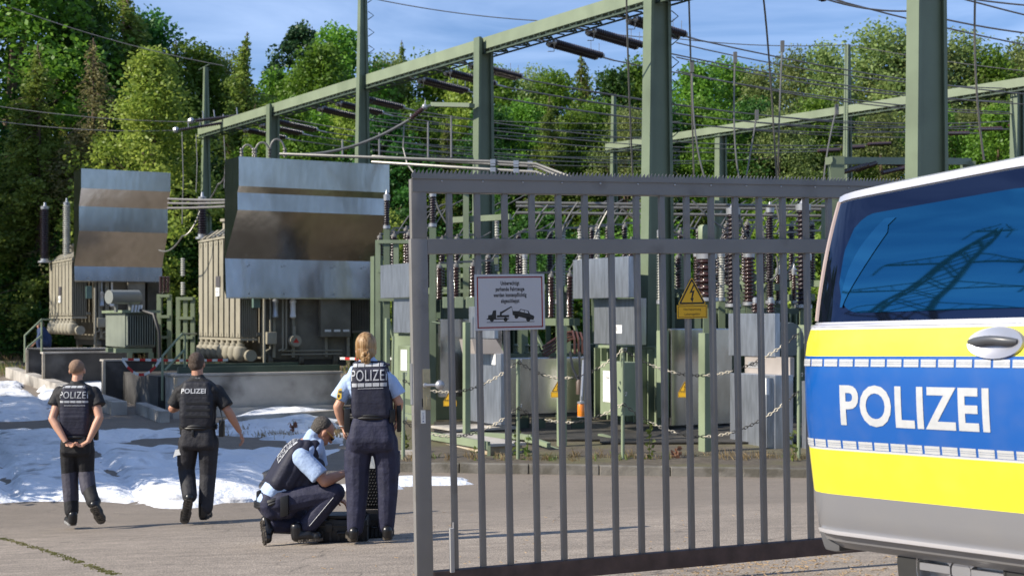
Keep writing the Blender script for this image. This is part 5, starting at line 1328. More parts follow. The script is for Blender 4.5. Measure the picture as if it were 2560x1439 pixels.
part(U2, 'side_panel', alu, 1668, 1677, 1832, 821, 1066, 24.8, bevel=.02)
part(U2, 'corner_post', lgreen, 1641, 1655, 1672, 826, 1045, 24.7)
mb = MB(); mb.bar(P(1500, 1092, 23.8), P(1590, 1120, 23), .1, .12); mb.bar(P(1480, 1150, 23.4), P(1620, 1165, 22.4), .08, .14); corner(mb, 1570, 1585, 1655, 1105, 1135, 23.2); mb.build('skid_frame', lgreen, U2, world=True)
mb = MB(); mb.lathe(P(1768, 600, 26.6), (0, 0, 1), [(.16, 0), (.17, .02), (.17, .24), (.14, .28)], 18); mb.build('dome', lgreen, U2, world=True, smooth=True)
# --- unit three
U3 = thing('neutral_cabinet', 'tall silver cabinet marked NULLPT with a dark right side beside the van', 'cabinet', PG(1940, 22.6))
o, c, aa, bb, zt = part(U3, 'upper_cover', zinc, 1821, 1937, 1950, 783, 892, 22.8)
for i, px in enumerate((1889, 1927)):
    k = MB().insul(P(px, 782, 23.1), P(px, 757, 23.1), .085, .045, .6, 12).build('bushing', brown, U3, world=True, smooth=True)
    MB().lathe(P(px, 757, 23.1), (0, 0, 1), [(.05, 0), (.05, .07), (.03, .09)], 12).build('bushing_cap', steel, k, world=True, smooth=True)
mb = MB(); ax = VV; q = P(1968, 848, 23.2); mb.lathe(q-VV*.1, VV, [(.27, 0), (.28, .03), (.28, .55), (.2, .57)], 20); mb.build('drum', mat('drum_grey', (.13, .15, .15), .4, .3), U3, world=True, smooth=True)
o2, c, aa, bb, zt = part(U3, 'apron', pale, 1862, 1975, 1986, 893, 942, 22.5)
mb = MB(); q = c+bb*.58; mb.cbox(Vector((q.x, q.y, c.z+.12))-UU*.008, UU*.006, bb*.34, .1); w_ = mb.build('plate', mat('plate_silver', (.4, .4, .4), .4, .4), o2, world=True)
mb = MB(); put_text(mb, text_mesh('NULLPT-B', .055, .8), Vector((q.x, q.y, c.z+.17))+bb*.17-UU*.012, -VV, (0, 0, 1)); mb.build('plate_text', ink, w_, world=True)
o3, c, aa, bb, zt = part(U3, 'lower_box', zinc, 1825, 1938, 1983, 938, 1147, 22.3)
mb = MB(); q = c+bb*.12; mb.cbox(Vector((q.x, q.y, c.z+1.0))-UU*.008, UU*.006, bb*.16, .26); mb.build('plate', white, o3, world=True)
mb = MB()
for px in (1835, 1880, 1925): p = P(px, 1150, 22.7); mb.bar((p.x, p.y, gz(p.x, p.y)), p, .05, .05)
mb.bar(P(1822, 1160, 22.6), P(1960, 1163, 22.2), .06, .05); mb.build('legs', dgreen, U3, world=True)
U4 = thing('neutral_cabinet', 'silver cabinet mostly hidden behind the tail of the police van', 'cabinet', PG(2030, 22))
part(U4, 'box', zinc, 2004, 2060, 2110, 955, 1155, 22)
part(U4, 'lid', lgreen, 1995, 2050, 2110, 812, 900, 23.4)
# insulators on stands
IL = [
 ('grey ribbed insulator left of the tow away sign top', 1312, 645, 700, 27, .06, gporc), ('tall grey insulator right of the tow away sign', 1397, 640, 752, 27, .07, gporc),
 ('grey ribbed insulator beside the big green pillar', 1652, 590, 752, 25, .075, gporc), ('thick red brown insulator behind the yellow warning sign', 1767, 646, 745, 24.5, .20, brown),
 ('slim brown insulator left of the thick red brown one', 1743, 640, 740, 25.5, .08, brown), ('grey insulator right of the thick red brown one', 1804, 640, 745, 27, .07, gporc),
 ('tall dark insulator with a silver cap, left one of two', 1833, 535, 760, 26, .14, dbrown), ('brown insulator between the tall dark one and the cabinet top', 1873, 642, 756, 25.5, .12, brown),
 ('dark insulator with a small silver cap in the upper gate opening', 1925, 530, 752, 28, .09, dbrown), ('pair insulator left of the rightmost dark one', 1945, 685, 752, 29, .06, brown),
 ('tall dark insulator with a silver cap, right one of two', 2008, 525, 762, 26, .15, dbrown), ('brown insulator touching the tall dark right one', 2020, 650, 764, 25.2, .07, brown),
 ('thin brown insulator left of the tall dark right one', 1985, 685, 752, 28.5, .06, brown), ('dark insulator right beside the gate post top', 1082, 490, 560, 26, .07, dbrown),
 ('dark insulator seen right of the middle hood', 967, 500, 565, 28, .07, dbrown)]
for l, px, y0, y1, Y, r, m_ in IL: ins_thing(l, px, y0, y1, Y, r, m_, grp='post insulators of the yard')
# racks, bars, tubes in the yard
rack('green rack with a purple grey bar right of the middle hood', 945, 1036, 600, 760, 28, 3, 3)
rack('dark rack behind the left end of the gate', 1090, 1200, 660, 800, 29, 3, 3)
for i, (y0, y1, Y, m_) in enumerate(((507, 516, 27, wirel), (516, 524, 29, wirel), (532, 540, 28, wirel))):
    mb = MB(); mb.tube([P(1290, y0, Y), P(2070, y1, Y-.5)], .03, 8)
    tag(mb.build('busbar_tube', m_, smooth=True), ['top', 'middle', 'lowest'][i]+' long busbar tube seen through the upper gate opening', 'busbar', 'busbar tubes behind the upper gate opening')
T = thing('cross_arm', 'green cross arm on the middle pillar seen through the upper gate opening', 'arm', P(1200, 545, 30))
mb = MB(); mb.bar(P(1132, 550, 30), P(1275, 542, 29.6), .12, .12); mb.bar(P(1160, 655, 30), P(1245, 652, 30), .14, .14); mb.bar(P(1165, 480, 29.8), P(1165, 800, 29.8), .12, .12); mb.build('arm', lgreen, T, world=True)
GP = [('green post left behind the second gate bar', 1163, 805, 1062, 23.5, .10), ('green post right of the tow away sign', 1401, 815, 1108, 22.6, .12), ('stout light green post right of the yellow sign', 1762, 832, 1172, 21.9, .17),
      ('slim green post left of the gate', 966, 795, 1000, 26, .08), ('green post in the upper gate opening near the van', 2064, 505, 640, 27, .13), ('green post behind the tall dark insulator', 1786, 500, 600, 29, .13), ('green post behind the middle cable', 1700, 640, 780, 30, .2),
      ('dark green post beside the woman officer', 935, 640, 880, 29, .2), ('dark green column right of the middle tank', 884, 745, 905, 33, .22)]
for l, px, y0, y1, Y, w_ in GP:
    a = P(px, y1, Y); b = P(px, y0, Y); a.z = gz(a.x, a.y); d = MB(); d.cbox(a, UU*w_, VV*w_, b.z-a.z)
    tag(d.build('steel_post', lgreen if 'dark' not in l else green, bevel=.006), l, 'post', 'green posts of the yard')
# jumbles of pipes and beams at the ground
mb = MB()
for (a, b, w_) in (((1180, 1085, 23.5), (1330, 1092, 22.8), .08), ((1195, 1108, 22.8), (1300, 1112, 22.4), .07), ((1300, 1088, 23), (1372, 1112, 22.2), .07), ((1385, 1130, 22.4), (1480, 1128, 22.6), .07), ((1480, 1148, 22.2), (1630, 1170, 21.6), .09), ((1690, 1140, 22), (1790, 1160, 21.5), .08), ((1000, 1000, 25), (1060, 1012, 25), .1), ((1000, 1035, 24.5), (1060, 1050, 24), .09), ((1720, 1098, 24), (1850, 1108, 23.6), .12)):
    mb.bar(P(*a), P(*b), w_, w_)
T = thing('rail_frame', 'low green steel rails and beams lying on the foundations behind the chains', 'frame', PG(1500, 22.5)); mb.build('rail', lgreen, T, world=True)
# curved pale leads in the upper gate opening
CL = [((1318, 640), (1322, 560), (1370, 512)), ((1398, 600), (1410, 550), (1445, 505)), ((1485, 600), (1500, 555), (1530, 510)), ((1530, 505), (1590, 545), (1650, 600)), ((1620, 520), (1680, 590), (1750, 605)), ((1082, 470), (1090, 530), (1130, 575)), ((1730, 500), (1790, 570), (1850, 592)),
      ((1870, 600), (1890, 560), (1905, 510)), ((1940, 640), (1955, 690), (1925, 700)), ((1940, 510), (1950, 560), (1962, 600)), ((1990, 640), (1975, 680), (1960, 690)), ((1845, 510), (1850, 560), (1872, 600))]
for i, (a, b, c_) in enumerate(CL):
    Y = 26.5; A_, B_, C_ = P(*a, Y), P(*b, Y), P(*c_, Y); pts = [A_*((1-t)**2)+B_*(2*t*(1-t))+C_*(t*t) for t in [k/8 for k in range(9)]]
    tag(MB().tube(pts, .018, 6).build('jumper_cable', wirel, smooth=True), f'pale curved jumper behind the gate, {(WL[i] if i < 11 else "last")} from the left', 'cable', 'pale jumpers behind the gate')
# --- rows of switchgear further back
def breaker(label, px, Y, ytop, h_ins, kind):
    c = PG(px, Y); T = thing('circuit_breaker', label, 'switchgear', c, 'switchgear behind the bars'); zt = P(px, ytop, Y).z
    zb = zt-h_ins; w = .55
    m = MB()
    for q in (-1, 1): m.bar(c+E1*(q*w), Vector((c.x, c.y, zb-.12))+E1*(q*w), .11, .11)
    m.bar(Vector((c.x, c.y, zb-.10))-E1*(w+.3), Vector((c.x, c.y, zb-.10))+E1*(w+.3), .14, .14); m.bar(c+E1*w+Vector((0, 0, .4)), Vector((c.x, c.y, zb-.3))-E1*w, .05, .05); m.build('stand', green, T, world=True)
    for q in (-.62, 0, .62):
        a = Vector((c.x, c.y, zb-.02))+E1*q; b_ = a+Vector((0, 0, h_ins)); MB().insul(a, b_, .085 if kind else .065, .06, .6, 10).build('insulator', [gporc, brown, dbrown][kind], T, world=True, smooth=True)
        f = MB(); f.lathe(b_, (0, 0, 1), [(.06, 0), (.06, .04), (.03, .07)], 10); f.bar(b_+Vector((0, 0, .1)), b_+Vector((0, 0, .12))+E2*.45, .05, .04); f.tube([b_+E2*.4+Vector((0, 0, .1)), b_+E2*.7+Vector((0, 0, .5)), b_+E2*1.2+Vector((0, 0, .75))], .014, 5); f.build('contact', wire, T, world=True)
    m = MB(); m.cbox(c+E1*.1+Vector((0, 0, .5)), E1*.42, E2*.3, .62); m.build('drive_cabinet', [lgreen, green, dgreen][kind], T, world=True, bevel=.012)
BR = [(1105, 31, 600, 1.0, 2), (1140, 27.5, 665, .8, 1), (1205, 33, 560, 1.1, 0), (1262, 29, 640, .9, 2), (1335, 32, 585, 1.1, 2), (1378, 28, 690, .8, 1), (1450, 31, 575, 1.2, 0), (1520, 33, 570, 1.1, 2), (1625, 29, 600, 1.1, 1), (1700, 32, 580, 1.1, 2),
      (1745, 29, 640, .9, 2), (1812, 31, 575, 1.1, 1), (1868, 29, 560, 1.2, 2), (1905, 33, 575, 1.0, 0), (1958, 30, 590, 1.2, 1), (2030, 31, 560, 1.2, 2), (985, 30, 590, .9, 2), (1015, 33, 575, 1.0, 1)]
for i, b_ in enumerate(sorted(BR)):
    breaker(f'switchgear frame with three {["grey", "red brown", "dark"][b_[4]]} insulators and a drive cabinet, {["first", "second", "third", "fourth", "fifth", "sixth", "seventh", "eighth", "ninth"][i] if i < 9 else ["tenth", "eleventh", "twelfth", "thirteenth", "fourteenth", "fifteenth", "sixteenth", "seventeenth", "last"][i-9]} from the left', *b_)
for lab, a in (('dark green tank with ribs behind the tow away sign', (1150, 1215, 1300, 690, 860, 29.5)), ('dark green tank behind the cover of the central unit', (1600, 1640, 1745, 720, 880, 28)), ('dark green tank behind the tall silver cabinet', (1850, 1900, 2010, 770, 960, 26.5)), ('dark green tank between the sign and the central unit', (1380, 1410, 1500, 860, 960, 28)), ('dark tank just right of the gate post', (1062, 1085, 1150, 800, 1010, 27.5))):
    T = thing('equipment_tank', lab, 'tank', P(a[1], a[4], a[5]), 'dark tanks between the silver covers'); mb = MB(); c, aa, bb, zt = corner(mb, *a, zb=gz((a[1]-1280)*a[5]/F, a[5])+.05); mb.build('tank', dgreen, T, world=True, bevel=.02)
    mb = MB()
    for i in range(7): q = c+aa*(i+.5)/7.4; mb.cbox(Vector((q.x, q.y, c.z+.15))-VV*.09, UU*.03, VV*.088, zt-c.z-.25)
    for i in range(6): q = c+bb*(i+.5)/6.4; mb.cbox(Vector((q.x, q.y, c.z+.15))-UU*.09, UU*.088, VV*.03, zt-c.z-.25)
    mb.build('ribs', green, T, world=True)
# shade of the pits under the units, laid in as dark slabs
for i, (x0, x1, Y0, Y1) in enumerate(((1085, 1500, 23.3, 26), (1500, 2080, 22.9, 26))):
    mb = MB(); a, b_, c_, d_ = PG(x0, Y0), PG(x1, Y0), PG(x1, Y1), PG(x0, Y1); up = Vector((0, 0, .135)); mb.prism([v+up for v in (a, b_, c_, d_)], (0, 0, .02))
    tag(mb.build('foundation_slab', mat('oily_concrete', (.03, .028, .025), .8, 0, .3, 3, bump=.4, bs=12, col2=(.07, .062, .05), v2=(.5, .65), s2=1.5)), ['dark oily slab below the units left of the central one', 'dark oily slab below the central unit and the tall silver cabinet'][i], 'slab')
# --- light concrete walls right behind the kerb
foundation('pale concrete wall with a green steel edge behind the gate handle', 1072, 1222, 1306, 1116, 1176, 21.6, lconc)
mb = MB(); c = P(1222, 1113, 21.55); mb.bar(c, c+VV*lenpx(c, VV, 1072), .05, .12); mb.bar(c, c+Vector((0, 0, -.45)), .05, .05); tag(mb.build('edge_beam', lgreen), 'green steel edge on top of the pale concrete wall', 'beam')
T = thing('concrete_wall', 'low pale wedge shaped concrete wall behind the middle gate bars', 'wall', PG(1400, 21.5))
mb = MB(); c = P(1520, 1172, 21.1); L_ = lenpx(c, VV, 1312); mb.prism([c-Vector((0, 0, .2)), c+VV*L_-Vector((0, 0, .2)), c+VV*L_+Vector((0, 0, .22)), c], UU*.2); mb.build('wall', lconc, T, world=True)
mb = MB(); mb.bar(c+Vector((0, 0, .03))-UU*.01, c+VV*L_+Vector((0, 0, .25))-UU*.01, .05, .07); mb.bar(c+VV*L_-UU*.02+Vector((0, 0, .27)), c+VV*L_-UU*.02-Vector((0, 0, .2)), .05, .05); mb.build('edge_beam', lgreen, T, world=True)
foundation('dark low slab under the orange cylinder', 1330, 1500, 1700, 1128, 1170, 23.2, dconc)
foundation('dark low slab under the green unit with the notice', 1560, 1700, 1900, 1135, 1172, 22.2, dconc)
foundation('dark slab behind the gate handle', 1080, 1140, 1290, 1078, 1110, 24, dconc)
# --- chains
def chain_posts():
    for i, (px, top, bot) in enumerate(((1295, 897, 1172), (1557, 868, 1177), (1997, 820, 1170), (1008, 930, 1165))):
        b = PG(px, 21.15, .08); a = P(px, top, 21.15); T = thing('chain_post', ['thin green chain post behind the tow away sign', 'thin green chain post in the middle of the gate', 'thin green chain post beside the van', 'thin green chain post behind the woman officer'][i], 'post', b, 'green chain posts')
        MB().tube([b, a], .028, 10).build('post', lgreen, T, world=True, smooth=True)
        m_ = MB()
        for q in (.02, .55): r = a-Vector((0, 0, q*1.25)); m_.tube([r+Vector((-.03, 0, 0)), r+Vector((.06, -.02, .02)), r+Vector((.04, -.04, -.03))], .006, 4)
        m_.build('hook', steel, T, world=True)
chain_posts()
cl_ = mat('chain_pale', (.62, .55, .42), .5, 0, .05, 3); cd_ = mat('chain_dark', (.03, .028, .025), .5)
def chain(label, a, b, s):
    A_, B_ = P(*a, 21.1), P(*b, 21.1); T = thing('barrier_chain', label, 'chain', A_, 'barrier chains between the green posts')
    L_ = (B_-A_).length*1.03; n = int(L_/.046); pts = sag(A_, B_, s, n); li = MB(); dk = MB()
    for i in range(n):
        p, q = pts[i], pts[i+1]; d = (q-p).normalized(); c = (p+q)/2; sd = Vector((0, 1, 0)) if i % 2 else d.cross(Vector((0, 1, 0))).normalized()
        ring = [c+d*(.033*math.cos(t*math.tau/10))+sd*(.019*math.sin(t*math.tau/10)) for t in range(10)]
        (li if (i//9) % 2 else dk).tube(ring, .0062, 4, closed=True)
    li.build('pale_links', cl_, T, world=True); dk.build('dark_links', cd_, T, world=True)
chain('upper chain left of the tow away sign post', (1008, 950), (1295, 903), .30)
chain('lower chain left of the tow away sign post', (1008, 1052), (1295, 1018), .32)
chain('upper chain between the first and the middle post', (1295, 903), (1557, 873), .33)
chain('lower chain between the first and the middle post', (1295, 1018), (1557, 1008), .25)
chain('upper chain between the middle post and the van side post', (1557, 873), (1997, 832), .50)
chain('lower chain between the middle post and the van side post', (1557, 1008), (1997, 976), .58)
# small warning signs on the chains
for i, (px, y, lab) in enumerate(((1125, 992, 'small yellow warning triangle hanging on the chain by the gate handle'), (1394, 970, 'small yellow warning triangle hanging on the chain under the tow away sign'), (1712, 970, 'small yellow warning triangle hanging on the chain in front of the grey side panel'))):
    S_ = thing('warning_sign', lab, 'sign', P(px, y, 21.0), 'yellow signs on the chains'); hv_sign(S_, .185, True, 0, .002, False)
# weeds
wl = leafmat('weed_leaf', (.10, .16, .03), (.20, .24, .06)); wd_ = leafmat('weed_dry', (.28, .20, .09), (.38, .30, .16)); wr = leafmat('weed_reddish', (.18, .06, .05), (.25, .12, .08))
def blades(mb, p, n, h, sp, rnd):
    for _ in range(n):
        q = p+Vector((rnd.gauss(0, sp), rnd.gauss(0, sp), 0)); q.z = gz(q.x, q.y)+(.1 if q.y > 20.7 and q.x > -1.6 else 0)
        t = q+Vector((rnd.gauss(0, h*.35), rnd.gauss(0, h*.35), h*rnd.uniform(.5, 1.2))); w = .006
        k = len(mb.v); mb.v += [q-Vector((w, 0, 0)), q+Vector((w, 0, 0)), q.lerp(t, .6)+Vector((w*.6, 0, h*.1)), t]; mb.f.append((k, k+1, k+2, k+3)); mb.mi.append(0)
rnd = random.Random(3); g_ = MB(); d_ = MB()
for i in range(95):
    px = rnd.uniform(1000, 2060); Y = 20.95+rnd.random()*.5; blades(d_ if rnd.random() < .8 else g_, PG(px, Y), 9, rnd.uniform(.05, .16), .05, rnd)
for i in range(60): blades(d_, PG(rnd.uniform(560, 860), rnd.uniform(24.5, 26.3)), 12, .12, .08, rnd)
for i in range(500): blades(g_ if rnd.random() < .5 else d_, PG(rnd.uniform(-60, 2100), rnd.uniform(38, 46)), 12, .30, .3, rnd)
tag(g_.build('grass', wl), 'green grass tufts along the kerb and the back of the yard', 'grass', kind='stuff'); tag(d_.build('dry_grass', wd_), 'dry straw coloured grass along the kerb and around the bases', 'grass', kind='stuff')
# weed line in the joint at the lower left
g_ = MB()
for i in range(300):
    t = rnd.random(); px = -20+t*310
    if noise.noise(Vector((px*.05, 2, 2))) < -.22: continue
    y = 1345+(max(px, 0)/285)**1.15*90
    Y = 8.6
    for _ in range(30):
        Y = 3556*(CH-gz((px-1280)*Y/F, Y))/(y-HZ)
    q_ = PG(px, Y); q_.y += rnd.gauss(0, .035); q_.z = gz(q_.x, q_.y); blades(g_, q_, 3, .011, .014, rnd)
tag(g_.build('joint_weeds', leafmat('joint_moss', (.10, .12, .03), (.22, .20, .07))), 'thin line of moss and weeds in the asphalt joint at the lower left', 'weeds', kind='stuff')
# upright weeds
def weed(label, px, Y, h, m_, leaves=14):
    rn = random.Random(px); mb = MB(); st = MB(); b = PG(px, Y, .1 if Y > 20.7 else 0); tp = b+Vector((rn.gauss(0, .03), 0, h)); st.tube([b, tp], .006, 4)
    for i in range(leaves): q = b.lerp(tp, rn.random()); leaf(mb, q+Vector((rn.gauss(0, .04), rn.gauss(0, .03), 0)), .09, rn)
    T = thing('weed_plant', label, 'plant', b, 'weeds behind the kerb'); mb.build('leaves', m_, T, world=True); st.build('stem', wl, T, world=True)
for a in (('tall yellow green weed between two gate bars right of the middle post', 1623, 21.1, .55, wl, 26), ('weed with broad leaves beside the first chain post', 1318, 21.1, .38, wl, 22), ('leafy weed left of the first chain post', 1292, 21.5, .4, wl, 24), ('small weed in front of the pale wall', 1190, 21.0, .2, wl, 9),
          ('reddish weed behind the gate near the yellow sign', 1690, 21.2, .2, wr, 22), ('weed growing at the kerb beside the van', 1984, 20.9, .45, wl, 22), ('bushy weed by the woman officer', 1016, 21.9, .35, wl, 40), ('yellow bush at the right end of the middle base', 848, 27, .7, wl, 70), ('reddish weed beside the foam before the middle base', 735, 25, .18, wr, 26)): weed(*a)

# wood chips and grit at the foot of the gate near the van
g_ = MB(); rn = random.Random(8)
for i in range(520):
    px = rn.gauss(1950, 190); y = rn.uniform(1385, 1445); Y = 8
    if i > 380: px = rn.uniform(700, 1900); y = rn.uniform(1280, 1439)
    for _ in range(20): Y = 3556*(CH-gz((px-1280)*Y/F, Y))/(y-HZ)
    q = PG(px, Y, .004); a = rn.random()*3.1; L_ = rn.uniform(.006, .022); d_ = Vector((math.cos(a)*L_, math.sin(a)*L_, rn.uniform(-.002, .004))); g_.bar(q-d_, q+d_, .004, .003)
tag(g_.build('wood_chips', mat('chip', (.36, .25, .14), .8, 0, .4, 30)), 'pale wood chips and grit scattered on the asphalt under the gate', 'litter', kind='stuff')
# ---------------------------------------------------------------- people
skin = mat('skin', (.50, .27, .18), .5, 0, .06, 12, spec=.4)
skint = mat('skin_tanned', (.42, .21, .135), .5, 0, .06, 12, spec=.4)
navy = mat('navy_trousers', (.016, .017, .042), .75, 0, .2, 14, bump=.8, bs=11)
vestm = mat('navy_vest', (.010, .011, .028), .7, 0, .2, 12, bump=.35, bs=14)
blk = mat('black_cloth', (.007, .007, .009), .75, 0, .2, 12, bump=.5, bs=16)
greyt = mat('grey_trouser_panel', (.045, .042, .06), .75, 0, .15, 12, bump=.6, bs=14)
shirt = mat('light_blue_shirt', (.37, .48, .68), .8, 0, .06, 10, bump=.7, bs=13)
boot = mat('black_boots', (.010, .010, .011), .35, 0, .2, 20)
sole = mat('boot_sole', (.07, .058, .045), .8, 0, .3, 60, bump=.8, bs=70)
webb = mat('duty_belt', (.006, .006, .007), .45, 0, .2, 30)
reflt = mat('reflective_strip', (.42, .43, .45), .5, 0, .1, 60)
hblond = mat('hair_blond', (.34, .21, .095), .45, 0, .35, 40, stretch=(1, 1, .12), col2=(.20, .10, .03), v2=(.45, .6), s2=30, bump=.5, bs=60)
hdark = mat('hair_dark_brown', (.06, .036, .022), .6, 0, .35, 90, bump=.8, bs=120)
hshort = mat('hair_cropped_ginger', (.25, .155, .10), .8, 0, .25, 120, bump=.6, bs=150)
hgrey = mat('hair_dark_grey', (.07, .06, .05), .7, 0, .7, 110, bump=.8, bs=120)
V = Vector
def hand(mb, w, d, side, curl=.4, pal=None, s=1.0):
    """palm and five fingers from wrist w, direction d, palm normal pal; side = thumb direction"""
    d = V(d).normalized(); pal = V(pal if pal is not None else (0, -1, 0)); sd = d.cross(pal).normalized(); pal = sd.cross(d).normalized()
    pc = w+d*.055*s
    for k in (-1, -.33, .33, 1): mb.cap(w+sd*(k*.012), w+d*.088*s+sd*(k*.028*s), .013*s, .0115*s, 8)
    for k, ln in ((-1, .062), (-.35, .078), (.32, .083), (1, .072)):
        b = w+d*.088*s+sd*(k*.029*s); p = b; dd = V(d)
        for j, f in enumerate((.45, .32, .23)):
            a = curl*(1.0 if j == 0 else 1.15)*(1+.12*k); dd = (dd*math.cos(a)+pal*math.sin(a)).normalized() if True else dd
            q = p+dd*ln*f*s; mb.cap(p, q, (.0095-.0011*j)*s, (.0088-.0012*j)*s, 8); p = q
    t0 = w+d*.025*s+sd*(side*.024*s); t1 = t0+(d*.6+sd*side*.75+pal*.35).normalized()*.038*s; t2 = t1+(d*.9+sd*side*.15+pal*.45).normalized()*.030*s
    mb.cap(w+d*.015*s, t0, .013*s, .0125*s, 8); mb.cap(t0, t1, .0125*s, .0105*s, 8); mb.cap(t1, t2, .0105*s, .0085*s, 8)
def head(mb, c, Rm, s=1.0):
    """skull, jaw, nose, ears around centre c; Rm turns +y (face) """
    g = lambda x, y, z: c+Rm @ V((x*s, y*s, z*s))
    mb.ball(c+Rm @ V((0, -.012, .03))*s, (.077*s, .095*s, .088*s), 16, 12, Rm); mb.ball(g(0, .03, -.03), (.062*s, .062*s, .075*s), 14, 10, Rm)
    mb.cap(g(0, .045, -.055), g(0, .062, -.088), .042*s, .026*s)                       # jaw, chin
    mb.cap(g(0, .085, .028), g(0, .108, -.012), .009*s, .015*s, 8)                       # nose
    mb.cap(g(-.025, .074, .038), g(.025, .074, .038), .017*s, .017*s, 8)                 # brow
    mb.cap(g(-.018, .088, -.045), g(.018, .088, -.045), .009*s, .009*s, 8); mb.cap(g(-.015, .086, -.056), g(.015, .086, -.056), .009*s, .009*s, 8)   # lips
    for q in (-1, 1): mb.ball(g(.080*q, .0, -.005), (.011*s, .02*s, .032*s), 8, 6, Rm)
def torso(mb, pts):
    """stack of elliptical sections (centre, rx, ry) filled with capsules left-right"""
    for (c, rx, ry, ax) in pts:
        a = V(ax); w = V((-a.y, a.x, 0))
        if rx < .10: mb.cap(c-a*(rx-ry), c+a*(rx-ry), ry, ry, 14); continue
        r = ry*.5; o = ry-r
        for q in (-1, 0, 1): mb.cap(c-a*(rx-r-(0 if q == 0 else .012))+w*(o*q), c+a*(rx-r-(0 if q == 0 else .012))+w*(o*q), r, r, 12)
def sleeve(mb, pts, rs):
    mb.cap(pts[0], pts[0].lerp(pts[1], .3), rs[0], rs[0]); mb.tube(pts, rs, 16)
def interp(p, q, n): return [(p[0].lerp(q[0], i/n), p[1]+(q[1]-p[1])*i/n, p[2]+(q[2]-p[2])*i/n, V(p[3]).lerp(V(q[3]), i/n)) for i in range(n)]
def tstack(mb, secs, per=5):
    out = []
    for i in range(len(secs)-1): out += interp(secs[i], secs[i+1], per)
    torso(mb, out+[secs[-1]])
def shoe(mb, sl, heel, toe, up, s=1.0, h=.09):
    heel = V(heel); toe = V(toe); d = (toe-heel).normalized(); up = V(up); sd = d.cross(up).normalized(); up = sd.cross(d)
    L_ = (toe-heel).length
    mb.cap(heel+up*.045, heel+d*L_*.45+up*.05, .042*s, .043*s); mb.cap(heel+d*L_*.4+up*.042, toe-d*.05+up*.034, .043*s, .036*s); mb.cap(heel+up*.05, heel+up*h, .042*s, .044*s)
    mb.cap(heel+d*L_*.75+up*.032+sd*.012, toe-d*.055+up*.03-sd*.012, .036*s, .034*s)
    # sole
    n = 14; ring = []
    for i in range(n):
        t = i/(n-1); w = (.036+.012*math.sin(t*math.pi)-(.010 if .3 < t < .5 else 0))*s
        if i == n-1: w = .020
        if i == 0: w = .024
        ring.append((heel+d*(t*L_)-d*.02*0, w))
    poly = [p+sd*w for p, w in ring]+[p-sd*w for p, w in ring[::-1]]
    sl.prism([p+up*.022 for p in poly], -up*.022)
    for i in range(9):
        t = .05+i*.1
        if .38 < t < .48: continue
        p = heel+d*(t*L_); sl.bar(p-sd*.034-up*.003, p+sd*.034-up*.003, .008, .008, up=d)
def vest_text(par, tgt, c, w, h, zt, dirn=(0, 1, 0), rows=(), ux=(1, 0, 0), uz=(0, 0, 1), bold=.0, sub=1, txt='POLIZEI', mt=None):
    m = MB(); tm = text_mesh(txt, h, 1, 1.06, bold=bold); xa = min(x for x, y in tm[0]); xb = max(x for x, y in tm[0]); ya = min(y for x, y in tm[0]); yb_ = max(y for x, y in tm[0])
    tm = ([((x-(xa+xb)/2)*w/(xb-xa), (y-(ya+yb_)/2)*h/(yb_-ya)) for x, y in tm[0]], tm[1])
    put_text(m, tm, V(c)+V(uz)*zt-V(dirn)*.6, ux, uz); conform(m, tgt, dirn, .007, sub); m.build('lettering', mt or reflt, tgt)
    for (z, hh, n_, ww) in rows:
        m = MB()
        for i in range(n_):
            x0 = -ww/2+ww*i/n_; x1 = x0+ww/n_*.88; k = 4
            o = V(c)+V(uz)*z-V(dirn)*.6
            vs = [o+V(ux)*(x0+(x1-x0)*a/k)+V(uz)*(hh*(b-.5)) for b in (0, 1) for a in range(k+1)]
            m.add(vs, [(a, a+1, a+k+2, a+k+1) for a in range(k)])
        conform(m, tgt, dirn, .006); m.build('reflective_stripe', reflt, tgt)
def tagp(T, o, nm=None): return o
VX = .0085
# ---------------- officer walking at the left, hands behind the back
def frameof(px, py, Y):
    s = F/Y; g = P(px, py, Y)
    def J(x, y, dy=0): return V(((x-px)/s+(x-1280)/F*dy, dy, (py-y)/s*(1+dy/Y)))
    return g, J, s
g, J, s = frameof(190, 1312, 15.2)
T = thing('person', 'police officer with cropped hair walking with hands clasped behind the back', 'person', g, 'police officers')
X1 = (1, 0, 0)
b = MB(); head(b, J(193, 927, .02), Matrix.Rotation(R(4), 3, 'Z') @ Matrix.Rotation(R(-5), 3, 'X'), .98); b.cap(J(193, 945, 0), J(192, 968, -.02), .055, .062)
for sx, sh, el, wr in ((-1, (153, 984), (131, 1043), (165, 1098)), (1, (232, 984), (249, 1040), (222, 1094))):
    S_, E_, W_ = J(*sh, 0), J(*el, -.10), J(*wr, -.19)
    b.chain([S_, S_.lerp(E_, .5), E_], [.042, .050, .042]); b.chain([E_, E_.lerp(W_, .3), W_], [.043, .045, .027])
    hand(b, W_, J(194, 1112, -.225)-W_, -sx, .75, (0, -.3, 1) if sx > 0 else (0, -.5, .9), 1.02)
tstack(b, [(J(192, 985, 0), .14, .08, X1), (J(192, 1030, 0), .15, .10, X1), (J(192, 1100, 0), .15, .10, X1)], 3)
for hp, kn, an in (((176, 1115, 0), (174, 1192, .05), (177, 1285, .0)), ((211, 1115, 0), (215, 1195, .04), (234, 1252, -.20))): b.chain([J(*hp), J(*kn), J(*an)], [.075, .052, .035])
b.build('body', skin, T, remesh=.007, sm=2)
h_ = MB(); Rm = Matrix.Rotation(R(4), 3, 'Z'); c = J(193, 927, .02); h_.ball(c+V((0, -.022, .040)), (.079, .092, .083), 18, 14); hh = h_.build('hair', hshort, T, smooth=True)
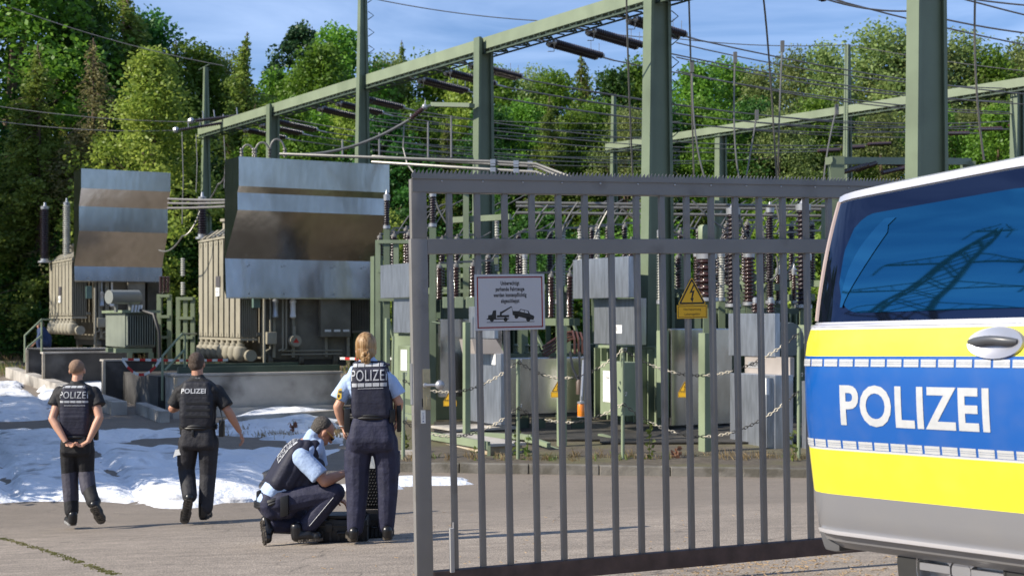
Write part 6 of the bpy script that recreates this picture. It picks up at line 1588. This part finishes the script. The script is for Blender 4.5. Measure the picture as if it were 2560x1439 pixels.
t_ = MB(); tstack(t_, [(J(193, 962, -.01), .085, .07, X1), (J(192, 972, -.01), .175, .085, X1), (J(192, 985, -.01), .215, .105, X1), (J(192, 1030, -.01), .185, .11, X1), (J(192, 1088, 0), .165, .105, X1)], 5)
for sh, el in (((149, 980), (135, 1012)), ((236, 980), (248, 1012))): sleeve(t_, [J(*sh, 0), J(*el, -.05)], [.068, .074])
t_.build('shirt', blk, T, remesh=VX, sm=3)
v_ = MB(); tstack(v_, [(J(192, 972, -.02), .155, .095, X1), (J(192, 990, -.02), .175, .115, X1), (J(192, 1040, -.02), .175, .12, X1), (J(192, 1078, -.01), .165, .115, X1)], 5)
vv = v_.build('vest', vestm, T, remesh=VX, sm=3)
vest_text(T, vv, J(193, 985, 0), .30, .072, 0, rows=((.085, .022, 5, .32), (-.072, .022, 5, .32), (-.112, .005, 1, .33)))
tr_ = MB(); tstack(tr_, [(J(192, 1082, 0), .155, .105, X1), (J(193, 1110, -.01), .175, .12, X1), (J(193, 1125, -.01), .175, .12, X1)], 5)
L1 = [J(174, 1125, 0), J(173, 1190, .05), J(178, 1245, .02), J(179, 1276, .0)]; L2 = [J(213, 1125, 0), J(216, 1190, .05), J(224, 1225, -.06), J(233, 1248, -.16)]
tr_.chain(L1, [.102, .082, .078, .075]); tr_.chain(L2, [.102, .082, .076, .072])
tt = tr_.build('trousers', blk, T, remesh=VX, sm=3)
k_ = MB(); k_.chain([J(174, 1180, .045), J(178, 1250, .02)], [.088, .082]); k2_ = k_.build('trouser_panel', greyt, T, remesh=VX, sm=2)
k_ = MB(); k_.chain([J(215, 1180, .045), J(221, 1222, -.05)], [.088, .081]); k_.build('trouser_panel', greyt, T, remesh=VX, sm=2)
for args in ((J(182, 1311, -.03), J(170, 1309, .22), (0, 0, 1)), (J(232, 1258, -.24), J(256, 1303, -.16), (.15, .96, .2))):
    a_ = MB(); so = MB(); shoe(a_, so, *args, 1.15, .11); sh_ = a_.build('shoe', boot, T, remesh=.007, sm=2); so.build('sole', mat('white_sole', (.25, .25, .25), .6) if args[2][2] == 1 else sole, sh_)
MB().tube([J(165, 1098, -.19)+V((.034*math.cos(a*math.tau/12), .034*math.sin(a*math.tau/12), .012*math.cos(a*math.tau/12))) for a in range(12)], .008, 6, closed=True).build('watch', black, T)
MB().cbox(J(233, 1100, .0), (.045, 0, 0), (0, .06, 0), .14).build('holster', webb, T, bevel=.01, smooth=True)
MB().tube([J(192, 1090, -.0)+V((.168*math.cos(a*math.tau/24), .118*math.sin(a*math.tau/24), 0)) for a in range(24)], .017, 6, closed=True).build('belt', webb, T, smooth=True)
# ---------------- officer walking in the middle, arm out to the right
g, J, s = frameof(500, 1298, 15.4)
T = thing('person', 'brown haired police officer in a black vest walking away, one arm swung out', 'person', g, 'police officers')
b = MB(); head(b, J(492, 911, .03), Matrix.Rotation(R(-6), 3, 'Z'), 1.02); b.cap(J(493, 925, 0), J(494, 955, -.01), .06, .068)
S_, E_, W_ = J(457, 984), J(432, 1022, .05), J(462, 1018, .30); b.chain([S_, E_], [.043, .045]); b.chain([E_, E_.lerp(W_, .3), W_], [.05, .05, .03]); hand(b, W_, (.3, 1, .1), 1, .8, (0, 0, -1))
S_, E_, W_ = J(538, 984), J(570, 1025, -.03), J(598, 1078, .06); b.chain([S_, E_], [.043, .046]); b.chain([E_, E_.lerp(W_, .35), W_], [.048, .048, .028]); hand(b, W_, (.32, .1, -.75), -1, .55, (-.75, -.3, -.3), 1.08)
tstack(b, [(J(495, 985, 0), .14, .08, X1), (J(495, 1085, 0), .15, .10, X1)], 5)
for hp, kn, an in (((474, 1095, 0), (468, 1180, .08), (474, 1225, -.10)), ((520, 1095, 0), (519, 1190, .03), (517, 1275, .0))): b.chain([J(*hp), J(*kn), J(*an)], [.075, .052, .035])
b.build('body', skint, T, remesh=.007, sm=2)
h_ = MB(); c = J(492, 911, .03); h_.ball(c+V((0, -.022, .040)), (.086, .098, .094), 18, 14); h_.ball(c+V((0, -.045, -.005)), (.078, .07, .075), 16, 12); h_.build('hair', hdark, T, remesh=.007, sm=1)
t_ = MB(); tstack(t_, [(J(494, 948, -.01), .085, .075, X1), (J(495, 958, -.01), .16, .085, X1), (J(496, 975, -.01), .235, .11, X1), (J(496, 1030, -.01), .19, .115, X1), (J(496, 1075, 0), .175, .11, X1)], 5)
sleeve(t_, [J(452, 978, 0), J(434, 1014, .03)], [.074, .078]); sleeve(t_, [J(543, 977, 0), J(567, 1016, -.025)], [.074, .080])
t_.build('shirt', blk, T, remesh=VX, sm=3)
v_ = MB(); tstack(v_, [(J(495, 962, -.03), .165, .10, X1), (J(495, 985, -.03), .195, .125, X1), (J(495, 1035, -.03), .20, .13, X1), (J(495, 1058, -.02), .19, .125, X1)], 5)
vv = v_.build('vest', mat('black_vest', (.007, .008, .015), .65, 0, .2, 12, bump=.4, bs=18), T, remesh=VX, sm=3)
vest_text(T, vv, J(491, 975, 0), .265, .052, 0, bold=.002)
m = MB()
for z in (-.09, -.16, -.23): m.cbox(J(495, 985, -.155)+V((-.13, -.004, z)), (.26, 0, 0), (0, .02, 0), .03)
m.build('vest_straps', webb, vv, bevel=.004)
m = MB(); put_text(m, text_mesh('POLIZEI', .012, .9), J(494, 940, -.14), (1, 0, 0), (0, 0, 1)); m.build('collar_text', reflt, T)
tr_ = MB(); tstack(tr_, [(J(496, 1058, 0), .175, .115, X1), (J(496, 1090, -.01), .19, .13, X1), (J(496, 1108, -.01), .20, .135, X1)], 5)
tr_.chain([J(472, 1105, 0), J(466, 1175, .09), J(470, 1205, .02), J(474, 1235, -.10)], [.115, .092, .088, .082]); tr_.chain([J(521, 1105, 0), J(520, 1185, .04), J(516, 1240, .01), J(514, 1268, 0)], [.115, .09, .084, .080])
tr_.build('trousers', mat('black_trousers', (.016, .0155, .020), .75, 0, .25, 12, bump=.9, bs=11), T, remesh=VX, sm=3)
for args in ((J(472, 1240, -.20), J(460, 1304, -.14), (-.12, .95, .25)), (J(508, 1297, -.02), J(522, 1295, .24), (0, 0, 1))):
    a_ = MB(); so = MB(); shoe(a_, so, *args, 1.2, .15); sh_ = a_.build('boot', boot, T, remesh=.007, sm=2); so.build('sole', sole, sh_)
m = MB()
for z in (0, .022): m.tube([J(496, 1068, 0)+V((.19*math.cos(a*math.tau/24), .135*math.sin(a*math.tau/24), z)) for a in range(24)], .022, 6, closed=True)
bl_ = m.build('belt', webb, T, smooth=True)
m = MB(); m.cbox(J(546, 1090, -.06), (.055, 0, 0), (0, .09, 0), .18); m.cbox(J(449, 1085, -.06), (.045, 0, 0), (0, .08, 0), .15); m.cbox(J(478, 1085, -.15), (.03, 0, 0), (0, .03, 0), .07); m.build('holster', webb, bl_, bevel=.012, smooth=True)
m = MB(); m.cbox(J(442, 1165, -.02), (.05, 0, 0), (0, .13, 0), .20); m.build('leg_pocket', MATS['black_trousers'], T, bevel=.015, smooth=True)
m = MB(); m.prism([J(438, 1122, -.05), J(452, 1120, -.05), J(453, 1134, -.05), J(443, 1136, -.05), J(432, 1142, -.05)], (0, .02, 0)); m.build('paper_tissue', white, T)
MB().tube([J(551, 1020, -.1), J(556, 1045, -.12), J(548, 1062, -.12)], .008, 5).build('strap', webb, T)
# ---------------- woman officer standing
g, J, s = frameof(930, 1352, 11.9)
T = thing('person', 'woman police officer with blond hair in a knot standing beside the gate post', 'person', g, 'police officers')
b = MB(); head(b, J(915, 878, .03), Matrix.Rotation(R(3), 3, 'Z'), .98); b.cap(J(917, 890, 0), J(920, 920, 0), .05, .056)
S_, E_, W_ = J(876, 956), J(845, 1015, -.02), J(858, 1068, .05); b.chain([S_, E_], [.038, .040]); b.chain([E_, E_.lerp(W_, .3), W_], [.041, .042, .026]); hand(b, W_, (.15, .35, -.9), 1, .5, (.9, 0, 0), .95)
S_, E_, W_ = J(970, 956), J(997, 1005, .0), J(992, 1050, .12); b.chain([S_, E_], [.038, .040]); b.chain([E_, E_.lerp(W_, .3), W_], [.04, .04, .026]); hand(b, W_, (-.1, .5, -.85), -1, .5, (-.9, 0, 0), .95)
tstack(b, [(J(925, 958, 0), .12, .07, X1), (J(928, 1030, 0), .13, .09, X1), (J(930, 1080, 0), .15, .10, X1)], 3)
for hp, kn, an in (((902, 1090, 0), (892, 1195, .03), (888, 1320, .0)), ((960, 1090, 0), (966, 1195, .03), (964, 1315, .04))): b.chain([J(*hp), J(*kn), J(*an)], [.08, .055, .035])
b.build('body', skin, T, remesh=.006, sm=2)
h_ = MB(); c = J(915, 872, .03); h_.ball(c+V((0, -.008, .034)), (.090, .106, .106), 20, 16); h_.ball(c+V((0, -.05, -.03)), (.078, .062, .088), 16, 12)
h_.cap(c+V((-.074, .0, .01)), c+V((-.076, -.02, -.125)), .018, .006); h_.cap(c+V((.074, .0, .01)), c+V((.066, -.03, -.09)), .018, .008)
hr = h_.build('hair', hblond, T, remesh=.006, sm=2)
m = MB(); kc = c+V((.012, -.118, -.062))
for i in range(7):
    a = i*math.tau/7; m.tube([kc+V((.026*math.cos(a+t*.9), -.012*math.sin(t*3.1), .03*math.sin(a+t*.9)-.004*t)) for t in [q/6*1.4 for q in range(7)]], [.010, .018, .021, .022, .02, .016, .009], 8)
m.tube([kc+V((0, .0, .0)), kc+V((.01, .01, -.05)), kc+V((.0, .03, -.10))], [.034, .03, .012], 10); m.tube([kc+V((-.02, .01, .01)), kc+V((-.028, .012, -.04)), kc+V((-.02, .03, -.085))], [.02, .018, .006], 8)
m.build('hair_knot', hblond, T, remesh=.005, sm=1)
t_ = MB(); tstack(t_, [(J(918, 900, -.0), .068, .062, X1), (J(920, 912, -.0), .08, .07, X1), (J(922, 925, 0), .165, .085, X1), (J(924, 945, 0), .20, .10, X1), (J(926, 1000, 0), .165, .10, X1), (J(928, 1040, 0), .155, .10, X1)], 5)
sleeve(t_, [J(872, 952, 0), J(858, 975, -.01), J(846, 997, -.02)], [.062, .066, .076]); sleeve(t_, [J(975, 952, 0), J(988, 972, 0), J(997, 988, .0)], [.062, .064, .068])
t_.build('shirt', shirt, T, remesh=.0075, sm=2)
v_ = MB(); tstack(v_, [(J(925, 915, -.0), .15, .095, X1), (J(925, 930, -.02), .165, .115, X1), (J(926, 950, -.02), .172, .122, X1), (J(929, 1000, -.02), .178, .125, X1), (J(931, 1030, -.015), .180, .122, X1)], 5)
vv = v_.build('vest', vestm, T, remesh=.0075, sm=3)
vest_text(T, vv, J(926, 936, 0), .295, .092, .0, rows=((.085, .028, 5, .30), (-.078, .030, 5, .31), (-.108, .004, 1, .31)), uz=(-.02, 0, 1), ux=(1, 0, .03))
m = MB(); m.cbox(J(880, 912, -.05), (.05, 0, -.03), (0, .09, 0), .018); m.cbox(J(958, 908, -.05), (.05, 0, -.015), (0, .09, 0), .018); m.build('shoulder_straps', vestm, T, bevel=.004)
# sleeve badge
m = MB(); o_ = J(846, 968, -.085); m.prism([o_+V((0, 0, 0)), o_+V((.030, -.012, .01)), o_+V((.028, -.014, -.075)), o_+V((.006, -.01, -.09)), o_+V((-.014, -.004, -.07))], (0, -.004, 0)); m.build('sleeve_badge', mat('badge_gold', (.55, .36, .03), .5), T)
m = MB(); m.prism([o_+V((.004, -.0075, -.012)), o_+V((.024, -.017, -.010)), o_+V((.022, -.018, -.03)), o_+V((.002, -.010, -.03))], (0, -.003, 0)); m.ball(o_+V((.006, -.012, -.058)), (.011, .004, .016)); m.build('badge_emblem', black, T)
tr_ = MB(); tstack(tr_, [(J(930, 1032, 0), .155, .105, X1), (J(930, 1065, -.01), .185, .13, X1), (J(930, 1095, -.015), .205, .14, X1), (J(930, 1110, -.01), .20, .13, X1)], 5)
tr_.chain([J(900, 1105, 0), J(893, 1160, .02), J(893, 1230, .02), J(890, 1290, .0), J(888, 1320, .0)], [.118, .110, .095, .078, .070]); tr_.chain([J(961, 1105, 0), J(968, 1160, .02), J(969, 1230, .02), J(967, 1290, .02), J(966, 1317, .04)], [.116, .104, .088, .074, .068])
tt = tr_.build('trousers', navy, T, remesh=.0075, sm=2)
m = MB(); m.cbox(J(860, 1180, -.02), (.025, -.03, 0), (.06, .12, 0), .19); m.cbox(J(992, 1185, .0), (.02, .0, 0), (0, .12, 0), .19); m.build('leg_pocket', navy, tt, bevel=.012, smooth=True)
for args in ((J(884, 1349, -.06), J(874, 1344, .16), (0, 0, 1)), (J(968, 1347, -.03), J(974, 1340, .20), (0, 0, 1))):
    a_ = MB(); so = MB(); shoe(a_, so, *args, .98, .08); sh_ = a_.build('shoe', boot, T, remesh=.006, sm=2); so.build('sole', sole, sh_)
m = MB()
for z in (0, .02): m.tube([J(930, 1042, 0)+V((.182*math.cos(a*math.tau/24), .128*math.sin(a*math.tau/24), z)) for a in range(24)], .016, 6, closed=True)
bl_ = m.build('belt', webb, T, smooth=True)
m = MB(); m.cbox(J(860, 1078, -.05), (.055, 0, 0), (0, .09, 0), .20); m.tube([J(866, 1022, -.03), J(868, 1050, -.03)], .02, 8); m.cbox(J(974, 1050, -.12), (.045, .01, 0), (-.005, .05, 0), .11); m.cbox(J(992, 1078, -.03), (.035, 0, 0), (0, .08, 0), .24); m.build('holster', webb, bl_, bevel=.012, smooth=True)
MB().tube([J(857, 1066, .05)+V((.03*math.cos(a*math.tau/12), .03*math.sin(a*math.tau/12), 0)) for a in range(12)], .006, 6, closed=True).build('watch', steel, T)
# ---------------- officer kneeling, turned to the right
g, J, s = frameof(745, 1353, 12.1)
T = thing('person', 'grey haired police officer in sunglasses kneeling over the open black case', 'person', g, 'police officers')
FW = V((.93, .37, 0)).normalized()      # facing direction
Rz = Matrix.Rotation(math.atan2(-FW.x, FW.y), 3, 'Z'); Rh = Rz @ Matrix.Rotation(R(-42), 3, 'X')
hc = J(806, 1085, .10)
b = MB(); head(b, hc, Rh, 1.02); b.cap(hc+Rh @ V((0, -.03, -.06)), J(772, 1112, .08), .058, .066)
SN = J(752, 1138, -.10); EN = J(812, 1196, -.13); WN = J(864, 1184, .06)
b.chain([SN, EN], [.05, .046]); b.chain([EN, EN.lerp(WN, .3), WN], [.05, .05, .03]); hand(b, WN, (.8, .5, -.1), 1, .6, (0, .2, -1), 1.05)
SF = J(790, 1130, .24); EF = J(806, 1215, .28); WF = J(835, 1252, .20); b.chain([SF, EF, WF], [.058, .044, .028]); hand(b, WF, (.9, 0, -.35), -1, .55, (0, .1, -1), 1.05)
b.chain([J(765, 1125, .08), J(725, 1180, .04), J(690, 1245, .02)], [.10, .11, .12])
HA = J(700, 1248, -.04); KA = J(838, 1228, -.06); AA = J(768, 1312, -.04); b.chain([HA, KA], [.085, .055]); b.chain([KA, AA], [.055, .04])
HB = J(692, 1252, .12); KB = J(778, 1322, .22); AB = J(668, 1310, .02); b.chain([HB, KB], [.085, .055]); b.chain([KB, AB], [.055, .04])
b.build('body', skint, T, remesh=.006, sm=2)
h_ = MB(); h_.ball(hc+Rh @ V((0, -.040, .044)), (.082, .088, .082), 18, 14, Rh); h_.ball(hc+Rh @ V((0, -.055, .0)), (.076, .06, .07), 14, 12, Rh); h_.build('hair', hgrey, T, remesh=.006, sm=1)
m = MB()
for q in (-1, 1): m.tube([hc+Rh @ V((.080*q, -.01, .022)), hc+Rh @ V((.078*q, .05, .024)), hc+Rh @ V((.062*q, .092, .020))], .006, 6)
gl_ = m.build('sunglasses', mat('glasses_frame_orange', (.55, .30, .06), .4), T)
m = MB()
for q in (-1, 1): m.ball(hc+Rh @ V((.036*q, .096, .014)), (.034, .010, .021), 12, 8, Rh)
m.build('lens', black, gl_, smooth=True)
ax = V((.60, -.80, 0))*-1
def sec_(px, py, dy, rx, ry, t=V((-.37, .93, 0))): return (J(px, py, dy), rx, ry, t)
t_ = MB(); tstack(t_, [sec_(782, 1108, .08, .10, .09), sec_(765, 1128, .07, .18, .125), sec_(730, 1175, .04, .17, .13), sec_(700, 1225, .03, .165, .14), sec_(680, 1250, .03, .16, .13)], 6)
sleeve(t_, [SN, J(785, 1168, -.125), J(800, 1184, -.135)], [.082, .082, .082]); sleeve(t_, [SF, SF.lerp(EF, .55)], [.076, .075])
t_.cap(hc+Rh @ V((0, -.045, -.075)), J(775, 1113, .08), .066, .082)
t_.build('shirt', shirt, T, remesh=.0075, sm=2)
v_ = MB(); tstack(v_, [sec_(762, 1116, .06, .155, .12), sec_(752, 1133, .06, .195, .145), sec_(735, 1165, .05, .205, .155), sec_(713, 1203, .04, .20, .155)], 6)
v_.cap(J(790, 1165, .0), J(765, 1212, .0), .08, .09)
vv = v_.build('vest', vestm, T, remesh=.0075, sm=3)
ux_ = V((.72, .52, .30)).normalized(); uz_ = V((-.42, .05, .9)); uz_ = (uz_-ux_*uz_.dot(ux_)).normalized(); dn = V((.36, .86, -.34)).normalized()
ux_ = (ux_-dn*ux_.dot(dn)).normalized(); uz_ = ux_.cross(dn)*1.0
if uz_.z < 0: uz_ = -uz_
vest_text(T, vv, J(718, 1122, .0), .25, .062, 0, dirn=dn, ux=ux_, uz=uz_, rows=((.055, .02, 5, .24), (-.055, .022, 5, .25)))
tr_ = MB(); tstack(tr_, [sec_(690, 1240, .03, .165, .14), sec_(688, 1258, .03, .18, .155), sec_(695, 1275, .03, .17, .14)], 5)
tr_.chain([HA+V((0, 0, -.01)), HA.lerp(KA, .5), KA], [.125, .105, .085]); tr_.chain([KA, KA.lerp(AA, .5), AA], [.085, .085, .08])
tr_.chain([HB, KB], [.12, .085]); tr_.chain([KB, AB+V((.05, 0, 0))], [.085, .08])
tr_.build('trousers', navy, T, remesh=.0075, sm=2)
MB().tube([KA.lerp(AA, t)+V((.02, -.088, 0)) for t in (0.1, .4, .7, .95)], .003, 4).build('trouser_piping', reflt, T)
for args in ((J(742, 1348, -.10), J(808, 1346, -.06), (0, 0, 1)), (J(652, 1300, -.03), J(660, 1355, -.12), (.9, .35, .1))):
    a_ = MB(); so = MB(); shoe(a_, so, *args, 1.15, .12); sh_ = a_.build('boot', boot, T, remesh=.006, sm=2); so.build('sole', sole, sh_)
m = MB()
tt_ = V((-.37, .93, 0)); ff = V((.93, .37, 0))
for z in (0, .022): m.tube([J(686, 1246, .03)+tt_*(.175*math.cos(a*math.tau/24))+ff*(.155*math.sin(a*math.tau/24))+V((0, 0, z-.06*math.sin(a*math.tau/24)*-1)) for a in range(24)], .02, 6, closed=True)
bl_ = m.build('belt', webb, T, smooth=True)
m = MB(); m.cbox(J(640, 1268, -.02), (.04, 0, .01), (0, .09, 0), .14); m.cbox(J(700, 1285, -.18), (.07, 0, .02), (0, .05, 0), .17); m.build('holster', webb, bl_, bevel=.012, smooth=True)
# ---------------- person in blue far back at the left base
g, J, s = frameof(106, 862, 37.2)
T = thing('person', 'distant person in blue overalls crouching at the handrail of the far left base', 'person', g)
b = MB(); head(b, J(101, 815, 0), Matrix.Rotation(R(60), 3, 'Z') @ Matrix.Rotation(R(-35), 3, 'X'), 1.05); b.chain([J(104, 822), J(112, 845), J(112, 858)], [.07, .13, .12]); b.chain([J(104, 830, -.1), J(96, 848, -.2), J(87, 856, -.2)], [.055, .045, .035]); hand(b, J(87, 856, -.2), (-.7, 0, -.7), 1, .4)
b.build('body', skint, T, remesh=.012, sm=1)
m = MB(); m.chain([J(105, 827), J(113, 846), J(113, 862)], [.13, .17, .16]); m.chain([J(103, 830, -.12), J(97, 845, -.2)], [.075, .065]); m.chain([J(114, 858, -.1), J(98, 850, -.25), J(100, 866, -.2)], [.11, .09, .08]); m.chain([J(116, 858, .1), J(106, 850, .1), J(110, 868, .1)], [.11, .09, .08])
m.build('overalls', mat('blue_overalls', (.012, .03, .09), .8, 0, .2, 10), T, remesh=.014, sm=2)
MB().ball(J(102, 811, -.0), (.10, .10, .09)).build('hair', hdark, T, smooth=True)
# ---------------- cases
def case(label, M_, w, d, h, lid=0, ridged=True):
    T = thing('equipment_case', label, 'case', M_)
    m = MB(); m.box(0, w, 0, .02, 0, h); m.box(0, w, d-.02, d, 0, h); m.box(0, .02, .0201, d-.0201, 0, h); m.box(w-.02, w, .0201, d-.0201, 0, h); m.box(.0201, w-.0201, .0201, d-.0201, 0, .02)
    m.build('shell', black, T, bevel=.006, smooth=True)
    m = MB()
    for i in range(6): x = w*(i+.5)/6; m.box(x-.012, x+.012, -.010, -.0002, .02, h*.55)
    m.box(-.012, w+.012, -.014, -.0002, h*.72, h*.80); m.box(-.010, -.0002, .02, d-.02, h*.72, h*.8)
    m.build('shell_ribs', black, T, bevel=.003)
    m = MB()
    for q in (.22, .78): m.box(w*q-.03, w*q+.03, -.026, -.0145, h*.5, h*.86)
    m.tube([(w*.40, -.014, h*.5), (w*.40, -.045, h*.48), (w*.60, -.045, h*.48), (w*.60, -.014, h*.5)], .009, 8); m.build('latch', black, T, bevel=.003, smooth=True)
    MB().box(.021, w-.021, .021, d-.021, h*.55, h*.62).build('foam_insert', mat('foam_black', (.02, .02, .022), .9, bump=.8, bs=50), T)
    if lid:
        t = .07; L_ = MB(); L_.box(-.01, w+.01, d+.005, d+t, h, h+lid); l_ = L_.build('lid', black, T, bevel=.01, smooth=True)
        m = MB(); st = .026; nx = int((w-.05)/st); nz = int((lid-.06)/st)
        for i in range(nx):
            for j in range(nz):
                x = .03+(i+.5)*(w-.06)/nx+(st*.25 if j % 2 else -st*.25); z = h+.03+(j+.5)*(lid-.06)/nz; m.lathe((x, d+.0045, z), (0, -1, 0), [(.012, 0), (.009, .010), (.002, .020)], 6)
        m.build('egg_crate_foam', mat('foam_black', (.02, .02, .022), .9), l_, smooth=True)
    return T
c0 = P(905, 1336, 12.5)
case('tall open black case with egg crate foam in its upright lid behind the woman officer', Matrix.Translation((c0.x, 12.5, gz(c0.x, 12.5)-.005)) @ Matrix.Rotation(R(6), 4, 'Z'), .21, .30, .22, .42)
c0 = P(795, 1342, 12.15)
Tc = case('low black ribbed case with latches in front of the kneeling officer', Matrix.Translation((c0.x, 12.15, gz(c0.x, 12.15)-.005)) @ Matrix.Rotation(R(3), 4, 'Z'), .42, .34, .20)
MB().box(.06, .36, .04, .3, .2005, .235).build('tray', black, Tc, bevel=.008, smooth=True)
pb = MB(); p0 = P(922, 1170, 12.75); pb.prism([p0, p0+V((.055, 0, .0)), p0+V((.05, .01, .13)), p0+V((.02, .012, .17)), p0+V((-.005, 0, .10))], (0, .012, 0))
tag(pb.build('plastic_bag', mat('clear_plastic', (.5, .52, .52), .2, 0, .1, 30)), 'small crumpled clear plastic bag standing in the open case', 'bag')
# ---------------------------------------------------------------- split parts whose pieces stand apart
EX = ('letter', 'text', 'rivet', 'stripe', 'block', 'leaves', 'crown', 'trunk', 'picture', 'border', 'glimpse', 'egg', 'spike', 'fins', 'mesh_panel', 'reflective', 'body', 'hair', 'emblem', 'plates', 'windows', 'lattice', 'mark', 'ribs', 'screw')
def split_parts():
    for o in [q for q in bpy.data.objects if q.type == 'MESH' and q.parent is not None and not q.children]:
        if any(e in o.name for e in EX) or len(o.data.vertices) > 9000: continue
        me = o.data; n = len(me.vertices); par = list(range(n))
        def find(a):
            while par[a] != a: par[a] = par[par[a]]; a = par[a]
            return a
        for e in me.edges:
            a, b = find(e.vertices[0]), find(e.vertices[1])
            if a != b: par[a] = b
        comp = {}
        for i in range(n): comp.setdefault(find(i), []).append(i)
        if len(comp) < 2 or len(comp) > 400: continue
        keys = list(comp); bb = []
        for k in keys:
            vs = [me.vertices[i].co for i in comp[k]]
            bb.append([min(v[a] for v in vs)-.012 for a in range(3)]+[max(v[a] for v in vs)+.012 for a in range(3)])
        g = list(range(len(keys)))
        def fg(a):
            while g[a] != a: a = g[a]
            return a
        for i in range(len(keys)):
            for j in range(i):
                if all(bb[i][a] <= bb[j][a+3] and bb[j][a] <= bb[i][a+3] for a in range(3)):
                    a, b = fg(i), fg(j)
                    if a != b: g[a] = b
        cl = {}
        for i, k in enumerate(keys): cl.setdefault(fg(i), []).extend(comp[k])
        if not 2 <= len(cl) <= 24: continue
        own = {}
        for c, vs in cl.items():
            for v in vs: own[v] = c
        base = o.name.split('.')[0]; first = True
        for c in cl:
            idx = {v: i for i, v in enumerate(cl[c])}; pf = [p for p in me.polygons if own[p.vertices[0]] == c]
            m2 = bpy.data.meshes.new(base); m2.from_pydata([me.vertices[v].co[:] for v in cl[c]], [], [[idx[v] for v in p.vertices] for p in pf])
            for q in me.materials: m2.materials.append(q)
            if pf and pf[0].use_smooth: m2.polygons.foreach_set('use_smooth', [True]*len(pf)); m2.set_sharp_from_angle(angle=R(40))
            if first: o.data = m2; first = False
            else:
                q = bpy.data.objects.new(base, m2); COL.objects.link(q); q.parent = o.parent; q.matrix_basis = o.matrix_basis.copy()
shared = {}
split_parts()
